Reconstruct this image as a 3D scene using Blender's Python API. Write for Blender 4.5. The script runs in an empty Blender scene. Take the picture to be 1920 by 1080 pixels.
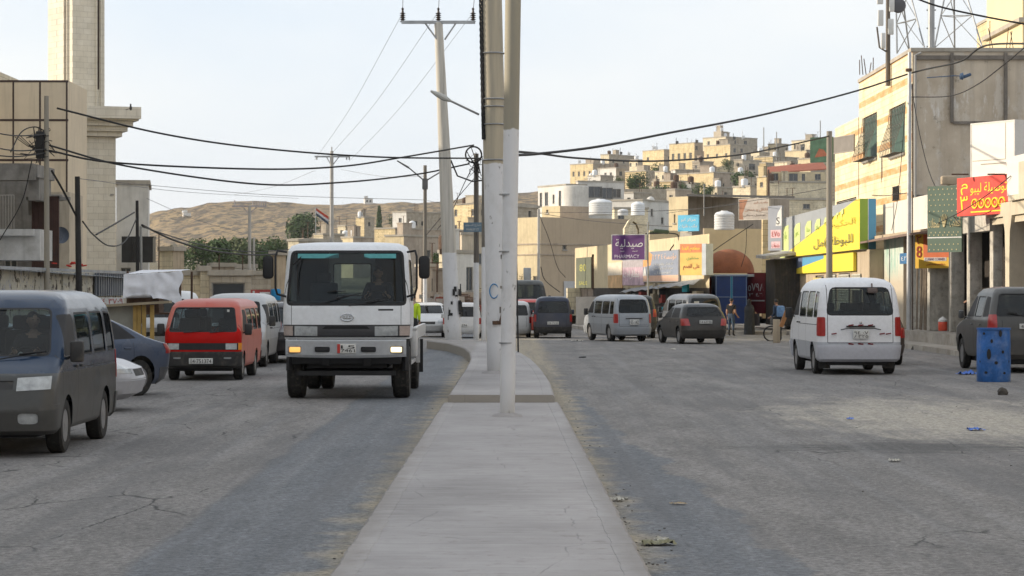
import bpy, bmesh, math, random, unicodedata
from math import sin, cos, pi, radians, atan2, sqrt, hypot
from mathutils import Vector, Matrix, noise
random.seed(7)
SC = bpy.context.scene
COL = SC.collection
F, CX, CY, H = 4533.3, 960.0, 540.0, 1.95

# ---------------- camera ----------------
cd = bpy.data.cameras.new("camera"); cam = bpy.data.objects.new("camera", cd); COL.objects.link(cam)
cam.location = (0, 0, H); cam.rotation_euler = (pi/2, 0, 0)
cd.lens = 85; cd.sensor_width = 36; cd.clip_start = .5; cd.clip_end = 6000
cd.dof.use_dof = True; cd.dof.focus_distance = 40; cd.dof.aperture_fstop = 9.0
SC.camera = cam
# ---------------- light ----------------
ELEV, PHI = radians(17), radians(9)
sdir = Vector((-cos(PHI)*cos(ELEV), sin(PHI)*cos(ELEV), sin(ELEV)))
world = bpy.data.worlds.new("World"); SC.world = world; world.use_nodes = True
nt = world.node_tree; nt.nodes.clear()
wo = nt.nodes.new('ShaderNodeOutputWorld'); bg = nt.nodes.new('ShaderNodeBackground')
sk = nt.nodes.new('ShaderNodeTexSky'); sk.sky_type = 'NISHITA'; sk.sun_disc = False
sk.sun_elevation = ELEV; sk.sun_rotation = radians(360-90)+PHI; sk.dust_density = 3; sk.air_density = 1
tc = nt.nodes.new('ShaderNodeTexCoord'); mp = nt.nodes.new('ShaderNodeMapping'); mp.inputs['Scale'].default_value = (1, 1, 2.2)
nz = nt.nodes.new('ShaderNodeTexNoise'); nz.inputs['Scale'].default_value = 3.2; nz.inputs['Detail'].default_value = 5
cr = nt.nodes.new('ShaderNodeValToRGB'); cr.color_ramp.elements[0].position = .34; cr.color_ramp.elements[1].position = .72
cr.color_ramp.elements[0].color = (4.85, 5.35, 5.95, 1); cr.color_ramp.elements[1].color = (6.5, 6.4, 6.2, 1)
mx = nt.nodes.new('ShaderNodeMix'); mx.data_type = 'RGBA'; mx.inputs[0].default_value = .86
nt.links.new(tc.outputs['Generated'], mp.inputs[0]); nt.links.new(mp.outputs[0], nz.inputs[0]); nt.links.new(nz.outputs[0], cr.inputs[0])
nt.links.new(sk.outputs[0], mx.inputs[6]); nt.links.new(cr.outputs[0], mx.inputs[7]); nt.links.new(mx.outputs[2], bg.inputs[0])
bg.inputs[1].default_value = .1; nt.links.new(bg.outputs[0], wo.inputs[0])
sd = bpy.data.lights.new("sun", 'SUN'); sun = bpy.data.objects.new("sun", sd); COL.objects.link(sun)
sd.energy = 2.9; sd.angle = radians(.9); sd.color = (1, .87, .69)
sun.rotation_euler = sdir.to_track_quat('Z', 'Y').to_euler(); sun.location = (-60, 20, 60)
SC.view_settings.view_transform = 'Standard'; SC.view_settings.look = 'None'; SC.view_settings.exposure = 0.86; SC.view_settings.gamma = 1
SC.cycles.use_denoising = True
SC.cycles.max_bounces = 6; SC.cycles.transparent_max_bounces = 12; SC.cycles.diffuse_bounces = 3

# ---------------- projection helpers ----------------
def gz(y):
    t = max(0, min(1, (y-75)/60.0)); return -.28*t*t*(3-2*t)
def W(px, py, Y): return Vector(((px-CX)/F*Y, Y, H+(CY-py)/F*Y))
def G(px, py, h=0):
    Y = 10.0
    for k in range(4000):
        if H+(CY-py)/F*Y <= gz(Y)+h: break
        Y += .1
    return Vector(((px-CX)/F*Y, Y, gz(Y)+h))

# ---------------- materials ----------------
def lin(c):
    if isinstance(c, str):
        c = [int(c[i:i+2], 16)/255 for i in (0, 2, 4)]
        c = [v/12.92 if v <= .04045 else ((v+.055)/1.055)**2.4 for v in c]
    return (c[0], c[1], c[2], 1)
class NT:
    def __init__(s, name):
        s.m = bpy.data.materials.new(name); s.m.use_nodes = True; s.t = s.m.node_tree; s.t.nodes.clear()
        s.out = s.t.nodes.new('ShaderNodeOutputMaterial'); s.co = s.t.nodes.new('ShaderNodeTexCoord').outputs['Object']
    def n(s, typ, ins={}, **at):
        nd = s.t.nodes.new('ShaderNode'+typ)
        for k, v in at.items(): setattr(nd, k, v)
        for k, v in ins.items():
            if isinstance(v, bpy.types.NodeSocket): s.t.links.new(v, nd.inputs[k])
            else: nd.inputs[k].default_value = v
        return nd
    def map(s, sc, src=None): return s.n('Mapping', {0: src or s.co, 'Scale': sc}).outputs[0]
    def noise(s, scale, detail=4, vec=None, rough=.55): return s.n('TexNoise', {'Vector': vec or s.co, 'Scale': scale, 'Detail': detail, 'Roughness': rough}).outputs[0]
    def ramp(s, fac, a, b, va=0., vb=1.):
        return s.n('MapRange', {0: fac, 1: a, 2: b, 3: va, 4: vb}).outputs[0]
    def math(s, op, a, b=0., c=0.): return s.n('Math', {0: a, 1: b, 2: c}, operation=op).outputs[0]
    def mix(s, f, a, b, bt='MIX'):
        nd = s.n('Mix', {0: f, 6: a, 7: b}, data_type='RGBA', blend_type=bt); return nd.outputs[2]
    def xyz(s, src=None):
        nd = s.n('SeparateXYZ', {0: src or s.co}); return nd.outputs
    def bsdf(s, col, rough=.8, metal=0., bump=None, bs=.3, bd=.02, coat=0., spec=.5, emis=None):
        p = s.n('BsdfPrincipled', {'Base Color': col, 'Roughness': rough, 'Metallic': metal, 'Coat Weight': coat, 'Specular IOR Level': spec})
        if bump is not None:
            b = s.n('Bump', {'Strength': bs, 'Distance': bd, 'Height': bump}); s.t.links.new(b.outputs[0], p.inputs['Normal'])
        if emis: p.inputs['Emission Color'].default_value = emis[0]; p.inputs['Emission Strength'].default_value = emis[1]
        s.t.links.new(p.outputs[0], s.out.inputs[0]); return p
MC = {}
def mat(name, col, rough=.75, metal=0., var=.25, sc=2., bump=.0, bsc=25., streak=0., coat=0., dirt=0., dcol='6b5f52', spec=.4):
    """general weathered surface: colour drift, vertical streaks, patches of dirt, fine bump"""
    if name in MC: return MC[name]
    t = NT(name); c = lin(col)
    n1 = t.noise(sc, 5); n2 = t.noise(sc*9, 3)
    v = t.math('ADD', t.math('MULTIPLY', n1, .7), t.math('MULTIPLY', n2, .3))
    f = t.ramp(v, .3, .7, 1-var, 1+var*.6)
    cc = t.mix(1., c, t.n('CombineColor', {0: f, 1: f, 2: f}).outputs[0], 'MULTIPLY')
    if streak:
        s_ = t.noise(1., 4, t.map((5, 5, .35))); cc = t.mix(t.ramp(s_, .5, .75, 0., streak), cc, lin('4a443c'))
    if dirt:
        d = t.noise(sc*1.7, 6, None, .65); cc = t.mix(t.ramp(d, .5, .68, 0., dirt), cc, lin(dcol))
    b = t.noise(bsc, 4) if bump else None
    t.bsdf(cc, rough, metal, b, bump, .03, coat, spec)
    MC[name] = t.m; return t.m
def paint(name, col, rough=.3, dust=.35, metal=0., dcol='8d8478', spec=.28):
    """vehicle paint with road dust settling low on the panels"""
    if name in MC: return MC[name]
    t = NT(name); z = t.xyz()[2]
    nn = t.noise(2.2, 6, None, .6); n2 = t.noise(14, 3)
    low = t.ramp(z, 1.15, .25, 0., 1.)
    f = t.math('MULTIPLY', t.ramp(t.math('ADD', t.math('MULTIPLY', low, .55), nn), .42, .95), dust*.62)
    f = t.math('MINIMUM', f, .85)
    cc = t.mix(f, lin(col), lin(dcol)); cc = t.mix(t.ramp(n2, .3, .7, 0., .10), cc, lin('3a3733'))
    p = t.bsdf(cc, t.ramp(f, 0, .8, rough, .75), metal, None, coat=.12 if spec > .2 else 0., spec=spec)
    MC[name] = t.m; return t.m
def glass(name='vehicle_glass', tint=(.42, .49, .50), base=.0, dusty=.03):
    if name in MC: return MC[name]
    t = NT(name)
    tr = t.n('BsdfTransparent', {0: (*tint, 1)}); gl = t.n('BsdfGlossy', {0: (.9, .93, .95, 1), 1: .04}); df = t.n('BsdfDiffuse', {0: lin('8f8a82')})
    fr = t.n('Fresnel', {0: 1.5}).outputs[0]; fr = t.math('MINIMUM', t.math('ADD', t.math('MULTIPLY', fr, .62), base), .9)
    m1 = t.n('MixShader', {0: fr, 1: tr.outputs[0], 2: gl.outputs[0]})
    m2 = t.n('MixShader', {0: t.ramp(t.noise(3, 5), .35, .8, .006, dusty), 1: m1.outputs[0], 2: df.outputs[0]})
    t.t.links.new(m2.outputs[0], t.out.inputs[0]); MC[name] = t.m; return t.m
def lamp_m(name, col, k):
    if name in MC: return MC[name]
    t = NT(name); t.bsdf(lin(col), .2, emis=(lin(col), k)); MC[name] = t.m; return t.m

def stone(name, c1, c2, mortar, w=.5, h=.25, var=.2, streak=.25, axis='x', dirt=.3, bump=.4):
    if name in MC: return MC[name]
    t = NT(name); o = t.xyz(); u = t.math('ADD', o[0], o[1])
    vec = t.n('CombineXYZ', {0: u, 1: o[2], 2: 0.}).outputs[0]
    br = t.n('TexBrick', {'Vector': vec, 'Color1': lin(c1), 'Color2': lin(c2), 'Mortar': lin(mortar), 'Scale': 1., 'Mortar Size': .012, 'Brick Width': w, 'Row Height': h, 'Bias': 0.})
    v = t.ramp(t.noise(1.1, 6), .3, .7, 1-var, 1+var*.5)
    cc = t.mix(1., br.outputs[0], t.n('CombineColor', {0: v, 1: v, 2: v}).outputs[0], 'MULTIPLY')
    s_ = t.noise(1., 4, t.map((4, 4, .3))); cc = t.mix(t.ramp(s_, .5, .75, 0., streak), cc, lin('5a5146'))
    cc = t.mix(t.ramp(t.noise(2.3, 6, None, .65), .52, .7, 0., dirt), cc, lin('7b6c58'))
    t.bsdf(cc, .85, 0, t.math('SUBTRACT', t.noise(20, 3), t.math('MULTIPLY', br.outputs[1], 1.5)), bump, .02); MC[name] = t.m; return t.m

# ---------------- mesh helpers ----------------
def tag(o, label=None, cat=None, group=None, kind=None):
    if label: o['label'] = label
    if cat: o['category'] = cat
    if group: o['group'] = group
    if kind: o['kind'] = kind
    return o
def link(name, me, parent=None):
    o = bpy.data.objects.new(name, me); COL.objects.link(o)
    if parent is not None: o.parent = parent
    return o
def empty(name, loc, rz=0):
    o = bpy.data.objects.new(name, None); COL.objects.link(o); o.location = loc; o.rotation_euler = (0, 0, rz); o.empty_display_size = .3
    return o
class MB:
    """collects shapes of ONE mesh; materials by slot"""
    def __init__(s): s.bm = bmesh.new(); s.mi = 0; s.T = None
    def _f(s, vs, mi=None, smooth=False):
        try: f = s.bm.faces.new(vs)
        except ValueError: return None
        f.material_index = s.mi if mi is None else mi; f.smooth = smooth; return f
    def v(s, p):
        p = Vector(p)
        return s.bm.verts.new(s.T @ p if s.T else p)
    def poly(s, pts, mi=None): s._f([s.v(p) for p in pts], mi); return s
    def box(s, a, b, mi=None, bev=0):
        x0, y0, z0 = a; x1, y1, z1 = b
        V = [s.v((x, y, z)) for z in (z0, z1) for (x, y) in ((x0, y0), (x1, y0), (x1, y1), (x0, y1))]
        fs = [s._f([V[i] for i in q], mi) for q in ((3, 2, 1, 0), (4, 5, 6, 7), (0, 1, 5, 4), (1, 2, 6, 5), (2, 3, 7, 6), (3, 0, 4, 7))]
        if bev:
            es = list({e for f in fs for e in f.edges})
            r = bmesh.ops.bevel(s.bm, geom=es, offset=bev, segments=2, profile=.5, affect='EDGES')
            for f in r['faces']: f.material_index = s.mi if mi is None else mi
        return s
    def cbox(s, c, sz, mi=None, bev=0, rz=0, rx=0, ry=0):
        T0 = s.T; M = Matrix.Translation(c) @ Matrix.Rotation(rz, 4, 'Z') @ Matrix.Rotation(ry, 4, 'Y') @ Matrix.Rotation(rx, 4, 'X')
        s.T = (T0 @ M) if T0 else M
        s.box([-k/2 for k in sz], [k/2 for k in sz], mi, bev); s.T = T0; return s
    def prism(s, pts, d, mi=None):
        """closed polygon pts extruded by vector d"""
        d = Vector(d); A = [s.v(p) for p in pts]; B = [s.v(Vector(p)+d) for p in pts]; n = len(pts)
        s._f(A[::-1], mi); s._f(B, mi)
        for i in range(n): s._f([A[i], A[(i+1) % n], B[(i+1) % n], B[i]], mi)
        return s
    def tube(s, pts, r, seg=8, mi=None, cap=True, smooth=True):
        pts = [Vector(p) for p in pts]; n = len(pts); rings = []
        rr = r if isinstance(r, (list, tuple)) else [r]*n
        up0 = Vector((0, 0, 1)); prev = None
        for i, p in enumerate(pts):
            t = (pts[min(i+1, n-1)]-pts[max(i-1, 0)]).normalized()
            if prev is None:
                a = up0 if abs(t.z) < .9 else Vector((1, 0, 0)); u = t.cross(a).normalized()
            else: u = (prev-t*prev.dot(t)).normalized()
            prev = u; w = t.cross(u)
            rings.append([s.v(p+(u*cos(2*pi*k/seg)+w*sin(2*pi*k/seg))*rr[i]) for k in range(seg)])
        for i in range(n-1):
            for k in range(seg): s._f([rings[i][k], rings[i][(k+1) % seg], rings[i+1][(k+1) % seg], rings[i+1][k]], mi, smooth)
        if cap: s._f(rings[0][::-1], mi); s._f(rings[-1], mi)
        return s
    def lathe(s, prof, c=(0, 0, 0), axis='z', seg=20, mi=None, smooth=True):
        rings = []
        for (r, h) in prof:
            ring = []
            for k in range(seg):
                a = 2*pi*k/seg; x, y = r*cos(a), r*sin(a)
                p = (x, y, h) if axis == 'z' else ((h, x, y) if axis == 'x' else (x, h, y))
                ring.append(s.v(Vector(c)+Vector(p)))
            rings.append(ring)
        for i in range(len(rings)-1):
            m_ = mi[i] if isinstance(mi, list) else mi
            for k in range(seg): s._f([rings[i][k], rings[i][(k+1) % seg], rings[i+1][(k+1) % seg], rings[i+1][k]], m_, smooth)
        if prof[0][0] > .001: s._f(rings[0][::-1], mi[0] if isinstance(mi, list) else mi)
        if prof[-1][0] > .001: s._f(rings[-1], mi[-1] if isinstance(mi, list) else mi)
        return s
    def build(s, name, mats, parent=None, sharp=35, norm=True):
        if norm: bmesh.ops.recalc_face_normals(s.bm, faces=s.bm.faces)
        me = bpy.data.meshes.new(name); s.bm.to_mesh(me); s.bm.free()
        for m in (mats if isinstance(mats, (list, tuple)) else [mats]): me.materials.append(m)
        if sharp: me.set_sharp_from_angle(angle=radians(sharp))
        return link(name, me, parent)

# ---------------- arabic shaping ----------------
AR = {}
for cp in range(0xFE80, 0xFEFD):
    d = unicodedata.decomposition(chr(cp)).split()
    if len(d) >= 2: AR.setdefault(''.join(chr(int(x, 16)) for x in d[1:]), {})[d[0][1:-1]] = chr(cp)
def arabic(s):
    out = []; s = s.replace('لا', '\u0001'); key = lambda c: 'لا' if c == '\u0001' else c
    for i, c in enumerate(s):
        k = key(c)
        if k not in AR: out.append(c); continue
        def joins_next(ch): return key(ch) in AR and 'initial' in AR[key(ch)]
        p = i > 0 and joins_next(s[i-1]); n = i < len(s)-1 and key(s[i+1]) in AR and 'initial' in AR[k]
        f = 'medial' if p and n else 'final' if p else 'initial' if n else 'isolated'
        out.append(AR[k].get(f) or AR[k].get('isolated'))
    return ''.join(out[::-1])
def text_mesh(body, res=3):
    c = bpy.data.curves.new("lettering", "FONT"); c.resolution_u = res; c.extrude = .004
    if any('\u0600' <= ch <= '\u06ff' for ch in body): body = arabic(body)
    c.body = body; o = bpy.data.objects.new("tmp", c); COL.objects.link(o)
    dg = bpy.context.evaluated_depsgraph_get(); dg.update(); me = bpy.data.meshes.new_from_object(o.evaluated_get(dg))
    bpy.data.objects.remove(o); bpy.data.curves.remove(c); return me
def text2d(parent, body, u0, v0, u1, v1, m, y=-.006, name='lettering', bold=0, flip=False, th=.004):
    """lettering fitted into the rectangle u0..u1 x v0..v1 of the parent's local xz plane, facing -y"""
    me = text_mesh(body); xs = [v.co.x for v in me.vertices]; ys = [v.co.y for v in me.vertices]; zs = [v.co.z for v in me.vertices]
    if not xs: return None
    ax, bx, ay, by = min(xs), max(xs), min(ys), max(ys); zr = (max(zs)-min(zs)) or 1
    for v in me.vertices:
        a = (v.co.x-ax)/(bx-ax); b = (v.co.y-ay)/((by-ay) or 1); c = (v.co.z-min(zs))/zr
        uu = u0+a*(u1-u0)
        v.co = (-uu if flip else uu, (-y+c*th) if flip else (y-c*th), v0+b*(v1-v0))
    me.materials.clear(); me.materials.append(m); return link(name, me, parent)
class Board:
    """flat sign: local x along its width, z up, front faces -y"""
    def __init__(s, name, label, L, R, h, th, m, cat='sign', group=None, frame=None, fw=.04, panel='panel'):
        L = Vector(L); R = Vector(R); d = R-L; s.w = hypot(d.x, d.y); s.h = h
        s.root = empty(name, L, atan2(d.y, d.x)); tag(s.root, label, cat, group)
        MB().box((0, 0, 0), (s.w, th, h)).build(panel, m, s.root)
        s.n = 0
        if frame:
            f = MB(); w = s.w
            f.box((-fw, -.012, -fw), (w+fw, th, 0)).box((-fw, -.012, h), (w+fw, th, h+fw)).box((-fw, -.012, 0), (0, th, h)).box((w, -.012, 0), (w+fw, th, h))
            f.build('frame', frame, s.root)
    def poly(s, pts, m, name='colour_field'):
        s.n += 1; o = -.003*s.n
        MB().prism([(u*s.w, o, v*s.h) for u, v in pts], (0, .0025, 0)).build(name, m, s.root); return s
    def rect(s, a, b, c, d, m, name='colour_field'): return s.poly([(a, b), (c, b), (c, d), (a, d)], m, name)
    def text(s, t, a, b, c, d, m):
        s.n += 1; text2d(s.root, t, a*s.w, b*s.h, c*s.w, d*s.h, m, -.003*s.n); return s
# ---------------- common materials ----------------
BLK = mat('black_rubber', (.018, .018, .02), .65, var=.3, sc=8)
DUSTBLK = mat('dusty_black_plastic', (.035, .034, .034), .6, var=.3, sc=4, dirt=.35, dcol='6f675d')
TYRE = mat('tyre_rubber', (.022, .021, .02), .85, var=.3, sc=9, dirt=.5, dcol='5b544b')
RIM = mat('wheel_rim_metal', (.32, .32, .33), .42, metal=.6, var=.3, sc=9, dirt=.4)
CHROME = mat('bright_metal', (.55, .56, .58), .25, metal=1., var=.1)
SEATM = mat('seat_cloth', (.09, .09, .10), .9, var=.3)
INT = mat('cabin_trim', (.035, .037, .04), .8, var=.2)
LENS = mat('headlamp_lens', (.42, .44, .45), .12, var=.35, sc=14, spec=.8)
REDL = mat('tail_lamp_red', (.36, .012, .010), .3, var=.3, sc=12, spec=.8)
AMBER = mat('amber_lens', (.75, .28, .03), .2, var=.2, sc=12)
PLATE = mat('plate_white', (.62, .62, .60), .5, var=.15, sc=8, dirt=.25)
PLATEBLK = mat('plate_black_ink', (.02, .02, .02), .6, var=.1)
GL = glass(); GLD = glass('dark_glass', (.07, .085, .09), .01, .04)

def convex_shrink(P, d):
    n = len(P); out = []
    for i in range(n):
        a, b, c = Vector(P[i-1]), Vector(P[i]), Vector(P[(i+1) % n])
        e1 = (b-a).normalized(); e2 = (c-b).normalized(); n1 = Vector((-e1.y, e1.x)); n2 = Vector((-e2.y, e2.x))
        k = 1+n1.dot(n2); out.append(b+(n1+n2)*(d/max(k, .3)))
    return out
def rounded(P, r, seg=3):
    P = [Vector(p) for p in P]; A = sum(P[i].x*P[(i+1) % len(P)].y-P[(i+1) % len(P)].x*P[i].y for i in range(len(P)))
    if A < 0: P = P[::-1]
    out = []; n = len(P)
    for i in range(n):
        a, b, c = P[i-1], P[i], P[(i+1) % n]
        rr = min(r, (a-b).length*.45, (c-b).length*.45); p0 = b+(a-b).normalized()*rr; p1 = b+(c-b).normalized()*rr
        for k in range(seg+1):
            t = k/seg; out.append(p0*(1-t)**2+b*2*t*(1-t)+p1*t*t)
    return out
class Shell:
    """lofted vehicle body (front towards -y); panels, windows and lamps are cut out of the same surface"""
    def __init__(s, secs, bulge=.10, rb=.05, nF=14, nS=30, nC=6, sx=1, sz=1):
        s.bm = bmesh.new(); s.tl = s.bm.faces.layers.int.new('tag'); rings = []; s.names = {}; s.nt = 1
        dense = []
        for i in range(len(secs)-1):
            a, b = secs[i], secs[i+1]; m = max(1, int((b[0]-a[0])/.09))
            for k in range(m): dense.append([a[j]+(b[j]-a[j])*k/m for j in range(5)])
        dense.append(list(secs[-1]))
        for (z, yf, yr, hw, r) in dense:
            pts = []
            def side(x0, y0, x1, y1, n):
                for k in range(n): t = k/n; pts.append((x0+(x1-x0)*t, y0+(y1-y0)*t))
            def arc(cx, cy, a0):
                for k in range(nC): a = a0+(pi/2)*k/nC; pts.append((cx+r*cos(a), cy+r*sin(a)))
            side(-hw+r, yf, hw-r, yf, nF); arc(hw-r, yf+r, -pi/2); side(hw, yf+r, hw, yr-r, nS); arc(hw-r, yr-r, 0)
            side(hw-r, yr, -hw+r, yr, nF); arc(-hw+r, yr-r, pi/2); side(-hw, yr-r, -hw, yf+r, nS); arc(-hw+r, yf+r, pi)
            ym = (yf+yr)/2; ring = []
            for (x, y) in pts:
                q = (x/max(hw, .01))**2
                y2 = y+bulge*q*(1 if y < ym else 0)*max(0, min(1, (ym-y)/.8)) - rb*q*(1 if y > ym else 0)*max(0, min(1, (y-ym)/.8))
                ring.append(s.bm.verts.new((x*sx, y2, z*sz)))
            rings.append(ring)
        n = len(rings[0])
        for i in range(len(rings)-1):
            for k in range(n):
                f = s.bm.faces.new((rings[i][k], rings[i][(k+1) % n], rings[i+1][(k+1) % n], rings[i+1][k])); f.smooth = True
        f = s.bm.faces.new(rings[-1]); f.smooth = True
        s.sx, s.sz = sx, sz; s.bm.normal_update()
        s.ymid = (secs[0][1]+secs[0][2])/2
    def _cands(s, view, thr, allow, xmin):
        out = []
        for f in s.bm.faces:
            if f[s.tl] not in allow: continue
            n = f.normal
            ok = (abs(n.x) > thr if view == 'S' else n.y < -thr if view == 'F' else n.y > thr if view == 'R' else n.z > thr if view == 'T' else True)
            if ok and view == 'F' and f.calc_center_median().y > s.ymid: ok = False
            if ok: out.append(f)
        return out
    def cut(s, view, poly, name, allow=('body',), thr=.35, planes=None):
        """mark the faces inside convex poly (side: y,z  front/rear: x,z) as panel `name`"""
        if name not in s.names: s.names[name] = s.nt; s.nt += 1
        al = {0 if a == 'body' else s.names[a] for a in allow if a == 'body' or a in s.names}
        c = s._cands(view, thr, al, 0); pl = []
        if poly is not None:
            P = [Vector((p[0]*(1 if view == 'S' else s.sx), p[1]*s.sz)) for p in poly]
            A = sum(P[i].x*P[(i+1) % len(P)].y-P[(i+1) % len(P)].x*P[i].y for i in range(len(P)))
            if A < 0: P = P[::-1]
            for i in range(len(P)):
                a, b = P[i], P[(i+1) % len(P)]; e = b-a
                if e.length < 1e-5: continue
                nn = Vector((e.y, -e.x)).normalized()
                co, no = ((0, a.x, a.y), (0, nn.x, nn.y)) if view == 'S' else ((a.x, 0, a.y), (nn.x, 0, nn.y))
                pl.append((Vector(co), Vector(no)))
        for p in planes or []: pl.append((Vector(p[0]), Vector(p[1]).normalized()))
        for co, no in pl:
            if not c: break
            g = set(c); es = {e for f in c for e in f.edges}; vs = {v for f in c for v in f.verts}
            r = bmesh.ops.bisect_plane(s.bm, geom=list(g)+list(es)+list(vs), dist=1e-5, plane_co=co, plane_no=no)
            nf = {x for x in r['geom'] if isinstance(x, bmesh.types.BMFace)} | {f for f in g if f.is_valid}
            c = [f for f in nf if (f.calc_center_median()-co).dot(no) < 0]
        for f in c: f[s.tl] = s.names[name]
        return s
    def window(s, view, poly, name, r=.05, seal=.022, thr=.35, allow=('body',)):
        R = rounded(poly, r); s.cut(view, R, 'seal', allow, thr); s.cut(view, convex_shrink(R, seal), name, ('seal',), thr)
        return s
    def band(s, name, zlo=None, zhi=None, ylo=None, yhi=None, allow=('body',), view='A'):
        pl = []
        if zlo is not None: pl.append(((0, 0, zlo*s.sz), (0, 0, -1)))
        if zhi is not None: pl.append(((0, 0, zhi*s.sz), (0, 0, 1)))
        if ylo is not None: pl.append(((0, ylo, 0), (0, -1, 0)))
        if yhi is not None: pl.append(((0, yhi, 0), (0, 1, 0)))
        return s.cut(view, None, name, allow, .35, pl)
    def arch(s, y, r, zc): return s.cut('S', [(y+r*cos(a*pi/10), zc+r*sin(a*pi/10)/s.sz) for a in range(20)], 'HOLE', ('body', 'low', 'bumper'), .3)
    def finish(s, parent, body_m, low_m, parts):
        """parts: {tag: (part_name, material, offset, thickness)}; tags 'seal','gap','low' stay in the body as materials"""
        s.bm.normal_update(); inv = {v: k for k, v in s.names.items()}; idx = {'seal': 1, 'gap': 1, 'low': 2}
        dele = []
        for nm, (pn, m, off, th) in parts.items():
            if nm not in s.names: continue
            fs = [f for f in s.bm.faces if f[s.tl] == s.names[nm]]
            # one mesh per connected island
            todo = set(fs)
            while todo:
                st = [todo.pop()]; isl = list(st)
                while st:
                    f = st.pop()
                    for e in f.edges:
                        for g in e.link_faces:
                            if g in todo: todo.remove(g); st.append(g); isl.append(g)
                nb = bmesh.new(); vm = {}
                for f in isl:
                    for v in f.verts:
                        if v not in vm: vm[v] = nb.verts.new(v.co+v.normal*off)
                for f in isl:
                    g = nb.faces.new([vm[v] for v in f.verts]); g.smooth = True
                if th:
                    inv_ = {w: v for v, w in vm.items()}; inn = {}
                    for e in [e for e in nb.edges if e.is_boundary]:
                        a, b = e.verts
                        for w in (a, b):
                            if w not in inn: v = inv_[w]; inn[w] = nb.verts.new(v.co+v.normal*(off-abs(th)))
                        nb.faces.new((b, a, inn[a], inn[b]))
                me = bpy.data.meshes.new(pn); nb.to_mesh(me); nb.free(); me.materials.append(m); me.set_sharp_from_angle(angle=radians(40)); link(pn, me, parent)
            dele += fs
        dele += [f for f in s.bm.faces if inv.get(f[s.tl]) == 'HOLE']
        for f in s.bm.faces: f.material_index = idx.get(inv.get(f[s.tl], ''), 0)
        bmesh.ops.delete(s.bm, geom=dele, context='FACES')
        s.bm.faces.layers.int.remove(s.tl)
        me = bpy.data.meshes.new('body'); s.bm.to_mesh(me); s.bm.free()
        for m in (body_m, BLK, low_m): me.materials.append(m)
        me.set_sharp_from_angle(angle=radians(40)); return link('body', me, parent)

def wheel(parent, x, y, r, w, rim=RIM, steer=0, spokes=5):
    """tyre with a dished, slotted rim as its sub-part; x is the outer face"""
    sg = 1 if x > 0 else -1; hub = x-sg*w/2; h = w/2
    pr = [(r*.60, -h*.9), (r*.72, -h), (r*.93, -h*.96), (r, -h*.68), (r*1.0, h*.68), (r*.93, h*.96), (r*.72, h), (r*.60, h*.9), (r*.58, h*.3)]
    pr = [(a_, b_*sg) for a_, b_ in pr]
    o = MB().lathe(pr, axis='x', seg=28).build('wheel', TYRE, parent); o.location = (hub, y, r); o.rotation_euler = (0, 0, steer)
    b = MB(); q = sg
    b.lathe([(r*.60, q*h*.85), (r*.56, q*h*.80), (r*.54, q*h*.45), (r*.30, q*h*.62), (r*.17, q*h*.85), (r*.02, q*h*.88)], axis='x', seg=28)
    for k in range(spokes):
        a = 2*pi*k/spokes; b.mi = 1
        b.cbox((q*h*.56, cos(a+.3)*r*.42, sin(a+.3)*r*.42), (h*.12, r*.11, r*.16), rx=a+.3)
    b.build('rim', [rim, BLK], o); return o
def seats(parent, y, z, xs, w=.46):
    for x in xs:
        MB().cbox((x, y, z), (w, .46, .16), bev=.04).cbox((x, y+.26, z+.34), (w, .14, .62), bev=.05, rx=-.15).cbox((x, y+.33, z+.74), (.26, .1, .18), bev=.04).build('seat', SEATM, parent)
def plate(parent, x, y, z, rear, lines, w=.42, h=.13, red=False):
    o = MB().box((-w/2, -.008, -h/2), (w/2, .008, h/2), bev=.004).build('licence_plate', PLATE, parent)
    o.location = (x, y, z); o.rotation_euler = (0, 0, pi if rear else 0)
    if red: MB().box((-w/2+.004, -.0095, -h/2+.004), (-w/2+w*.17, -.0085, h/2-.004)).build('side_strip', mat('plate_red', (.5, .04, .03), .5, var=.3, sc=30), o)
    n = len(lines)
    for i, t in enumerate(lines):
        lo = .5-.38+(n-1-i)*.76/n; hi = lo+.76/n-.04
        text2d(o, t, -w*.42+(w*.13 if red else 0), (lo-.5)*h, w*.44, (hi-.5)*h, PLATEBLK, -.0095, th=.002)
def mirror(parent, x, y, z, s=1., m=DUSTBLK):
    sg = 1 if x > 0 else -1
    MB().tube([(x-sg*.16, y+.05, z-.1), (x-sg*.05, y, z-.05)], .018, 6).cbox((x, y, z), (.14*s, .09, .22*s), bev=.03).build('wing_mirror', m, parent)
def wiper(parent, a, b, lift=.02):
    a = Vector(a); b = Vector(b); m = (a+b)/2+Vector((0, -lift, 0))
    MB().tube([a, m, b], .008, 5).tube([b+(a-b)*.45+Vector((0, -lift, .02)), b+(b-a)*.1+Vector((0, 0, .0))], .011, 5).build('wiper', BLK, parent)
def door_gaps(S, ys, z0, z1):
    for y in ys: S.cut('S', [(y-.006, z0), (y+.006, z0), (y+.006, z1), (y-.006, z1)], 'gap', ('body', 'low'), .4)
def under(parent, y0, y1, hw, z0=.2, z1=.5):
    MB().box((-hw, y0, z0), (hw, y1, z1), bev=.03).build('underbody', BLK, parent)
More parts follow.
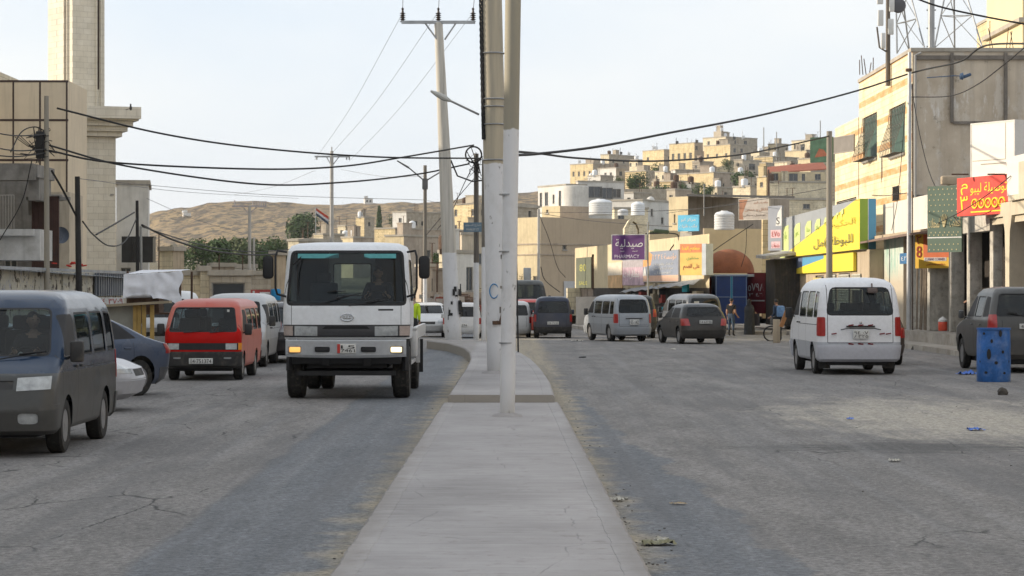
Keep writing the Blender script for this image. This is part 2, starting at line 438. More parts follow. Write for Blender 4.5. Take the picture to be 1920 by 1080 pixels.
def floor_dash(parent, y0, y1, hw, z, dy=None, dz=.95, wheel_x=None):
    MB().box((-hw, y0, z-.05), (hw, y1, z)).build('cabin_floor', INT, parent)
    if dy is not None: MB().box((-hw+.02, dy-.25, dz-.25), (hw-.02, dy+.12, dz), bev=.04).build('dashboard', INT, parent)
    if wheel_x is not None:
        c = Vector((wheel_x, dy+.28, dz+.02)); T = Matrix.Rotation(radians(-60), 3, 'X')
        MB().tube([c+T @ Vector((.19*cos(a*pi/9), .19*sin(a*pi/9), 0)) for a in range(19)], .015, 6, cap=False).tube([c+T @ Vector((-.18, 0, 0)), c+T @ Vector((.18, 0, 0))], .014, 5).tube([c, c+Vector((0, -.3, -.15))], .02, 5).build('steering_wheel', BLK, parent)

MINI = [(.28, -2.13, 2.20, .79, .22), (.33, -2.30, 2.32, .83, .22), (.55, -2.36, 2.36, .85, .2), (.66, -2.34, 2.345, .855, .2), (.80, -2.31, 2.34, .855, .2), (.95, -2.22, 2.33, .855, .2), (1.06, -2.02, 2.32, .85, .2), (1.15, -1.80, 2.31, .845, .18),
        (1.35, -1.58, 2.27, .825, .16), (1.60, -1.30, 2.21, .79, .16), (1.74, -1.14, 2.15, .755, .17), (1.84, -.98, 2.07, .70, .2), (1.91, -.75, 1.92, .60, .22), (1.945, -.5, 1.70, .45, .22), (1.955, -.2, 1.4, .25, .15)]
def minibus(name, label, body, low, glassm=GL, sx=1, sz=1, front=True, lowz=.74, plates=None, bump_m=None, group=None, open_front=False, rear_shade=False, tint=None):
    r = empty(name, (0, 0, 0)); tag(r, label, 'minibus', group)
    S = Shell(MINI, sx=sx, sz=sz)
    S.window('F', [(-.72, 1.17), (.72, 1.17), (.62, 1.74), (-.62, 1.74)], 'windshield', .08, thr=.3)
    S.window('R', [(-.70, 1.19), (.70, 1.19), (.60, 1.76), (-.60, 1.76)], 'rear_window', .12, .03)
    for k, q in enumerate(([(-1.52, 1.17), (-.74, 1.17), (-.74, 1.66), (-1.16, 1.66)], [(-.60, 1.15), (.36, 1.15), (.36, 1.68), (-.60, 1.68)], [(.48, 1.15), (1.38, 1.15), (1.38, 1.68), (.48, 1.68)], [(1.50, 1.15), (2.02, 1.15), (1.96, 1.66), (1.50, 1.68)])):
        S.window('S', q, 'door_window' if k == 0 else 'side_window', .06)
    S.band('bumper', zlo=.25, zhi=.62, yhi=-1.88); S.band('bumper', zlo=.25, zhi=.60, ylo=2.0)
    S.cut('F', [(-.80, .80), (-.44, .78), (-.44, .93), (-.80, .95)], 'headlight', thr=.1); S.cut('F', [(.80, .80), (.44, .78), (.44, .93), (.80, .95)], 'headlight', thr=.1)
    S.cut('F', [(-.40, .80), (.40, .80), (.40, .90), (-.40, .90)], 'grille')
    S.cut('F', rounded([(-.68, .40), (-.46, .40), (-.46, .53), (-.68, .53)], .05), 'fog_lamp', ('bumper',)); S.cut('F', rounded([(.68, .40), (.46, .40), (.46, .53), (.68, .53)], .05), 'fog_lamp', ('bumper',))
    S.cut('R', rounded([(-.86, .78), (-.71, .78), (-.71, 1.16), (-.86, 1.16)], .03), 'tail_light', thr=.08); S.cut('R', rounded([(.86, .78), (.71, .78), (.71, 1.16), (.86, 1.16)], .03), 'tail_light', thr=.08)
    for g in ([(-.66, .640), (.66, .640), (.66, .652), (-.66, .652)], [(-.672, .65), (-.66, .65), (-.66, 1.8), (-.672, 1.8)], [(.66, .65), (.672, .65), (.672, 1.8), (.66, 1.8)]): S.cut('R', g, 'gap', ('body',), .4)
    door_gaps(S, (-1.66, -.67, .42), .35, 1.72); door_gaps(S, (-1.66,), .35, 1.1)
    S.cut('S', [(-.55, 1.0), (2.15, 1.0), (2.15, 1.012), (-.55, 1.012)], 'gap', ('body',), .4)
    S.band('low', zhi=lowz)
    S.arch(-1.33, .37, .33); S.arch(1.33, .37, .33)
    S.finish(r, body, low, {'windshield': ('windshield', GL, -.01, 0), 'rear_window': ('rear_window', glassm, -.01, 0), 'side_window': ('side_window', glassm, -.01, 0), 'door_window': ('door_window', glassm, -.01, 0),
        'bumper': ('bumper', bump_m or low, .02, -.02), 'headlight': ('headlight', LENS, .006, -.02), 'grille': ('grille', DUSTBLK, -.01, 0), 'fog_lamp': ('fog_lamp', LENS, .005, 0), 'tail_light': ('tail_light', REDL, .01, -.03)})
    for x in (-.86*sx, .86*sx):
        for y in (-1.33, 1.33): wheel(r, x-(.03 if x > 0 else -.03), y, .325, .2)
    under(r, -2.0, 2.1, .62*sx, .22, .55); floor_dash(r, -2.0, 2.1, .76*sx, .58, -1.55, 1.08*sz, .38)
    for yy in (-.95, .0, .85): seats(r, yy, .78, (-.42*sx, .42*sx) if yy < 0 else (-.48*sx, 0, .48*sx), .42)
    mirror(r, -.97*sx, -1.42, 1.22*sz, 1.15); mirror(r, .97*sx, -1.42, 1.22*sz, 1.15)
    wiper(r, (-.45, -1.86, 1.13*sz), (.1, -1.70, 1.22*sz)); wiper(r, (.1, -1.88, 1.13*sz), (.62, -1.70, 1.22*sz))
    for sg in (-1, 1):
        for yy in (-.80, -.50): MB().cbox((sg*.865*sx, yy, 1.03*sz), (.03, .13, .03), bev=.01).build('door_handle', DUSTBLK, r)
    if plates: plate(r, 0, -2.395, .47, False, plates); plate(r, 0, 2.40, .82*sz, True, plates, .36, .20)
    MB().box((-.32, 2.325, .96*sz), (.32, 2.36, .99*sz)).build('tailgate_handle', DUSTBLK, r)
    return r

def car(kind, name, label, cat, body, glassm=GLD, sx=1, sz=1, plates=None, group=None, low=None, front_seats=True):
    r = empty(name, (0, 0, 0)); tag(r, label, cat, group)
    D = dict(
     hatch=dict(secs=[(.22, -1.72, 1.76, .74, .25), (.30, -1.88, 1.87, .79, .25), (.50, -1.94, 1.93, .82, .24), (.66, -1.90, 1.91, .825, .22), (.76, -1.72, 1.88, .825, .2), (.86, -1.15, 1.84, .82, .18), (.92, -.98, 1.80, .81, .18), (1.12, -.62, 1.67, .745, .18), (1.30, -.30, 1.50, .66, .18), (1.38, -.12, 1.34, .58, .18), (1.425, .15, 1.1, .42, .2), (1.435, .4, .9, .25, .15)],
        ws=[(-.66, .95), (.66, .95), (.54, 1.32), (-.54, 1.32)], rw=[(-.66, .98), (.66, .98), (.54, 1.31), (-.54, 1.31)],
        side=[[(-.88, .93), (.25, .93), (.25, 1.28), (-.28, 1.28)], [(.33, .93), (1.35, .93), (1.18, 1.26), (.33, 1.28)]], tl=[(.86, .66), (.55, .66), (.60, .90), (.86, .90)], hl=[(.80, .60), (.44, .60), (.46, .74), (.78, .76)],
        ax=(-1.22, 1.22), R=.29, gaps=(-.95, .29, 1.30), bz=.50, z1=.9, dash=(-.6, .90), pl=(1.945, .79), seat=.55, roofy=0),
     sedan=dict(secs=[(.2, -2.0, 2.05, .78, .3), (.30, -2.20, 2.20, .84, .3), (.52, -2.27, 2.28, .875, .28), (.68, -2.2, 2.29, .885, .26), (.80, -1.9, 2.27, .885, .22), (.92, -1.2, 2.18, .875, .2), (.97, -1.0, 1.95, .86, .2), (1.04, -.88, 1.70, .83, .2), (1.22, -.5, 1.30, .76, .2), (1.37, -.12, .92, .67, .2), (1.43, .12, .68, .57, .2), (1.46, .3, .5, .3, .15)],
        ws=[(-.72, 1.0), (.72, 1.0), (.58, 1.34), (-.58, 1.34)], rw=[(-.70, 1.05), (.70, 1.05), (.58, 1.32), (-.58, 1.32)],
        side=[[(-.85, 1.0), (.25, 1.0), (.25, 1.34), (-.15, 1.34)], [(.32, 1.0), (1.30, 1.02), (.85, 1.32), (.32, 1.34)]], tl=[(.9, .74), (.50, .78), (.55, .90), (.9, .92)], hl=[(.84, .62), (.5, .60), (.5, .72), (.80, .80)],
        ax=(-1.33, 1.37), R=.325, gaps=(-1.0, .29, 1.2), bz=.5, z1=.95, dash=(-.6, .95), pl=(2.29, .62), seat=.58),
     suv=dict(secs=[(.30, -2.0, 2.05, .80, .25), (.40, -2.18, 2.20, .87, .25), (.70, -2.25, 2.27, .90, .24), (.92, -2.16, 2.25, .90, .22), (1.02, -1.7, 2.24, .895, .2), (1.10, -1.05, 2.22, .89, .18), (1.18, -.88, 2.19, .87, .18), (1.45, -.52, 2.08, .80, .18), (1.66, -.2, 1.96, .735, .18), (1.75, .0, 1.84, .66, .2), (1.79, .3, 1.6, .5, .2), (1.80, .5, 1.4, .3, .15)],
        ws=[(-.72, 1.16), (.72, 1.16), (.62, 1.64), (-.62, 1.64)], rw=[(-.74, 1.18), (.74, 1.18), (.63, 1.66), (-.63, 1.66)],
        side=[[(-.82, 1.16), (.20, 1.16), (.20, 1.60), (-.28, 1.60)], [(.28, 1.16), (1.15, 1.16), (1.15, 1.60), (.28, 1.60)], [(1.24, 1.16), (1.95, 1.18), (1.75, 1.58), (1.24, 1.60)]], tl=[(.92, .90), (.72, .90), (.72, 1.22), (.92, 1.22)], hl=[(.84, .78), (.5, .78), (.5, .93), (.82, .95)],
        ax=(-1.35, 1.33), R=.37, gaps=(-.95, .24, 1.2), bz=.68, z1=1.1, dash=(-.6, 1.1), pl=(2.285, .98), seat=.75),
     kangoo=dict(secs=[(.24, -1.85, 1.88, .76, .22), (.34, -1.98, 1.98, .81, .22), (.58, -2.02, 2.02, .84, .2), (.78, -1.95, 2.01, .84, .2), (.92, -1.5, 2.0, .84, .18), (1.02, -1.1, 1.99, .835, .16), (1.30, -.75, 1.96, .80, .15), (1.58, -.40, 1.90, .735, .15), (1.70, -.2, 1.84, .67, .18), (1.77, .1, 1.7, .5, .2), (1.78, .4, 1.5, .3, .15)],
        ws=[(-.70, 1.05), (.70, 1.05), (.60, 1.56), (-.60, 1.56)], rw=[(-.70, 1.08), (.70, 1.08), (.60, 1.58), (-.60, 1.58)],
        side=[[(-.92, 1.03), (.05, 1.03), (.05, 1.5), (-.45, 1.5)], [(.15, 1.03), (.95, 1.03), (.95, 1.5), (.15, 1.5)], [(1.05, 1.03), (1.75, 1.03), (1.70, 1.5), (1.05, 1.5)]], tl=[(.86, .72), (.74, .72), (.74, 1.02), (.86, 1.02)], hl=[(.80, .68), (.48, .66), (.48, .82), (.78, .84)],
        ax=(-1.3, 1.3), R=.3, gaps=(-1.0, .1, 1.0), bz=.5, z1=1.0, dash=(-.7, 1.0), pl=(2.035, .66), seat=.65))[kind]
    S = Shell(D['secs'], sx=sx, sz=sz)
    S.window('F', D['ws'], 'windshield', .06, thr=.25); S.window('R', D['rw'], 'rear_window', .08, .02, thr=.25)
    for q in D['side']: S.window('S', q, 'side_window', .05)
    y0, y1 = D['secs'][2][1], D['secs'][2][2]; bz = D['bz']
    S.band('bumper', zlo=D['secs'][0][0], zhi=bz, yhi=y0+.42); S.band('bumper', zlo=D['secs'][0][0], zhi=bz, ylo=y1-.42)
    for sg in (-1, 1):
        S.cut('R', [(sg*a, b) for a, b in D['tl']], 'tail_light', thr=.06); S.cut('F', [(sg*a, b) for a, b in D['hl']], 'headlight', thr=.08)
    S.cut('F', [(-.38, bz+.06), (.38, bz+.06), (.38, bz+.17), (-.38, bz+.17)], 'grille', thr=.2)
    door_gaps(S, D['gaps'], .3, D['z1'])
    for sg in (-1, 1): S.cut('R', [(sg*(.60), bz+.02), (sg*.612, bz+.02), (sg*.612, D['z1']), (sg*.60, D['z1'])], 'gap', ('body',), .3)
    a0, a1 = D['ax']; R = D['R']
    S.arch(a0, R+.055, R+.02); S.arch(a1, R+.055, R+.02)
    lowm = low or body
    S.finish(r, body, lowm, {'windshield': ('windshield', GL, -.01, 0), 'rear_window': ('rear_window', glassm, -.01, 0), 'side_window': ('side_window', glassm, -.01, 0), 'bumper': ('bumper', lowm, .015, -.02),
        'headlight': ('headlight', LENS, .005, -.02), 'tail_light': ('tail_light', REDL, .008, -.02), 'grille': ('grille', DUSTBLK, -.006, 0)})
    hw = D['secs'][3][3]*sx
    for x in (-hw, hw):
        for y in (a0, a1): wheel(r, x-(.02 if x > 0 else -.02), y, R, .19)
    under(r, y0+.3, y1-.3, hw-.25, .2, .5); floor_dash(r, y0+.7, y1-.4, hw-.1, .42, D['dash'][0], D['dash'][1]*sz, .36)
    seats(r, -.1, D['seat']-.1, (-.36, .36)); seats(r, .85, D['seat']-.1, (-.38, .38), .5)
    mz = D['z1']+.1
    mirror(r, -(hw+.09), -.78, mz*sz, .9, body); mirror(r, hw+.09, -.78, mz*sz, .9, body)
    for sg in (-1, 1):
        for yy in D['gaps'][1:]: MB().cbox((sg*(hw+.003), yy-.16, (D['z1']-.1)*sz), (.03, .16, .03), bev=.01).build('door_handle', body, r)
    if plates: plate(r, 0, D['pl'][0], D['pl'][1]*sz, True, plates, .46, .12); plate(r, 0, y0-.02, .42, False, plates, .46, .12)
    wiper(r, (.05, D['rw'][0][0] and D['secs'][6][2]+.03, D['rw'][0][1]*sz), (.45, D['secs'][6][2]+.0, (D['rw'][0][1]+.08)*sz)) if kind != 'sedan' else None
    return r
def place(o, x, y, rz): o.location = (x, y, gz(y)); o.rotation_euler = (0, 0, rz); return o
def park(o, px, py, axle, near, facing, rz=0):
    """near axle touches the ground on picture row py; near end's middle at column px"""
    Y = G(px, py).y; yn = Y-(near-axle); x = (px-CX)/F*yn
    return place(o, x, Y+axle, (0 if facing else pi)+rz)
# ================= people =================
SKIN = mat('skin', (.42, .24, .16), .55, var=.12, sc=20)
HAIR = mat('dark_hair', (.02, .016, .014), .6, var=.3, sc=60)
def cloth(n, c): return mat(n, c, .9, var=.35, sc=6, bump=.3, bsc=12)
J0 = dict(pel=(0, 0, .53), sp=(0, .005, .63), ch=(0, 0, .74), nk=(0, .005, .835), hd=(0, -.005, .875), sL=(-.105, 0, .795), sR=(.105, 0, .795), eL=(-.122, .015, .62), eR=(.122, .015, .62),
          wL=(-.115, -.02, .475), wR=(.115, -.02, .475), hL=(-.055, 0, .50), hR=(.055, 0, .50), kL=(-.062, -.012, .28), kR=(.062, -.012, .28), aL=(-.064, .012, .045), aR=(.064, .012, .045), tL=(-.075, -.07, .018), tR=(.075, -.07, .018))
R0 = dict(pel=.078, sp=.070, ch=.082, nk=.030, hd=.034, sL=.042, sR=.042, eL=.028, eR=.028, wL=.018, wR=.018, hL=.055, hR=.055, kL=.037, kR=.037, aL=.024, aR=.024, tL=.018, tR=.018)
ED = [('pel', 'sp'), ('sp', 'ch'), ('ch', 'nk'), ('nk', 'hd'), ('ch', 'sL'), ('ch', 'sR'), ('sL', 'eL'), ('sR', 'eR'), ('eL', 'wL'), ('eR', 'wR'), ('pel', 'hL'), ('pel', 'hR'), ('hL', 'kL'), ('hR', 'kR'), ('kL', 'aL'), ('kR', 'aR'), ('aL', 'tL'), ('aR', 'tR')]
def person(label, loc, rz, h, top, legs, pose={}, fat=1., hair=HAIR, sleeves=True, turn=0, hairlong=False):
    J = dict(J0); J.update(pose); keys = list(J)
    me = bpy.data.meshes.new('tmp'); me.from_pydata([Vector(J[k])*h for k in keys], [(keys.index(a), keys.index(b)) for a, b in ED], []); me.update()
    o = bpy.data.objects.new('tmp', me); COL.objects.link(o)
    sm = o.modifiers.new('s', 'SKIN'); sm.use_smooth_shade = True
    for i, k in enumerate(keys):
        q = R0[k]*h*(fat if k in ('pel', 'sp', 'ch', 'hL', 'hR') else 1); me.skin_vertices[0].data[i].radius = (q*(1.15 if k in ('pel', 'sp', 'ch') else 1), q*(.8 if k in ('pel', 'sp', 'ch') else 1)); me.skin_vertices[0].data[i].use_root = (k == 'pel')
    o.modifiers.new('d', 'SUBSURF').levels = 2; o.modifiers['d'].render_levels = 2
    dg = bpy.context.evaluated_depsgraph_get(); dg.update(); m2 = bpy.data.meshes.new_from_object(o.evaluated_get(dg)); bpy.data.objects.remove(o)
    b = MB(); b.bm.from_mesh(m2)
    legk = {'hL', 'hR', 'kL', 'kR', 'pel'}; shoe = {'aL', 'aR', 'tL', 'tR'}; sk = {'nk', 'hd', 'wL', 'wR'} | (set() if sleeves else {'eL', 'eR'})
    P = {k: Vector(J[k])*h for k in keys}
    for f in b.bm.faces:
        c = f.calc_center_median(); k = min(keys, key=lambda q: (P[q]-c).length - R0[q]*h*.5)
        f.material_index = 2 if k in sk else 3 if k in shoe else 1 if k in legk else 0; f.smooth = True
    hc = P['hd']+Vector((0, -.012, .052))*h; Rt = Matrix.Rotation(turn, 4, 'Z')
    nb = bmesh.ops.create_uvsphere(b.bm, u_segments=16, v_segments=12, radius=1, matrix=Matrix.Translation(hc) @ Rt @ Matrix.Diagonal((.044*h, .052*h, .064*h, 1)))
    for v in nb['verts']:
        q = Rt.inverted() @ (v.co-hc)
        if q.z < 0: q.x *= 1+q.z/h*4; q.y *= 1+q.z/h*2
        if q.y < -.035*h and abs(q.x) < .012*h and -.02*h < q.z < .012*h: q.y -= .012*h
        v.co = hc+Rt @ q
        for f in v.link_faces: f.material_index = 2; f.smooth = True
    T = Matrix.Translation(hc) @ Rt; b.T = T
    for sg in (-1, 1):
        b.cbox((sg*.017*h, -.049*h, .008*h), (.010*h, .004*h, .005*h), 3); b.cbox((sg*.045*h, 0, -.002*h), (.008*h, .016*h, .026*h), 2, bev=.003)
    b.cbox((0, -.050*h, -.030*h), (.022*h, .004*h, .004*h), 4); b.T = None
    for w_, e_, sg in (('wL', 'eL', -1), ('wR', 'eR', 1)):
        d = (P[w_]-P[e_]).normalized(); sd_ = d.cross(Vector((0, 1, 0))); sd_ = (sd_.normalized() if sd_.length > .1 else Vector((1, 0, 0))); nn = d.cross(sd_)
        b.tube([P[w_], P[w_]+d*.028*h, P[w_]+d*.052*h], [.017*h, .021*h, .019*h], 8, 2)
        for k in range(4):
            q = P[w_]+d*.05*h+sd_*(k-1.5)*.0095*h; L = (.036, .042, .045, .034)[k]*h
            b.tube([q, q+d*L*.55+nn*.004*h, q+d*L*.9+nn*.014*h], [.0055*h, .005*h, .004*h], 6, 2)
        q = P[w_]+d*.015*h-sd_*.014*h*sg; b.tube([q, q+d*.025*h-sd_*.016*h*sg, q+d*.045*h-sd_*.018*h*sg], [.007*h, .006*h, .005*h], 6, 2)
    o = b.build('person', [top, legs, SKIN, BLK, mat('lips', (.25, .09, .07), .6)], None, 60)
    tag(o, label, 'person'); o.location = loc; o.rotation_euler = (0, 0, rz)
    if hair:
        hb = MB(); r_ = bmesh.ops.create_uvsphere(hb.bm, u_segments=16, v_segments=12, radius=1, matrix=Matrix.Translation(hc+Rt @ Vector((0, .006*h, .008*h))) @ Rt @ Matrix.Diagonal((.049*h, .054*h, .062*h, 1)))
        dl = [v for v in r_['verts'] if (Rt.inverted() @ (v.co-hc)).z < (.022*h if (Rt.inverted() @ (v.co-hc)).y < -.012*h else (-.12*h if hairlong else -.02*h))]
        bmesh.ops.delete(hb.bm, geom=dl, context='VERTS')
        for f in hb.bm.faces: f.smooth = True
        hb.build('hair', hair, o, 60)
    return o
SIT = dict(hL=(-.055, 0, .50), hR=(.055, 0, .50), kL=(-.075, -.25, .53), kR=(.075, -.25, .53), aL=(-.075, -.30, .30), aR=(.075, -.30, .30), tL=(-.08, -.38, .28), tR=(.08, -.38, .28), eL=(-.15, -.10, .66), eR=(.15, -.10, .66), wL=(-.09, -.26, .70), wR=(.09, -.26, .70))

# ================= left carriageway =================
BLUEG = paint('deep_blue_paint', (.010, .028, .065), .2, .35, dcol='5d6166'); GREYLOW = paint('dusty_grey_paint', (.045, .05, .055), .3, .6, dcol='66625b')
v = minibus('minibus', 'dark blue and dusty grey minibus cut off by the left edge, driver at wheel', BLUEG, GREYLOW, sx=1.02, sz=.985, lowz=.98)
park(v, -46, 850, 1.33, 2.36, True)
vb = v.location
person('driver in a dark cap behind the windscreen of the blue and grey minibus', (vb.x+.40, vb.y-1.02, vb.z+.02), 0, 1.66, cloth('dark_jacket', (.03, .03, .035)), cloth('dark_trousers', (.03, .03, .035)), SIT, hair=mat('dark_cap', (.02, .02, .022), .9), turn=.5)
MB().tube([(.30, -1.62, 1.10), (.36, -1.60, 1.16), (.44, -1.60, 1.12), (.52, -1.62, 1.17), (.58, -1.6, 1.10)], [.03, .05, .06, .04, .02], 6).build('windscreen_rag', mat('white_rag', (.7, .7, .68), .9, var=.3, sc=20), v)

REDP = paint('red_van_paint', (.42, .004, .002), .5, .02, spec=.1); REDF = paint('faded_red_paint', (.46, .09, .06), .4, .45, dcol='c09a90')
def flat_van(name, label, body, low, front_m, sx=1, sz=1, plates=None, bump=DUSTBLK):
    r = empty(name, (0, 0, 0)); tag(r, label, 'van')
    secs = [(.30, -2.02, 2.1, .76, .16), (.36, -2.13, 2.16, .80, .15), (.62, -2.15, 2.18, .82, .15), (.95, -2.13, 2.18, .83, .15), (1.10, -2.08, 2.17, .83, .15), (1.45, -1.82, 2.13, .795, .14), (1.67, -1.64, 2.08, .74, .14), (1.77, -1.48, 2.0, .68, .16), (1.83, -1.2, 1.8, .55, .2), (1.85, -.9, 1.5, .35, .15)]
    S = Shell(secs, bulge=.05, sx=sx, sz=sz)
    S.window('F', [(-.74, 1.10), (.74, 1.10), (.64, 1.66), (-.64, 1.66)], 'windshield', .07, thr=.25)
    S.window('R', [(-.70, 1.15), (.70, 1.15), (.62, 1.65), (-.62, 1.65)], 'rear_window', .07, thr=.25)
    for q in ([(-1.75, 1.12), (-.86, 1.12), (-.86, 1.60), (-1.42, 1.60)], [(-.76, 1.12), (.20, 1.12), (.20, 1.62), (-.76, 1.62)], [(.32, 1.12), (1.15, 1.12), (1.15, 1.62), (.32, 1.62)], [(1.27, 1.12), (1.98, 1.12), (1.94, 1.62), (1.27, 1.62)]): S.window('S', q, 'side_window', .05)
    S.band('bumper', zlo=.28, zhi=.66, yhi=-1.9); S.band('bumper', zlo=.28, zhi=.58, ylo=1.95)
    S.cut('F', [(-.80, .70), (.80, .70), (.80, .855), (-.80, .855)], 'grille', thr=.3)
    for sg in (-1, 1):
        S.cut('F', [(sg*.73, .71), (sg*.50, .71), (sg*.50, .845), (sg*.73, .845)], 'headlight', ('grille',), thr=.3)
        S.cut('F', [(sg*.84, .70), (sg*.76, .70), (sg*.76, .855), (sg*.84, .855)], 'indicator', ('body', 'grille'), thr=.02)
        S.cut('F', rounded([(sg*.62, .50), (sg*.46, .50), (sg*.46, .54), (sg*.62, .54)], .01), 'fog_lamp', ('bumper',), thr=.3)
        S.cut('R', [(sg*.84, .72), (sg*.70, .72), (sg*.70, 1.02), (sg*.84, 1.02)], 'tail_light', thr=.06)
    door_gaps(S, (-1.9, -.81, .26), .35, 1.66)
    S.arch(-1.42, .34, .31); S.arch(1.05, .34, .31)
    S.band('low', ylo=-1.95)
    S.finish(r, front_m, low, {'windshield': ('windshield', GL, -.01, 0), 'rear_window': ('rear_window', GL, -.01, 0), 'side_window': ('side_window', GL, -.01, 0), 'bumper': ('bumper', bump, .02, -.02), 'grille': ('grille', BLK, -.004, -.01), 'headlight': ('headlight', LENS, .01, -.02), 'indicator': ('indicator', AMBER, .006, 0), 'fog_lamp': ('fog_lamp', LENS, .006, 0), 'tail_light': ('tail_light', REDL, .008, -.02)})
    hw = .82*sx
    for x in (-hw, hw):
        for y in (-1.42, 1.05): wheel(r, x-(.02 if x > 0 else -.02), y, .30, .19)
    under(r, -1.9, 1.9, hw-.2, .2, .5); floor_dash(r, -1.9, 1.9, hw-.06, .5, -1.78, 1.06*sz, .36)
    for yy in (-1.15, -.2, .7): seats(r, yy, .66, (-.42, .42))
    mirror(r, -hw-.12, -1.75, 1.16*sz, 1.1); mirror(r, hw+.12, -1.75, 1.16*sz, 1.1)
    wiper(r, (-.4, -2.1, 1.09*sz), (.15, -2.02, 1.13*sz)); wiper(r, (.15, -2.1, 1.09*sz), (.62, -2.0, 1.13*sz))
    if plates: plate(r, -.02, -2.20, .42, False, plates, .50, .12)
    MB().cbox((.50, -1.74, 1.58*sz), (.05, .005, .05)).build('sticker', PLATE, r)
    return r
v = flat_van('red_van', 'red van with a black bumper and faded side, facing the camera left of the truck', REDP, REDF, REDP, sx=.98, sz=.93, plates=['14·751374']); park(v, 379, 712, 1.42, 2.15, True)
v = minibus('minibus', 'silver white minibus half hidden right behind the red van', paint('silver_white_paint', (.42, .43, .44), .35, .4), paint('silver_low', (.33, .33, .33), .4, .5), sx=.98, sz=.93); park(v, 430, 688, 1.33, 2.36, True)
v = car('suv', 'dark_car', 'dark blue-black car with pale headlamps between the silver minibus and the truck', 'car', paint('black_blue_paint', (.018, .02, .03), .25, .3), sz=.88); park(v, 540, 680, 1.35, 2.2, True)
v = car('hatch', 'parked_car', 'small light grey car just showing beyond the dark car left of the truck', 'car', paint('light_grey_paint', (.40, .41, .43), .3, .3)); park(v, 500, 652, 1.2, 1.9, True)
v = car('sedan', 'sedan', 'blue grey sedan with alloy wheels and red tail lamp, nose hidden behind the minibus', 'car', paint('slate_blue_paint', (.06, .085, .14), .22, .3), glassm=GLD, sx=1.0, sz=1.02, low=paint('slate_grey_paint', (.07, .08, .10), .3, .45))
v.location = (-8.23, 43.1, 0); v.rotation_euler = (0, 0, radians(-36.9))
v = car('sedan', 'silver_car', 'silver car whose front corner pokes out beyond the blue and grey minibus', 'car', paint('silver_paint', (.45, .46, .50), .3, .2), sx=.95); v.location = (-8.16, 38.6, 0); v.rotation_euler = (0, 0, radians(88))
# push sedan and silver car apart in depth
bpy.context.view_layer.update()

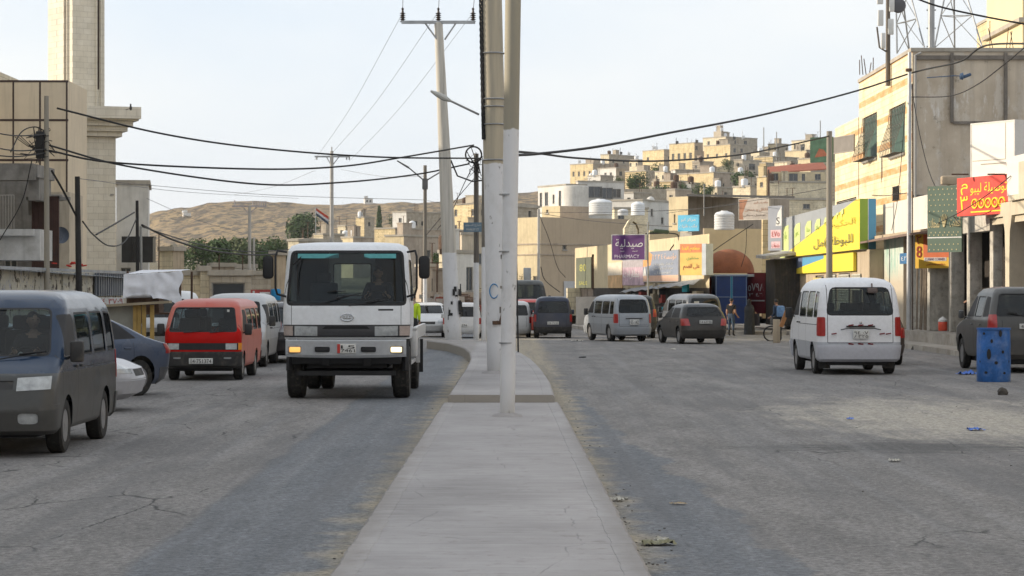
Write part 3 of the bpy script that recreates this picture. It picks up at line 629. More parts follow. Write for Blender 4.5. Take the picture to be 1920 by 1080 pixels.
# ---- truck ----
TW = paint('truck_white', (.74, .76, .79), .35, .05); TWL = paint('truck_white_low', (.60, .61, .62), .4, .3)
def truck():
    r = empty('truck', (0, 0, 0)); tag(r, 'white cab-over truck with fog lamps lit and black mirrors, driving towards the camera', 'truck')
    secs = [(1.06, -3.18, -1.5, 1.09, .16), (1.12, -3.22, -1.5, 1.10, .16), (1.35, -3.22, -1.5, 1.115, .16), (1.60, -3.20, -1.5, 1.115, .16), (2.0, -3.11, -1.5, 1.10, .15), (2.45, -2.99, -1.5, 1.07, .15), (2.60, -2.94, -1.52, 1.05, .14), (2.69, -2.84, -1.6, 1.0, .16), (2.74, -2.6, -1.8, .88, .2), (2.76, -2.4, -1.95, .6, .2)]
    S = Shell(secs, bulge=.10, rb=.0, nF=20, nS=18)
    S.window('F', [(-1.055, 1.64), (1.055, 1.64), (.985, 2.61), (-.985, 2.61)], 'windshield', .10, .045, thr=.2)
    S.window('S', [(-2.92, 1.72), (-1.75, 1.72), (-1.75, 2.45), (-2.78, 2.45)], 'door_window', .08)
    S.window('R', [(-.35, 1.8), (.35, 1.8), (.35, 2.4), (-.35, 2.4)], 'rear_window', .05)
    S.cut('F', [(-1.12, 1.09), (1.12, 1.09), (1.12, 1.31), (-1.12, 1.31)], 'light_band', thr=.04)
    for sg in (-1, 1):
        S.cut('F', [(sg*.90, 1.12), (sg*.50, 1.11), (sg*.50, 1.28), (sg*.90, 1.29)], 'headlight', ('light_band',), thr=.04)
        S.cut('F', [(sg*1.12, 1.12), (sg*.93, 1.12), (sg*.93, 1.29), (sg*1.12, 1.29)], 'indicator', ('light_band',), thr=.04)
    S.cut('F', [(-.42, 1.235), (.42, 1.235), (.36, 1.285), (-.36, 1.285)], 'grille', ('light_band',))
    S.cut('F', [(.56, 1.555), (.82, 1.555), (.82, 1.585), (.56, 1.585)], 'gap')
    for x in (-.955, .955): S.cut('F', [(x-.004, 1.31), (x+.004, 1.31), (x+.004, 1.64), (x-.004, 1.64)], 'gap')
    door_gaps(S, (-2.98, -1.66), 1.1, 2.5)
    S.finish(r, TW, TWL, {'windshield': ('windshield', glass('truck_glass', (.45, .53, .55), .0, .02), -.015, 0), 'door_window': ('door_window', GL, -.01, 0), 'rear_window': ('rear_window', GL, -.01, 0), 'light_band': ('light_band', mat('charcoal_plastic', (.06, .06, .065), .5, var=.2), -.012, 0), 'grille': ('grille', BLK, -.03, 0),
        'headlight': ('headlight', LENS, .0, -.03), 'indicator': ('indicator', mat('clear_orange_lens', (.42, .35, .32), .2, var=.2, sc=9), .0, 0)})
    # teal sun strip inside the windscreen
    for a, b in ((-.86, -.14), (.30, .86)): MB().poly([(a, -2.955, 2.47), (b, -2.955, 2.47), (b, -2.94, 2.55), (a, -2.94, 2.55)]).build('sun_strip', mat('teal_film', (.10, .38, .40), .5), r)
    # bumper
    b = MB(); pr = []
    n = 16
    for i in range(n+1):
        x = -1.05+2.1*i/n; y = -3.36+.13*abs(x/1.05)**3
        pr.append((x, y))
    prof = [(.045, .735), (.0, .78), (.0, 1.03), (.02, 1.055)]
    rows = [[b.v((x, y+dy, z+(.02*(x/1.05)**2 if z < .8 else 0))) for (x, y) in pr] for dy, z in prof]
    for i in range(len(rows)-1):
        for k in range(n): b._f([rows[i][k], rows[i][k+1], rows[i+1][k+1], rows[i+1][k]], 0, True)
    bmesh.ops.solidify(b.bm, geom=b.bm.faces[:], thickness=.12)
    bo = b.build('bumper', TW, r)
    for sg in (-1, 1):
        MB().box((sg*.47-.13, -.006, .885-.045), (sg*.47+.13, .01, .885+.045), bev=.02).build('air_slot', BLK, bo).location = (sg*-.07, -3.365, 0)
        MB().cbox((sg*.88, -3.285, .88), (.25, .05, .13), bev=.02).build('lamp_surround', mat('lamp_housing', (.25, .22, .2), .4), bo)
        MB().cbox((sg*.88, -3.31, .88), (.19, .03, .09), bev=.015).build('fog_lamp', lamp_m('fog_lamp_lit_warm' if sg > 0 else 'fog_lamp_lit_amber', 'ffe9b0' if sg > 0 else 'f2b560', 1.1 if sg > 0 else .55), bo)
    plate(r, 0.02, -3.375, .90, False, ['15', '7461'], .33, .165, red=True)
    # badge
    e = MB(); e.tube([(.155*cos(a*pi/12), 0, .085*sin(a*pi/12)) for a in range(25)], .012, 6, cap=False).cbox((0, 0, -.01), (.2, .012, .035), bev=.005)
    for k in (-1, 0, 1): e.cbox((k*.07, 0, .005), (.035, .014, .05), rx=0, ry=.3)
    e.build('badge', CHROME, r); bo_ = [c for c in r.children if c.name.startswith('badge')][0]; bo_.location = (.02, -3.235, 1.44); bo_.scale = (.72, 1, .72)
    wiper(r, (-.62, -3.22, 1.64), (.18, -3.10, 1.84), .04); wiper(r, (.05, -3.22, 1.64), (.58, -3.14, 1.72), .04); wiper(r, (.0, -3.2, 1.9), (-.3, -3.17, 1.88), .01)
    # mirrors on tubular arms
    for sg in (-1, 1):
        x0 = sg*1.06; x1 = sg*1.20
        MB().tube([(x0, -2.95, 2.58), (x1, -3.12, 2.60), (x1+sg*.03, -3.18, 2.5), (x1+sg*.03, -3.18, 1.95), (x1, -3.15, 1.84), (x0, -3.05, 1.80)], .02, 7).build('mirror_arm', BLK, r)
        m = MB().cbox((x1+sg*.16, -3.16, 2.31), (.19, .10, .40), bev=.06).build('wing_mirror', BLK, r)
    # chassis, axles, low bed
    ch = MB(); ch.box((-.42, -3.1, .60), (-.30, 3.3, .82)).box((.30, -3.1, .60), (.42, 3.3, .82)).box((-.95, -3.05, .62), (.95, -2.7, .80), bev=.02).box((-.7, -2.9, .55), (.7, -1.2, 1.05)).box((-.85, -3.0, .42), (.85, -2.88, .50))
    ch.tube([(-.9, -2.28, .47), (.9, -2.28, .47)], .06, 8).tube([(-.9, 1.6, .47), (.9, 1.6, .47)], .09, 8).lathe([(.0, -.2), (.2, -.12), (.2, .12), (0, .2)], (0, 1.6, .47), 'x', 12)
    ch.build('chassis', BLK, r)
    for sg in (-1, 1):
        wheel(r, sg*1.08, -2.28, .47, .30, steer=0, spokes=8); wheel(r, sg*1.08, 1.6, .47, .26, spokes=8); wheel(r, sg*.80, 1.6, .47, .24, spokes=8)
        MB().tube([(sg*1.02, -2.28+.56*cos(a*pi/10), .50+.56*sin(a*pi/10)) for a in range(11)], .06, 6).build('wheel_arch_flare', BLK, r)
        MB().cbox((sg*1.10, -1.55, .95), (.16, .5, .5), bev=.05).cbox((sg*1.13, -1.5, 1.22), (.10, .6, .05), bev=.02).build('step_fender', TWL, r)
        MB().box((sg*1.12-.03, -1.1, 1.02), (sg*1.12+.03, 3.4, 1.24)).box((sg*1.12-.035, .2, .55), (sg*1.12+.035, .3, 1.0)).box((sg*1.0-.05, -1.0, .55), (sg*1.0+.05, .9, .62)).build('bed_side', TWL, r)
        MB().box((sg*.98-.16, 2.25, .3), (sg*.98+.16, 2.28, .95)).build('mud_flap', BLK, r)
    MB().box((-1.09, -1.15, 1.0), (1.09, 3.4, 1.06)).build('bed_floor', DUSTBLK, r)
    MB().box((.55, -1.35, .45), (1.0, -.6, .85), bev=.05).build('fuel_tank', TWL, r)
    floor_dash(r, -3.0, -1.55, 1.02, 1.25, -2.85, 1.72, .50)
    MB().box((-1.0, -1.62, 1.2), (-.42, -1.58, 2.6)).box((.42, -1.62, 1.2), (1.0, -1.58, 2.6)).box((-.42, -1.62, 1.2), (.42, -1.58, 1.75)).build('cab_back_lining', INT, r)
    seats(r, -1.95, 1.40, (-.50, .50), .5)
    MB().tube([(-.94, -3.02, 2.35), (-.80, -3.0, 2.50), (-.86, -3.05, 2.25), (-.84, -3.08, 1.80)], .012, 5).build('hanging_cable', BLK, r)
    return r
tr = truck(); park(tr, 648, 746, 2.28, 3.3, True)
person('truck driver in a dark shirt behind the steering wheel of the white truck', (tr.location.x+.50, tr.location.y-2.05, tr.location.z+.62), 0, 1.72, cloth('navy_shirt', (.03, .04, .06)), cloth('dark_trousers', (.03, .03, .035)), SIT)
g = G(771, 668)
person('worker in a high-visibility yellow vest standing just behind the truck cab', (g.x-.12, g.y+4, gz(g.y+4)+.02), pi*.9, 1.76, mat('hi_vis_yellow', (.55, .75, .03), .7, var=.3, sc=8), cloth('dark_trousers', (.03, .03, .035)))
# ================= far carriageway beyond the median =================
WHT = paint('white_paint', (.62, .63, .64), .35, .25); SIL = paint('silver_grey_paint', (.34, .37, .41), .35, .3)
v = car('sedan', 'white_saloon', 'white saloon peeping out past the truck on its right', 'car', WHT, sx=.88); park(v, 801, 632, 1.35, 2.2, True)
v = car('kangoo', 'white_hatchback', 'white hatchback seen from behind beside the tall concrete pole', 'car', paint('white_paint_clean', (.68, .68, .68), .3, .1), sx=.92, sz=.82, plates=['9 1374']); park(v, 866, 634, 1.3, 2.0, False)
v = car('kangoo', 'white_estate', 'white estate car with a roof rack partly behind the slim painted pole', 'car', WHT, sx=.9, sz=.86, plates=['4752']); park(v, 962, 633, 1.3, 2.0, False)
v = car('kangoo', 'dark_blue_van', 'dark blue van with a tall tailgate, seen from behind right of the painted poles', 'van', paint('navy_van_paint', (.02, .03, .06), .3, .35), sx=.92, sz=.96, low=DUSTBLK, plates=['20 7133']); park(v, 1037, 634, 1.3, 2.0, False)
v = minibus('minibus', 'silver blue minibus seen from behind in front of the shop awning', SIL, paint('silver_low2', (.28, .31, .35), .4, .4), sx=.84, sz=.90, plates=['55 142']); park(v, 1161, 640, 1.33, 2.36, False, .24)
v = car('suv', 'dark_jeep', 'dark off-roader squeezed between the silver minibus and the grey van', 'car', paint('dark_green_grey', (.03, .035, .035), .4, .4), sx=.85, sz=.98); park(v, 1196, 634, 1.3, 2.2, False)
v = minibus('minibus', 'dark grey minibus with a white sticker on its rear window, behind the black hatchback', paint('lead_grey_paint', (.10, .115, .14), .3, .35), paint('lead_grey_low', (.06, .065, .07), .4, .4), glassm=GLD, sx=.92, sz=.94); park(v, 1300, 632, 1.33, 2.36, False, .22)
MB().box((.25, 2.235, 1.38), (.45, 2.255, 1.52)).build('sticker', PLATE, v)
v = car('hatch', 'black_hatchback', 'black hatchback with glowing red tail lamps, seen from behind in front of the grey minibus', 'car', paint('black_paint', (.022, .023, .024), .28, .25), sz=1.0, plates=['14 62738']); park(v, 1303, 645, 1.22, 1.94, False, .20)
v = minibus('minibus', 'white minibus with grey lower sides and red stickers, nearest on the right', paint('van_white', (.76, .77, .80), .32, .05), paint('van_silver_low', (.42, .44, .48), .35, .04), sx=1.10, sz=1.12, lowz=.66, plates=['٧٠ ٤٩', '٥٢٣٨'], bump_m=paint('van_bumper', (.50, .51, .56), .4, .0)); park(v, 1608, 701, 1.33, 2.36, False, .03)
dm = mat('dark_red_sticker', (.18, .01, .02), .5)
for (x, z) in ((-.22, 1.12), (0, 1.12), (.22, 1.12), (-.22, .70), (0, .70), (.22, .70), (-.60, .93), (.48, .93), (.62, .93)):
    MB().cbox((-x, 2.365, (z)), (.12, .012, .028), bev=.004, ry=.15 if z > .8 else -.1).build('reflector_sticker', dm, v)
MB().cbox((-.28, 2.25, 1.90), (.24, .05, .13), bev=.04).tube([(-.28, 2.2, 1.96), (-.28, 2.16, 2.05)], .02, 6).build('dangling_boot', mat('worn_boot', (.16, .13, .12), .9), v)
MB().cbox((0, 2.372, 1.18), (.05, .01, .05), bev=.01).build('lock', CHROME, v)
MB().tube([(-.45, 2.37, 1.02), (-.3, 2.40, 1.05), (.3, 2.40, 1.05), (.45, 2.37, 1.02)], .012, 5).build('plate_hood', GREYLOW, v)
for sg in (-1, 1): MB().box((sg*.72-.13, 1.75, .14), (sg*.72+.13, 1.77, .42)).build('mud_flap', DUSTBLK, v)
v = car('hatch', 'parked_car', 'dark car with an orange-red tail lamp hidden ahead of the white minibus', 'car', paint('dark_brown_paint', (.05, .035, .03), .35, .3), sz=1.05); park(v, 1638, 684, 1.22, 1.94, False)
v = car('suv', 'grey_off_roader', 'dusty grey off-roader cut off by the right edge behind the blue barrel', 'car', paint('dusty_suv_grey', (.07, .072, .072), .35, .55, dcol='77716a'), glassm=GLD, sx=1.0, sz=1.10, plates=['41 5283']); park(v, 1930, 698, 1.33, 2.25, False)
# ================= people in the street =================
def at(px, py, h=0): g = G(px, py, h); return (g.x, g.y, g.z)
person('man in a black shirt and blue jeans standing in front of the blue cabin', at(1371, 630), pi*.8, 1.66, cloth('black_shirt', (.012, .012, .014)), cloth('blue_jeans', (.06, .09, .14)), dict(wL=(-.13, -.10, .52), kR=(.07, -.03, .28)), sleeves=False)
def woman(label, px, py, rz, robe, scarf, h=1.62):
    x, y, z = at(px, py)
    o = person(label, (x, y, z), rz, h, robe, robe, dict(eL=(-.14, -.02, .64), wL=(-.10, -.13, .62), eR=(.14, -.02, .64), wR=(.08, -.14, .60)), 1.1, hair=None)
    b = MB(); n = 28; rows = []
    for (q, ry) in ((.165, .012), (.165, .1), (.155, .3), (.15, .45), (.145, .55), (.15, .66), (.145, .76), (.09, .825)):
        rows.append([b.v((q*h*cos(2*pi*k/n)*(1+.05*sin(5*2*pi*k/n+ry*9)), q*h*.82*sin(2*pi*k/n)*(1+.05*cos(4*2*pi*k/n)), ry*h)) for k in range(n)])
    for i in range(len(rows)-1):
        for k in range(n): b._f([rows[i][k], rows[i][(k+1) % n], rows[i+1][(k+1) % n], rows[i+1][k]], 0, True)
    b.build('robe', robe, o)
    b = MB(); rows = []; c = .93*h
    for (q, zz) in ((.105, .74), (.095, .80), (.062, .86), (.060, .92), (.056, .96), (.035, .992), (.006, 1.0)):
        rows.append([b.v((q*h*cos(2*pi*k/n), q*h*sin(2*pi*k/n)*.95+.008*h, zz*h)) for k in range(n)])
    for i in range(len(rows)-1):
        for k in range(n):
            a = 2*pi*(k+.5)/n
            if 2 <= i <= 3 and abs(a-1.5*pi) < .55: continue
            b._f([rows[i][k], rows[i][(k+1) % n], rows[i+1][(k+1) % n], rows[i+1][k]], 0, True)
    b.build('head_scarf', scarf, o); return o
woman('woman in a long dark grey abaya and black head scarf beside the blue cabin', 1405, 628, pi*.75, cloth('charcoal_robe', (.035, .037, .04)), cloth('black_scarf', (.02, .02, .022)))
woman('woman in a bright pink head scarf half behind the woman in dark grey', 1416, 618, pi*1.1, cloth('black_robe', (.025, .022, .025)), cloth('pink_scarf', (.62, .12, .20)))
person('child in an orange jacket standing next to the black hatchback', at(1356, 622), pi*.5, 1.45, cloth('orange_jacket', (.65, .26, .02)), cloth('dark_trousers', (.03, .03, .035)))
x, y, z = at(1459, 640)
p_ = person('stooping person in dark clothes and a blue backpack at the left of the white minibus', (x, y, z), pi*1.15, 1.62, cloth('dark_blue_top', (.04, .06, .10)), cloth('dark_trousers', (.03, .03, .035)), dict(nk=(0, -.05, .82), hd=(0, -.08, .855), wL=(-.12, -.16, .55), wR=(.12, -.16, .55)))
b = MB(); b.cbox((0, .17, 1.12), (.30, .18, .42), bev=.06).cbox((0, .27, 1.05), (.22, .06, .24), bev=.03)
bp = b.build('backpack', mat('blue_backpack', (.16, .28, .48), .8, var=.5, sc=10)); tag(bp, 'light blue backpack worn by the stooping person by the white minibus', 'backpack'); bp.location = (x, y, z); bp.rotation_euler = (0, 0, pi*1.15)
# ================= ground, road, median =================
def asphalt():
    t = NT('asphalt'); o = t.xyz(); x, y = o[0], o[1]
    big = t.noise(.35, 6, t.map((1, .35, 1))); mid = t.noise(1.3, 7, t.map((1, .22, 1)), .7); fine = t.noise(70, 3); agg = t.n('TexVoronoi', {'Vector': t.co, 'Scale': 45.}).outputs[0]
    wob = t.math('MULTIPLY', t.math('SUBTRACT', t.noise(.45, 5), .5), 1.3)
    old = t.mix(t.ramp(mid, .38, .62), (.138, .129, .123, 1), (.240, .225, .213, 1))
    old = t.mix(t.ramp(big, .35, .7, 0, .5), old, (.12, .117, .117, 1))
    old = t.mix(t.ramp(agg, .1, .45, .55, 0), old, (.30, .285, .27, 1))
    new = t.mix(t.ramp(mid, .36, .64), (.098, .107, .120, 1), (.145, .155, .170, 1))
    new = t.mix(t.ramp(t.noise(1.1, 4, t.map((2.5, .12, 1))), .4, .7, 0, .4), new, (.20, .20, .205, 1))
    xl = t.math('ADD', x, wob)
    r_ = t.ramp(t.math('SUBTRACT', t.math('ADD', t.math('MULTIPLY', y, -.030), 2.75), t.math('ADD', xl, t.math('MULTIPLY', t.noise(7, 4), .25))), .10, .16)
    l_ = t.ramp(t.math('ADD', x, t.math('MULTIPLY', wob, .25)), -2.72, -2.62)
    f = t.math('MULTIPLY', r_, l_)
    c = t.mix(f, old, new)
    # dusty sand drifted against the kerb and over the parking side
    ax = t.math('ABSOLUTE', t.math('ADD', x, .15)); edge = t.ramp(t.math('ADD', ax, t.math('MULTIPLY', t.noise(1.5, 5), -.9)), .86, .56, 0, .9)
    c = t.mix(edge, c, (.34, .29, .21, 1))
    dx = t.math('DIVIDE', t.math('SUBTRACT', x, 6.6), 3.0); dy = t.math('DIVIDE', t.math('SUBTRACT', y, 36), 7.5)
    d = t.math('SQRT', t.math('ADD', t.math('MULTIPLY', dx, dx), t.math('MULTIPLY', dy, dy)))
    sand = t.ramp(t.math('ADD', d, t.math('MULTIPLY', t.noise(1.0, 8, t.map((1.2, .45, 1)), .7), 2.4)), 2.25, 1.6, 0, .85)
    gs = t.ramp(t.noise(9, 6, t.map((1, .6, 1)), .85), .40, .52); sand = t.math('MULTIPLY', sand, t.ramp(gs, 0, 1, .45, 1.0))
    c = t.mix(sand, c, (.46, .42, .35, 1))
    wet = t.ramp(t.math('ADD', t.math('ABSOLUTE', t.math('SUBTRACT', y, 29.5)), t.math('ADD', t.math('MULTIPLY', t.math('ABSOLUTE', t.math('SUBTRACT', x, 4.8)), .55), t.math('MULTIPLY', t.noise(2.4, 8, t.map((.5, 2.2, 1)), .75), 4.6))), 3.75, 3.1, 0, .9)
    c = t.mix(wet, c, (.07, .068, .066, 1))
    # tyre-polished streaks along the lanes and cracks
    st = t.noise(1.0, 4, t.map((3.0, .05, 1))); c = t.mix(t.ramp(st, .52, .72, 0, .35), c, (.24, .24, .245, 1))
    cw = t.n('Mix', {0: .12, 6: t.n('CombineXYZ', {0: x, 1: t.math('MULTIPLY', y, .33), 2: 0.}).outputs[0], 7: t.n('TexNoise', {'Vector': t.co, 'Scale': 3., 'Detail': 5.}).outputs[1]}, data_type='RGBA').outputs[2]
    vo = t.n('TexVoronoi', {'Vector': cw, 'Scale': 1.3}, feature='DISTANCE_TO_EDGE').outputs[0]
    zd = t.math('ADD', t.math('POWER', t.math('DIVIDE', t.math('ADD', x, 3.7), 1.1), 2.), t.math('POWER', t.math('DIVIDE', t.math('SUBTRACT', y, 21.3), 2.2), 2.)); zc = t.ramp(zd, 1.2, .5); zone = t.math('MAXIMUM', zc, t.math('MULTIPLY', t.ramp(t.noise(.3, 3), .52, .58), t.math('MAXIMUM', t.ramp(x, -2.3, -2.9), t.ramp(x, 2.4, 3.2))))
    cm = t.math('MULTIPLY', t.math('MULTIPLY', t.ramp(vo, .017, .004), zone), t.math('MAXIMUM', zc, t.ramp(t.noise(1.7, 5), .44, .54)))
    seam = t.math('MULTIPLY', t.ramp(t.math('ABSOLUTE', t.math('SUBTRACT', t.math('ADD', x, t.math('MULTIPLY', wob, .25)), -2.67)), .03, .01), .12)
    c = t.mix(t.math('MAXIMUM', cm, seam), c, (.03, .03, .03, 1))
    c = t.mix(t.ramp(fine, .35, .7, 0, .22), c, (.30, .30, .30, 1)); c = t.mix(t.ramp(t.noise(9, 4), .55, .75, 0, .35), c, (.085, .083, .082, 1))
    g1 = t.ramp(t.noise(16, 4, None, .8), .36, .64, .60, 1.40); g2_ = t.ramp(t.noise(6, 5, t.map((1, .6, 1)), .75), .3, .7, .84, 1.16); gg = t.math('MULTIPLY', g1, g2_)
    c = t.mix(1., c, t.n('CombineColor', {0: gg, 1: gg, 2: gg}).outputs[0], 'MULTIPLY')
    tr_ = t.ramp(t.noise(1.0, 6, t.map((1.8, .06, 1)), .65), .50, .60, 0, .35); c = t.mix(tr_, c, (.115, .115, .12, 1))
    sp_ = t.ramp(t.n('TexVoronoi', {'Vector': t.co, 'Scale': 2.6}).outputs[0], .05, .03, 0, .7); c = t.mix(t.math('MULTIPLY', sp_, t.ramp(t.noise(.6, 3), .45, .6)), c, (.06, .058, .055, 1))
    hgt = t.math('SUBTRACT', t.math('ADD', t.math('MULTIPLY', fine, .5), t.math('ADD', agg, t.math('MULTIPLY', mid, .5))), t.math('MULTIPLY', cm, 3.))
    t.bsdf(c, .86, 0, hgt, .45, .02, spec=.3); return t.m
ASPH = asphalt()
def ystrip(name, xs, ys, dz, m, kind='structure'):
    b = MB(); rows = [[b.v((x, y, gz(y)+dz)) for x in xs] for y in ys]
    for i in range(len(rows)-1):
        for k in range(len(xs)-1): b._f([rows[i][k], rows[i][k+1], rows[i+1][k+1], rows[i+1][k]])
    o = b.build(name, m, None, norm=False); tag(o, kind=kind); return o
DIRT = mat('dusty_earth', (.26, .215, .16), .95, var=.4, sc=.3, bump=.4, bsc=4)
ystrip('ground', [-1500, -400, -100, -40, 0, 40, 100, 400, 1500], [-60, 0, 40, 70, 80, 90, 100, 110, 120, 140, 200, 400, 1000, 3000], -.02, DIRT)
ystrip('road', [-60, -30, -14, -10, -5, 0, 5, 10, 14, 24], [-20, 0, 20, 40, 60, 75, 80, 85, 90, 95, 100, 105, 110, 115, 120, 125, 130, 140, 170], .004, ASPH)
def conc():
    t = NT('median_concrete'); o = t.xyz(); y = o[1]
    a = t.noise(.8, 7, t.map((.8, .5, 1)), .6); b = t.noise(1.0, 5, t.map((1.4, 9, 1)), .65); f = t.noise(60, 3)
    c = t.mix(t.ramp(a, .3, .72), (.26, .245, .242, 1), (.41, .39, .386, 1)); c = t.mix(t.ramp(b, .48, .75, 0, .35), c, (.50, .485, .48, 1))
    c = t.mix(t.ramp(t.noise(1.2, 5, t.map((1.2, 14, 1)), .7), .52, .70, 0, .55), c, (.22, .21, .205, 1))
    c = t.mix(t.ramp(t.noise(5.5, 6, None, .75), .56, .68, 0, .6), c, (.20, .18, .165, 1)); c = t.mix(t.ramp(f, .3, .7, 0, .18), c, (.2, .2, .2, 1)); ef = t.ramp(t.math('ADD', t.math('ABSOLUTE', t.math('ADD', o[0], .15)), t.math('MULTIPLY', t.noise(3, 6, t.map((1, .5, 1)), .7), .35)), .98, 1.12, 0, .45); c = t.mix(ef, c, (.21, .19, .17, 1)); pit = t.ramp(t.n('TexVoronoi', {'Vector': t.co, 'Scale': 5.}).outputs[0], .06, .03, 0, .7); c = t.mix(t.math('MULTIPLY', pit, t.ramp(a, .45, .6)), c, (.12, .11, .10, 1))
    w = t.n('Mix', {0: .05, 6: t.n('CombineXYZ', {0: t.math('MULTIPLY', o[0], .45), 1: t.math('MULTIPLY', y, .26), 2: 0.}).outputs[0], 7: t.n('TexNoise', {'Vector': t.co, 'Scale': 2.5, 'Detail': 6.}).outputs[1]}, data_type='RGBA').outputs[2]
    vo = t.n('TexVoronoi', {'Vector': w, 'Scale': 1.6}, feature='DISTANCE_TO_EDGE').outputs[0]
    cr_ = t.math('MULTIPLY', t.ramp(vo, .005, .001, 0, .45), t.ramp(t.noise(1.3, 5), .47, .58)); c = t.mix(cr_, c, (.12, .12, .12, 1))
    jt = t.ramp(t.math('ABSOLUTE', t.math('SUBTRACT', t.math('FRACT', t.math('ADD', t.math('DIVIDE', y, 3.1), t.math('MULTIPLY', t.noise(2), .012))), .5)), .004, .0015, 0, .4); c = t.mix(jt, c, (.12, .115, .11, 1))
    # sandy face of the kerb
    nz_ = t.n('NewGeometry').outputs['Normal']; up = t.xyz(nz_)[2]
    c = t.mix(t.ramp(up, .6, .3, 0, .6), c, (.30, .27, .22, 1))
    t.bsdf(c, .85, 0, t.math('SUBTRACT', t.math('ADD', t.math('MULTIPLY', b, .8), t.math('MULTIPLY', f, .25)), t.math('MULTIPLY', cr_, 2)), .35, .015, spec=.3); return t.m
CONC = conc()
def slab(name, L, R, h, m, label, cat, kerb=.18):
    """L,R: left and right edge points (x,y) from near to far"""
    b = MB(); n = 5; rows = []
    def res(P, k):
        tot = [0]
        for i in range(1, len(P)): tot.append(tot[-1]+hypot(P[i][0]-P[i-1][0], P[i][1]-P[i-1][1]))
        out = []
        for j in range(k+1):
            d = tot[-1]*j/k; i = 1
            while i < len(P)-1 and tot[i] < d: i += 1
            t = (d-tot[i-1])/(tot[i]-tot[i-1]); out.append((P[i-1][0]+(P[i][0]-P[i-1][0])*t, P[i-1][1]+(P[i][1]-P[i-1][1])*t))
        return out
    A = res(L, 240); B = res(R, 240); random.seed(3)
    for (ax, ay), (bx, by) in zip(A, B):
        ja = random.uniform(-.008, .008)+.012*noise.noise(Vector((ay*2, 0, 0))); jb = random.uniform(-.008, .008)+.012*noise.noise(Vector((by*2, 5, 0))); row = []
        ax += ja; bx += jb; zb = gz((ay+by)/2)
        row.append((ax, ay, zb-.05)); row.append((ax, ay, zb+h-.03)); row.append((ax+.03, ay, zb+h))
        row.append((ax+kerb, ay+(by-ay)*.1, zb+h+.001)); row.append((ax+kerb+.004, ay+(by-ay)*.1, zb+h-.003)); row.append((ax+kerb+.012, ay+(by-ay)*.1, zb+h))
        row.append((bx-kerb-.012, by-(by-ay)*.1, zb+h)); row.append((bx-kerb-.004, by-(by-ay)*.1, zb+h-.003)); row.append((bx-kerb, by-(by-ay)*.1, zb+h+.001))
        row.append((bx-.03, by, zb+h)); row.append((bx, by, zb+h-.03)); row.append((bx, by, zb-.05)); rows.append([b.v(p) for p in row])
    for i in range(len(rows)-1):
        for k in range(len(rows[0])-1): b._f([rows[i][k], rows[i][k+1], rows[i+1][k+1], rows[i+1][k]])
    b._f(rows[0]); b._f(rows[-1][::-1])
    o = b.build(name, m, None, 30); tag(o, label, cat); return o
h1, h2 = .15, .27
g2 = lambda px, py, h: tuple(G(px, py, h))[:2]
L1 = [(-1.12, 4), g2(615, 1080, h1), g2(722, 918, h1), g2(830, 755, h1)]; R1 = [(.86, 4), g2(1225, 1080, h1), g2(1137, 915, h1), g2(1048, 754, h1)]
slab('median_strip', L1, R1, h1, CONC, 'long pale concrete median slab running from the foreground to the nearest pole', 'median')
yn = L1[-1][1]-.02
L2 = [(g2(840, 741, h2)[0], yn+.03), g2(856, 715, h2), g2(874, 690, h2), g2(883, 672, h2), g2(880, 660, h2), g2(868, 651, h2), g2(840, 643, h2), g2(800, 638, h2)]
R2 = [(g2(1040, 741, h2)[0], yn+.03), g2(1031, 715, h2), g2(1014, 690, h2), g2(995, 672, h2), g2(975, 660, h2), g2(955, 651, h2), g2(925, 643, h2), g2(890, 637, h2)]
slab('median_strip', L2, R2, h2, CONC, 'raised farther median slab that curves away to the left behind the step', 'median')
# pavements on the right: kerb, walk and shop terrace
PAV = mat('pavement_concrete', (.36, .33, .29), .9, var=.35, sc=.7, bump=.3, bsc=9, dirt=.5, dcol='6a5c49')
def pav(name, P, z, label=None):
    b = MB(); b.prism([(x, y, gz(y)-.1) for x, y in P], (0, 0, z+.1)); o = b.build(name, PAV); tag(o, kind='structure'); return o
pav('pavement', [(12.75, 40), (40, 40), (40, 140), (12.4, 140), (12.5, 100), (12.65, 80)], .17)
pav('terrace', [(13.75, 45), (40, 45), (40, 118), (13.3, 118), (13.5, 95)], .55)
pav('pavement', [(4.6, 112), (12.38, 109), (12.38, 139), (3.0, 139)], .15)
pav('pavement', [(-60, 30), (-9.8, 30), (-9.8, 64), (-9.6, 80), (-9.9, 100), (-60, 100)], .14)

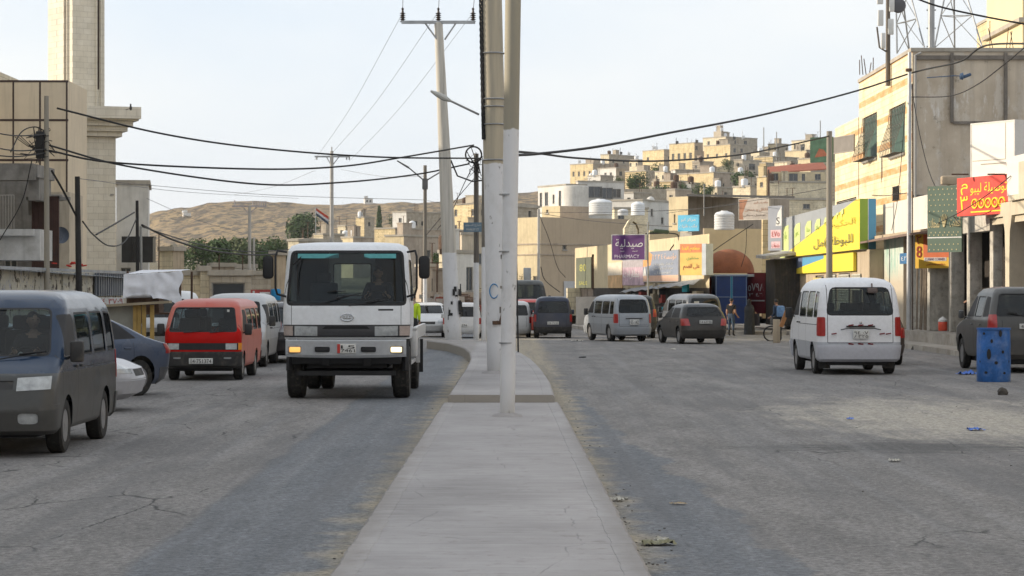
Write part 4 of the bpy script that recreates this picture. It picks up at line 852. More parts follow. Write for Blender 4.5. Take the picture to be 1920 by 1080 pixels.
# ================= terrain =================
def grass_m(name, a, b_, rock, sc, rk=.5, shrub=(.06, .07, .035)):
    t = NT(name); n = t.noise(sc, 7, None, .6); n2 = t.noise(sc*7, 6, None, .7)
    c = t.mix(t.ramp(n, .3, .7), lin(a), lin(b_)); c = t.mix(t.ramp(n2, .44, .56, 0, rk), c, lin(rock))
    c = t.mix(t.ramp(t.noise(sc*14, 4, None, .6), .53, .60, 0, .8), c, (*shrub, 1))
    t.bsdf(c, .95, 0, t.math('ADD', n2, t.math('MULTIPLY', n, 2)), 1., 3.0, spec=.1); return t.m
def terrain(name, rows, x0, x1, step, m, amp, asc, sub=5):
    def val(P, px):
        if px <= P[0][0]: return P[0][1]
        for a, b in zip(P, P[1:]):
            if px <= b[0]: t = (px-a[0])/(b[0]-a[0]); t = t*t*(3-2*t); return a[1]+(b[1]-a[1])*t
        return P[-1][1]
    b = MB(); grid = []
    for i in range(len(rows)-1):
        for k in range(sub+(1 if i == len(rows)-2 else 0)):
            t = k/sub; Y = rows[i][0]+(rows[i+1][0]-rows[i][0])*t; r = []
            px = x0
            while px <= x1:
                X = (px-CX)/F*Y; z = (1-t)*(H+(CY-val(rows[i][1], px))/F*rows[i][0]) + t*(H+(CY-val(rows[i+1][1], px))/F*rows[i+1][0])
                q = noise.fractal(Vector((X, Y, 0))*asc, 1., 2., 6)*amp
                r.append(b.v((X, Y, z+q))); px += step
            grid.append(r)
    for i in range(len(grid)-1):
        for k in range(len(grid[0])-1): b._f([grid[i][k], grid[i][k+1], grid[i+1][k+1], grid[i+1][k]], 0, True)
    o = b.build(name, m, None, 0, norm=False); tag(o, kind='structure'); return o
HG = grass_m('town_hill_ground', '8f8570', 'a39a84', '6f6a5e', .05, .7)
FG = grass_m('dry_grass_hill', '8d7b62', 'a58f6c', '665c52', .02, .95, (.085, .08, .055))
terrain('hillside', [(145, [(-400, 600), (2400, 600)]), (220, [(-400, 562), (900, 562), (1300, 540), (2400, 520)]), (330, [(-400, 545), (700, 540), (1000, 520), (1180, 480), (1400, 445), (1700, 400), (2400, 380)]),
    (450, [(-400, 530), (650, 515), (800, 490), (1000, 440), (1170, 412), (1400, 385), (1560, 350), (2400, 330)]), (600, [(-400, 520), (600, 490), (720, 462), (1000, 420), (1130, 380), (1260, 362), (1400, 338), (1560, 318), (2400, 300)]),
    (760, [(-400, 520), (450, 490), (600, 460), (800, 435), (1000, 405), (1060, 372), (1130, 345), (1260, 325), (1400, 302), (1560, 282), (2400, 270)]), (950, [(-400, 520), (300, 500), (600, 462), (900, 420), (1040, 400), (1080, 390), (1130, 360), (1260, 330), (1400, 305), (1700, 280)]),
    (1100, [(-400, 530), (600, 480), (1000, 440), (1400, 380), (2400, 350)])], -400, 2400, 14, HG, 1.0, .02)
terrain('far_hill', [(1080, [(-600, 520), (1400, 520)]), (1200, [(-600, 505), (270, 500), (600, 470), (1400, 455)]), (1330, [(-600, 480), (270, 470), (330, 462), (420, 448), (600, 425), (900, 410), (1400, 410)]), (1430, [(-600, 450), (240, 446), (330, 428), (420, 408), (560, 398), (700, 396), (900, 388), (1400, 395)]),
    (1520, [(-600, 440), (150, 430), (270, 410), (300, 404), (345, 397), (400, 387), (440, 383), (560, 382), (700, 380), (780, 377), (830, 371), (900, 366), (1000, 364), (1200, 385), (1400, 400)]), (1700, [(-600, 470), (1400, 470)])], -500, 1400, 7, FG, 4.5, .012, 9)

# ================= vegetation =================
def leaf_m(name, a, b_):
    t = NT(name); c = t.mix(t.ramp(t.noise(.9, 4), .35, .65), lin(a), lin(b_)); c = t.mix(t.ramp(t.noise(7, 2), .3, .7, 0, .5), c, lin('2c3a1c'))
    t.bsdf(c, .7, spec=.2); return t.m
LF1 = leaf_m('dark_leaves', (.05, .085, .028), (.085, .13, .045)); LF2 = leaf_m('olive_leaves', (.09, .115, .05), (.14, .16, .08)); BARK = mat('bark', (.10, .075, .055), .9, var=.4, sc=8, bump=.5)
def tree(name, label, px, base, top, wpx, Y, m, n=1400, lobes=9, cat='tree', group=None, cyp=False, leaf=.35):
    c = W(px, base, Y); h = (base-top)/F*Y; w = wpx/F*Y; c.z -= 1
    r = empty(name, c); tag(r, label, cat, group); h += 1
    rnd = random.Random(int(px*7+Y)); b = MB()
    b.tube([(0, 0, 0), (.03*w, 0, h*.3), (-.02*w, .02*w, h*.6), (0, 0, h*.85)], [w*.05, w*.04, w*.025, w*.01], 8)
    for k in range(6):
        a = k*1.05+rnd.random(); z = h*(.3+.07*k); b.tube([(0, 0, z), (cos(a)*w*.2, sin(a)*w*.2, z+h*.12), (cos(a)*w*.36, sin(a)*w*.36, z+h*.2)], [w*.022, w*.014, w*.005], 6)
    b.build('trunk', BARK, r)
    b = MB(); L = []
    for k in range(lobes):
        a = rnd.random()*2*pi; q = sqrt(rnd.random())*.33*w; z = h*(.35+.5*rnd.random())
        if cyp: q = 0; z = h*(.15+.75*k/lobes)
        rr = w*(.22+.15*rnd.random()) if not cyp else w*.5*(1-.75*(k/lobes)**1.6)
        L.append((Vector((cos(a)*q, sin(a)*q, min(z, h-rr*.8))), rr))
    for i in range(n):
        c_, rr = rnd.choice(L); d = Vector((rnd.gauss(0, 1), rnd.gauss(0, 1), rnd.gauss(0, 1))).normalized()
        p = c_+d*rr*(rnd.random()**.35)*(1 if not cyp else 1); p.z += 0 if not cyp else d.z*rr*.3
        nn = (d+Vector((rnd.gauss(0, .6), rnd.gauss(0, .6), rnd.gauss(0, .6)))).normalized(); u = nn.orthogonal().normalized(); v = nn.cross(u); s_ = leaf*(.5+rnd.random())*w/8
        a = rnd.random()*pi; u2 = u*cos(a)+v*sin(a); v2 = nn.cross(u2)
        b._f([b.bm.verts.new(p+u2*s_), b.bm.verts.new(p+v2*s_*.55), b.bm.verts.new(p-u2*s_), b.bm.verts.new(p-v2*s_*.55)])
    b.build('crown', m, r, 0, norm=False); return r
tree('broadleaf_tree', 'dense dark green tree standing under the ridge above the truck cab', 566, 452, 402, 70, 620, LF1, 2600, 12)
tree('broadleaf_tree', 'round green tree at the foot of the dry hill, left of the others', 378, 512, 443, 62, 330, LF1, 1800)
tree('broadleaf_tree', 'wide green tree behind the thin lattice-armed pole', 440, 508, 450, 90, 340, LF2, 2200, 12)
tree('broadleaf_tree', 'dark tree with drooping fronds next to the truck mirror', 505, 500, 440, 60, 350, LF1, 1600)
tree('broadleaf_tree', 'low olive tree behind the grey wall left of the truck', 440, 562, 520, 56, 170, LF1, 1300, group=None)
tree('cypress_tree', 'narrow dark cypress rising on the hillside behind the truck', 711, 430, 379, 13, 620, LF1, 1000, 12, cyp=True, leaf=1.2)
tree('broadleaf_tree', 'green tree between the brown house and the white block', 826, 548, 462, 46, 250, LF1, 1600)
tree('broadleaf_tree', 'small bush under the yellow flats beyond the cypress', 740, 432, 400, 30, 640, LF2, 700)
tree('broadleaf_tree', 'bushy tree in front of the low yellow wall under the white box house', 1193, 356, 323, 44, 560, LF1, 1300)
tree('broadleaf_tree', 'dark shrub on the terrace wall above the domed roof', 1237, 376, 345, 46, 470, LF1, 1200)
tree('broadleaf_tree', 'shrub leaning on the terrace wall left of the domed roof', 1205, 372, 350, 36, 465, LF2, 800)
tree('broadleaf_tree', 'tall thin tree before the large yellow house', 1310, 378, 338, 26, 480, LF1, 1000)
tree('broadleaf_tree', 'shrub at the left corner of the large yellow house', 1278, 372, 340, 30, 500, LF1, 900)
tree('broadleaf_tree', 'big rounded tree right of the large yellow house', 1394, 360, 322, 52, 520, LF1, 1900, 12)
tree('broadleaf_tree', 'small dark tree beside the tall hilltop house', 1366, 322, 298, 26, 640, LF1, 700)
tree('broadleaf_tree', 'scrub patch below the hilltop terrace row', 1235, 325, 306, 36, 690, LF1, 800)
tree('shrub', 'leafless reddish shrub at the corner of the tan building', 979, 548, 508, 34, 190, mat('dry_twigs', (.09, .06, .04), .9), 260, 7, cat='shrub', leaf=.2)
tree('palm_bush', 'green bush by the wall below the mirror of the truck', 497, 548, 515, 26, 160, LF2, 900, cat='bush')

# ================= buildings =================
ST = {'yellow': stone('yellow_stone', 'dcc9a0', 'd2bd92', 'a8946e', .6, .3), 'cream': stone('cream_stone', 'e2d6bb', 'd8cbae', 'b0a388', .6, .3), 'grey': stone('grey_and_shaded_side_stone', 'b5ab9b', 'a89d8c', '8a8072', .6, .3, streak=.35),
      'white': mat('white_plaster', (.66, .64, .60), .85, var=.2, sc=.3, streak=.25, dirt=.15), 'tan': mat('tan_plaster', (.47, .38, .27), .9, var=.2, sc=.4, streak=.35, dirt=.3), 'beige': mat('beige_plaster', (.52, .45, .35), .9, var=.2, sc=.3, streak=.35, dirt=.3),
      'ochre': mat('ochre_plaster', (.62, .52, .34), .9, var=.2, sc=.3, streak=.25, dirt=.25), 'conc': mat('raw_concrete', (.26, .245, .225), .95, var=.4, sc=.5, streak=.45, dirt=.5, dcol='3f3a34', bump=.3, bsc=6), 'brown': mat('brown_and_shaded_side_plaster', (.42, .35, .28), .9, var=.3, sc=.4, streak=.4, dirt=.3)}  # brown and grey also serve as painted shade on sides away from sun
PANE = mat('window_pane', (.03, .036, .042), .12, var=.3, sc=1.5, spec=.8); WFR = mat('window_frame', (.30, .28, .25), .6, var=.2); COPE = mat('coping', (.42, .38, .32), .9, var=.3, sc=.5, streak=.2)
ROOF = mat('flat_roof', (.32, .29, .25), .95, var=.3, sc=.3)
TANKM = mat('white_tank', (.70, .71, .72), .4, var=.12, sc=1.5); GALV = mat('galvanised', (.38, .39, .40), .45, metal=.6, var=.3, sc=5, dirt=.2); RUST = mat('rusty_iron', (.10, .06, .04), .9, var=.4, sc=6)
def facade(b, O, u, w, h, ops, dep=.16, mi=0):
    """wall face with real openings; ops: (u0, v0, u1, v1) in metres"""
    n = Vector((u.y, -u.x, 0)); xs = sorted({0, w} | {o[0] for o in ops} | {o[2] for o in ops}); zs = sorted({0, h} | {o[1] for o in ops} | {o[3] for o in ops})
    P = lambda a, c, d=0: O+u*a+Vector((0, 0, c))-n*d
    for i in range(len(xs)-1):
        for k in range(len(zs)-1):
            a, c = (xs[i]+xs[i+1])/2, (zs[k]+zs[k+1])/2
            if any(o[0] < a < o[2] and o[1] < c < o[3] for o in ops): continue
            b.poly([P(xs[i], zs[k]), P(xs[i+1], zs[k]), P(xs[i+1], zs[k+1]), P(xs[i], zs[k+1])], mi)
    for (a, c, d, e) in ops:
        for q in ([(a, c), (d, c)], [(d, c), (d, e)], [(d, e), (a, e)], [(a, e), (a, c)]):
            b.poly([P(*q[0]), P(*q[1]), P(*q[1], dep), P(*q[0], dep)], mi)
def window(parent, O, u, o, dep=.16, bars=True, m=PANE, name='window', fr=WFR, sill=True):
    n = Vector((u.y, -u.x, 0)); b = MB(); b.T = Matrix.Translation(O) @ Matrix(((u.x, -n.x, 0, 0), (u.y, -n.y, 0, 0), (0, 0, 1, 0), (0, 0, 0, 1)))
    a, c, d, e = o; w = .06
    b.box((a, dep-.02, c), (d, dep, e), 1)
    b.box((a, dep-.07, c), (a+w, dep-.02, e)).box((d-w, dep-.07, c), (d, dep-.02, e)).box((a+w, dep-.07, c), (d-w, dep-.02, c+w)).box((a+w, dep-.07, e-w), (d-w, dep-.02, e))
    if bars: b.box(((a+d)/2-.03, dep-.06, c+w), ((a+d)/2+.03, dep-.02, e-w))
    if sill: b.box((a-.08, -.06, c-.09), (d+.08, dep-.07, c), 0)
    b.build(name, [fr, m], parent)
def house(name, label, l, c, r, top, base, Y, m, wl=[], wr=[], A=50, ext=9, cat='house', group=None, mr=None, parapet=True, dist=None, roofm=None, bars=True, tank=0, depth=9):
    """box of masonry: near vertical edge at column c, sun-side face back to column l, other face to column r; windows (fraction along face, metres below top, width, height)"""
    A = radians(90-A if A < 26 else A); C = W(c, base, Y); z0 = C.z-ext; z1 = W(c, top, Y).z; kl, kr = (l-CX)/F, (r-CX)/F
    dl = cos(A)+kl*sin(A); tl = (C.x-kl*Y)/dl if (l < c and dl > .02) else depth; tl = min(tl, 40)
    den = sin(A)-kr*cos(A); t2 = (kr*Y-C.x)/den if (r > c and den > .02) else depth
    C = Vector((C.x, Y, 0)); L = C+Vector((-cos(A), sin(A), 0))*tl; R = C+Vector((sin(A), cos(A), 0))*t2; B = L+R-C
    hh = z1-z0; root = empty(name, (C.x, C.y, z0)); tag(root, label, cat, group); off = Vector((C.x, C.y, z0))
    b = MB(); uL = (C-L).normalized(); uR = (R-C).normalized(); O0 = L-C; O1 = Vector((0, 0, 0))
    opl = [(f*tl-w/2, hh-v-hg, f*tl+w/2, hh-v) for f, v, w, hg in wl]; opr = [(f*t2-w/2, hh-v-hg, f*t2+w/2, hh-v) for f, v, w, hg in wr]
    opl = [o for o in opl if o[0] > .05 and o[2] < tl-.05]; opr = [o for o in opr if o[0] > .05 and o[2] < t2-.05]
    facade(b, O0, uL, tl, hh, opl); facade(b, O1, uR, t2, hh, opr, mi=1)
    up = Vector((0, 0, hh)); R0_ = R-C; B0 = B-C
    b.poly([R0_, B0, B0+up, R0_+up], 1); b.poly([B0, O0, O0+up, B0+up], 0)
    b.build('wall', [m, mr or m], root, 0, norm=False)  # mr is often a darker stone, putting shade into the off-sun face
    MB().poly([Vector((0, 0, hh-.02)), R0_+up-Vector((0, 0, .02)), B0+up-Vector((0, 0, .02)), O0+up-Vector((0, 0, .02))]).build('roof', roofm or ROOF, root)
    if parapet:
        p = MB()
        for q0, q1 in ((O0, Vector()), (Vector(), R0_), (R0_, B0), (B0, O0)):
            d = (q1-q0); ln = d.length; d.normalize(); mid = (q0+q1)/2+up
            p.cbox((mid.x, mid.y, hh+.12), (ln+.12, .26, .26), rz=atan2(d.y, d.x))
        p.build('parapet', COPE, root)
    for o in opl: window(root, O0, uL, o, bars=bars)
    for o in opr: window(root, O1, uR, o, bars=bars)
    if group == 'houses on the right-hand hillside' or group == 'houses in the valley behind the truck':
        rn = random.Random(int(l*13+top)); cc = (O0+B0)/2; dd = (R0_-O0)
        if rn.random() < .6:
            p_ = O0*(.3+.3*rn.random())+R0_*(.2+.2*rn.random()); k_ = min(tl, t2)*.16+.4; MB().cbox((p_.x, p_.y, hh+.9), (k_*1.6, k_*1.6, 1.8), rz=A).cbox((p_.x, p_.y, hh+1.85), (k_*1.8, k_*1.8, .12), rz=A).build('roof_hut', mr or m, root)
        q_ = MB()
        for _ in range(rn.randint(1, 3)):
            p_ = O0*rn.random()*.9+R0_*rn.random()*.5; h__ = rn.uniform(1.2, 2.6); q_.tube([(p_.x, p_.y, hh-.2), (p_.x, p_.y, hh+h__)], .05, 4).cbox((p_.x, p_.y, hh+h__), (.9, .06, .05), rz=rn.random()*3)
        q_.build('aerial', RUST, root)
        if rn.random() < .6:
            p_ = O0*rn.random()*.6+R0_*.3*rn.random(); MB().lathe([(.6, 0), (.62, .9), (.55, 1.1), (.15, 1.3), (.01, 1.32)], (p_.x, p_.y, hh+.25), seg=14).cbox((p_.x, p_.y, hh+.1), (1.0, 1.0, .4)).build('roof_tank', TANKM if rn.random() < .6 else RUST, root)
    return root, Vector((C.x, C.y, z1)), (R-C)/2+(L-C)/2
def grid(cols, rows, w=1.1, h=1.3, v0=.9, dv=3.1, a=.15, b=.85):
    return [(a+(b-a)*(i/(cols-1) if cols > 1 else .5), v0+dv*k, w, h) for k in range(rows) for i in range(cols)]
def tank(px, top, base, wpx, Y, label, m=TANKM, group='water tanks on the roofs'):
    c = W(px, base, Y); r = wpx/2/F*Y; h = (base-top)/F*Y; b = MB(); pr = [(r*.97, 0)]; n = 6
    for k in range(n):
        z = h*.8*k/n; pr += [(r, z+.02*h), (r, z+h*.8/n*.75), (r*.96, z+h*.8/n*.88)]
    pr += [(r*.98, h*.8), (r*.8, h*.9), (r*.35, h*.97), (r*.33, h), (.001, h)]
    b.lathe(pr, seg=28); o = b.build('water_tank', m, None, 50); o.location = c; tag(o, label, 'water tank', group); return o

# --- hill houses on the right ---
hg = 'houses on the right-hand hillside'
def hh_(label, *a, **k): return house('hillside_house', label, *a, group=hg, **k)
Yw, Cr, Gy, Wh, Oc, Be = ST['yellow'], ST['cream'], ST['grey'], ST['white'], ST['ochre'], ST['beige']
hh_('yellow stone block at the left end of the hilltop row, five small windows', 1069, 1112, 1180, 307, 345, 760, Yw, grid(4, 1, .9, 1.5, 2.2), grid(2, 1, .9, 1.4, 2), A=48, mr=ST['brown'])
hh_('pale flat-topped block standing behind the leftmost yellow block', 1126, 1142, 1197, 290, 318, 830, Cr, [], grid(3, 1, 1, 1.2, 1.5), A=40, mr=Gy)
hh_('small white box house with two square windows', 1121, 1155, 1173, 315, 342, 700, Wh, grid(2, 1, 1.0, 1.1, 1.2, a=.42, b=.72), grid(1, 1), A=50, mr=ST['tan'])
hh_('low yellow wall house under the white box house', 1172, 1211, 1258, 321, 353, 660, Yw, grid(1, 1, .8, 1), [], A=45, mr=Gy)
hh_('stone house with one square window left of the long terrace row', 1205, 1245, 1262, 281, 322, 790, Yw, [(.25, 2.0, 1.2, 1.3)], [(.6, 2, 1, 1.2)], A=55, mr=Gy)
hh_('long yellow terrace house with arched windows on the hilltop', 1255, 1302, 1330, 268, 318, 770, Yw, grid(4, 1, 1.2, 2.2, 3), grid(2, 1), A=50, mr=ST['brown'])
hh_('tallest hilltop house, lower part with wide yellow front', 1320, 1369, 1412, 271, 322, 730, Yw, grid(3, 2, .9, 1.3, 2.5, 4), [(.2, 1.0, 1.0, 1.3), (.5, 1.0, 1.0, 1.3), (.3, 4.5, 1.1, 1.3), (.7, 4.5, 1.1, 1.3)], A=52, mr=Gy, ext=6)
hh_('topmost stage of the hilltop, cream and grey with a lit window', 1318, 1361, 1420, 257, 275, 752, Cr, [(.25, 1, 1, 1.1)], [(.3, .8, .8, 1.2), (.62, .8, 1.6, 1.2)], A=48, mr=Gy, ext=1)
hh_('small hut on top of the tallest hilltop house', 1338, 1352, 1366, 246, 259, 756, Be, [], [], A=45, ext=1, parapet=False)
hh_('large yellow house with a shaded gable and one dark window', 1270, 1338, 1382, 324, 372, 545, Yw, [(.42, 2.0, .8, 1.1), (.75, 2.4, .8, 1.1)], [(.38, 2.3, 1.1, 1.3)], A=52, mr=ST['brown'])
hh_('rough yellow stone cottage between the shrubs', 1222, 1262, 1290, 340, 362, 520, Yw, [(.35, 1.2, .8, .9)], [], A=45, mr=ST['brown'])
hh_('plain cream house below the red roof, right of the big tree', 1415, 1449, 1498, 294, 326, 650, Yw, [(.3, 1.6, .9, 1.1), (.7, 1.6, .9, 1.1)], [(.3, 1.4, 1, 1.2)], A=45, mr=Gy, ext=6)
hh_('stepped ochre house right below the aerials', 1472, 1512, 1530, 282, 318, 690, Oc, grid(3, 1, .8, 1.1, 2), [], A=50, mr=Gy)
hh_('upper cream house behind the stepped ochre house', 1484, 1530, 1560, 262, 300, 760, Cr, grid(3, 1, 1.0, 1.6, 1), [], A=50, mr=Gy)
hh_('grey block in the dip behind the aerials', 1430, 1440, 1478, 276, 300, 800, Gy, [], grid(3, 1, .9, 1.1, .8), A=40, mr=Gy)
hh_('tiny twin cream huts at the foot of the big tree', 1374, 1407, 1421, 350, 378, 420, Cr, [], [], A=50, mr=Be)
hh_('upright yellow tower house beside the rusty mast', 1419, 1437, 1450, 332, 384, 400, Yw, [(.5, .8, .7, .8)], [(.5, 1.0, .9, 1.0)], A=50)
r_, c_, _ = hh_('stone house with a red tiled roof and an open balcony', 1437, 1441, 1552, 342, 384, 400, Yw, [], [], A=8, mr=Cr, parapet=True)
bl = house('balcony_house', 'balcony storey with dark openings under a sloping red tiled roof', 1440, 1444, 1548, 322, 342, 402, Oc, [], [(.10, .25, .9, 1.2), (.42, .25, 1.5, 1.3), (.60, .3, .6, 1.2), (.86, .3, 1.0, 1.0)], A=8, ext=.2, parapet=False)
P0 = W(1434, 326, 401); P1 = W(1552, 318, 411); TILE = mat('red_tiles', (.42, .13, .07), .8, var=.3, sc=3)
MB().prism([P0-bl[0].location, P1-bl[0].location, P1-bl[0].location+Vector((-.3, 4, 1.3)), P0-bl[0].location+Vector((-.2, 4, 1.1))], (0, 0, .18)).build('roof', TILE, bl[0])
hh_('pale hut at the right foot of the yellow hill houses', 1340, 1375, 1400, 388, 398, 330, Be, [], [], A=45)
# white curved block
hw_ = [(.10, 1.0, 1.0, 2.6), (.30, 1.0, 1.4, 2.4), (.55, 1.5, .8, 1.6), (.80, .9, 1.6, 3.0)]
house('white_house', 'white modern house with tall windows and a curved corner above the tan building', 1009, 1062, 1100, 347, 385, 430, Wh, hw_, [], A=25, mr=Wh)
b = MB(); c0 = W(1078, 400, 425); b.lathe([(2.4, -3), (2.4, 4.7), (2.2, 4.8), (.01, 4.85)], tuple(c0), seg=40); tag(b.build('white_house', Wh), 'round white drum of the modern house beside its tall windows', 'house')
house('white_house', 'long white wing of the modern house with dark openings', 1080, 1084, 1170, 341, 392, 436, Wh, [], [(.12, 1.2, .9, 1.4), (.35, .8, 3.0, 2.0), (.62, 1.0, 2.4, 2.0), (.84, 1.2, 1.6, 1.6)], A=14, mr=Wh)
house('white_house', 'white low house with a shallow dome right of the white drum', 1147, 1205, 1254, 376, 412, 370, Wh, [(.35, 2.3, .9, 1)], [(.35, 1.2, .8, 1.1), (.75, 2.4, .9, 1.0)], A=30, mr=Wh)
b = MB(); c0 = W(1220, 376, 372); b.lathe([(.62*cos(a*pi/16), .62*sin(a*pi/16)) for a in range(9)], tuple(c0), seg=24); tag(b.build('roof_dome', Wh), 'small white dome on the low white house', 'dome')
house('retaining_wall', 'grey stone terrace wall between the white wing and the shrubs', 1144, 1148, 1252, 354, 378, 455, Gy, [], [], A=6, ext=6, cat='wall', parapet=False)
house('cream_house', 'low cream parapet house above the archway', 1148, 1152, 1215, 392, 408, 300, Cr, [], [(.2, .6, .8, .8)], A=10, ext=2)
for q in (
 ('white washed yard wall hung with pale things below the long terrace house', 1258, 1266, 1322, 319, 342, 620, Wh, [], grid(3, 1, .8, 1.2, .8), 20, Gy),
 ('grey wing tucked under the right end of the long terrace house', 1298, 1312, 1338, 303, 328, 700, Gy, [(.5, 1, .8, 1)], grid(2, 1, .9, 1.1), 45, ST['brown']),
 ('grey sloping yard block right of the tallest hilltop house', 1378, 1385, 1424, 326, 356, 560, Gy, [], [(.3, .6, .8, .9), (.7, .6, .8, .9)], 20, Gy),
 ('beige carport house with a wide dark opening above the grey yard block', 1376, 1392, 1428, 300, 326, 640, Be, [(.5, .8, .6, .8)], [(.5, .8, 3.0, 1.6)], 40, Be),
 ('pale cream house right of the plain cream house on the slope', 1452, 1478, 1508, 304, 330, 590, Cr, grid(2, 1, .8, 1.0), [(.5, 1, .8, 1)], 50, Gy),
 ('small ochre house directly left of the green billboard', 1496, 1520, 1545, 298, 326, 540, Oc, grid(2, 1, .8, 1.1), [], 50, ST['brown']),
 ('cream block in the gap between the pale block and the stone house', 1180, 1196, 1216, 300, 326, 820, Cr, grid(2, 1, .9, 1.2), grid(1, 1), 50, Gy),
 ('low yellow annex below the leftmost yellow block', 1096, 1122, 1140, 335, 356, 620, Yw, grid(3, 1, .8, 1.0), [], 50, ST['brown']),
 ('white cube house above the long white wing', 1102, 1126, 1150, 330, 350, 560, Wh, [(.5, .9, .9, 1.0)], [(.5, .9, .9, 1)], 45, Gy),
 ('beige house below the shrubs right of the domed white house', 1250, 1266, 1296, 356, 388, 430, Be, [(.5, .9, .8, 1)], [(.5, 1, .8, 1)], 45, ST['brown']),
 ('long rough cream wall below the balcony house', 1418, 1424, 1566, 374, 402, 300, Cr, [], [(.25, .5, .9, .6), (.62, .5, .9, .6)], 12, Cr),
 ('white house front wedged left of the shallow dome', 1170, 1188, 1222, 362, 384, 440, Wh, [(.5, .8, .8, .9)], grid(2, 1, .7, .9), 40, Gy),
 ('cream terrace house left of the big rounded tree', 1325, 1345, 1376, 352, 376, 470, Cr, grid(2, 1, .7, .9), [(.5, .8, .8, .9)], 50, Gy),
 ('grey stone cottage right of the big rounded tree', 1404, 1412, 1440, 356, 384, 460, Gy, [], [(.5, .8, .8, 1)], 30, Gy),
 ('yellow flats left of the round white drum', 905, 925, 965, 366, 396, 640, Yw, grid(3, 2, .8, 1.1, .9, 2.8), grid(2, 2, .8, 1.1), 50, Gy),
 ('white flats just left of the modern white house', 930, 950, 1004, 384, 410, 480, Wh, grid(2, 1, .8, 1.0), grid(3, 1, .8, 1.0), 45, Gy)):
    hh_(q[0], *q[1:7], q[7], q[8], q[9], A=q[10], mr=q[11])
tree('broadleaf_tree', 'small tree beside the white cube house on the hill', 1160, 350, 330, 22, 540, LF1, 700)
tree('broadleaf_tree', 'tree between the cream terrace house and the large yellow house', 1330, 372, 345, 30, 465, LF1, 900)
tree('broadleaf_tree', 'dark tree under the beige carport house', 1432, 346, 318, 30, 520, LF1, 900)
for q in (
 ('narrow white house with a dark door on the mid slope', 1286, 1296, 1312, 344, 362, 500, Wh, 40, Gy),
 ('tan flat-roofed cottage at the left foot of the hill', 1096, 1110, 1126, 352, 372, 520, Be, 45, ST["brown"]),
 ('cream block stepping down right of the tallest house', 1408, 1424, 1450, 286, 306, 700, Cr, 48, Gy),
 ('small yellow house just below the cream stepping block', 1424, 1436, 1456, 306, 330, 610, Yw, 45, Gy),
 ('pale two-storey house left of the red tiled roof', 1392, 1402, 1420, 334, 358, 500, Cr, 40, Be),
 ('white lean-to beneath the stepped ochre house', 1468, 1484, 1500, 318, 336, 520, Wh, 40, Gy),
 ('ochre gable house above the cream stepping block', 1440, 1456, 1478, 270, 290, 760, Oc, 50, Gy),
 ('beige blockhouse behind the domed white house', 1218, 1228, 1256, 352, 378, 500, Be, 40, Gy),
 ('yellow corner house under the grey wing', 1322, 1336, 1352, 326, 346, 600, Yw, 50, ST["brown"]),
 ('cream row house at the foot of the hilltop terrace', 1228, 1246, 1270, 322, 342, 650, Cr, 50, Gy)):
    hh_(*q[:7], q[7], grid(2, 1, .8, 1.1), grid(2, 1, .7, 1.0, 1.0), A=q[8], mr=q[9])
# --- mid-distance left of centre ---
cg = 'houses in the valley behind the truck'
def vh(label, *a, **k): return house('valley_house', label, *a, group=cg, **k)
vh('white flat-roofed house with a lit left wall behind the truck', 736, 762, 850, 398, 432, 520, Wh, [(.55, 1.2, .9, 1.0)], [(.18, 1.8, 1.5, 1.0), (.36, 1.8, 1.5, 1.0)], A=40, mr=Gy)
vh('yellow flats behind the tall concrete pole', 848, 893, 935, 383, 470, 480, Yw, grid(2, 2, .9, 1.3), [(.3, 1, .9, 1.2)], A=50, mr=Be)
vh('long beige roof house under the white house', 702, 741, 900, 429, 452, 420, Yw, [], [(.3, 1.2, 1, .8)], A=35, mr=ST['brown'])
vh('house with a shaded brown side and lit ochre end wall just above the truck roof', 722, 757, 832, 443, 486, 330, Oc, [(.25, 1.6, 1.4, 1.1)], [(.12, 2.0, 1.1, 1.6), (.62, 1.8, .8, 1.0)], A=35, mr=ST['brown'])
vh('little yellow house on the slope left of the cypress', 667, 683, 702, 408, 436, 560, Yw, [], [(.5, 1, .8, 1)], A=40, mr=Gy)
vh('pale cottage low on the slope behind the flag', 633, 648, 668, 424, 446, 500, Cr, [(.5, .8, .8, .9)], [], A=40, mr=Gy)
vh('white hut on the ridge of the far hill', 682, 684, 699, 373, 381, 1500, Wh, [], [(.3, .6, 1.2, 1.4), (.7, .6, 1.2, 1.4)], A=10, ext=6)
vh('flat white sheds on the shoulder of the far hill', 342, 344, 358, 399, 402, 1440, Wh, [], [], A=10, ext=1)
vh('white block of flats beside the tall concrete pole', 823, 841, 896, 474, 548, 190, Cr, [(.5, 1.8, .5, 1.7)], [(.15, 1, .5, 1.6), (.72, 1.1, .8, 1.9)], A=42, mr=Wh)
vh('yellow house row behind the slim painted poles', 862, 866, 940, 440, 545, 260, Be, [], [(.5, 2, .9, 1.2)], A=12)
vh('brown stone garage with junk in front, behind the poles', 790, 800, 900, 560, 600, 150, ST['brown'], [], [], A=10)
vh('shaded stone house above the truck mirror', 780, 790, 880, 500, 560, 215, ST['brown'], [], [(.3, 1.0, .8, 1.2), (.6, 1, .8, 1.2)], A=15)
tank(648, 432, 447, 13, 480, 'white tank on the slope left of the cypress')
vh('cream house behind the T-armed pole above the truck cab', 588, 606, 646, 440, 476, 400, Cr, grid(2, 1, .8, 1.0), grid(2, 1, .8, 1), A=45, mr=Gy)
vh('ochre house right of the T-armed pole above the truck cab', 640, 662, 700, 446, 480, 380, Oc, grid(2, 1, .8, 1.0), [(.5, .9, .8, 1)], A=50, mr=ST['brown'])
vh('low white house at the left end of the valley houses', 548, 570, 604, 450, 484, 330, Wh, [(.5, .9, .8, .9)], [(.5, .9, .8, .9)], A=45, mr=Gy)
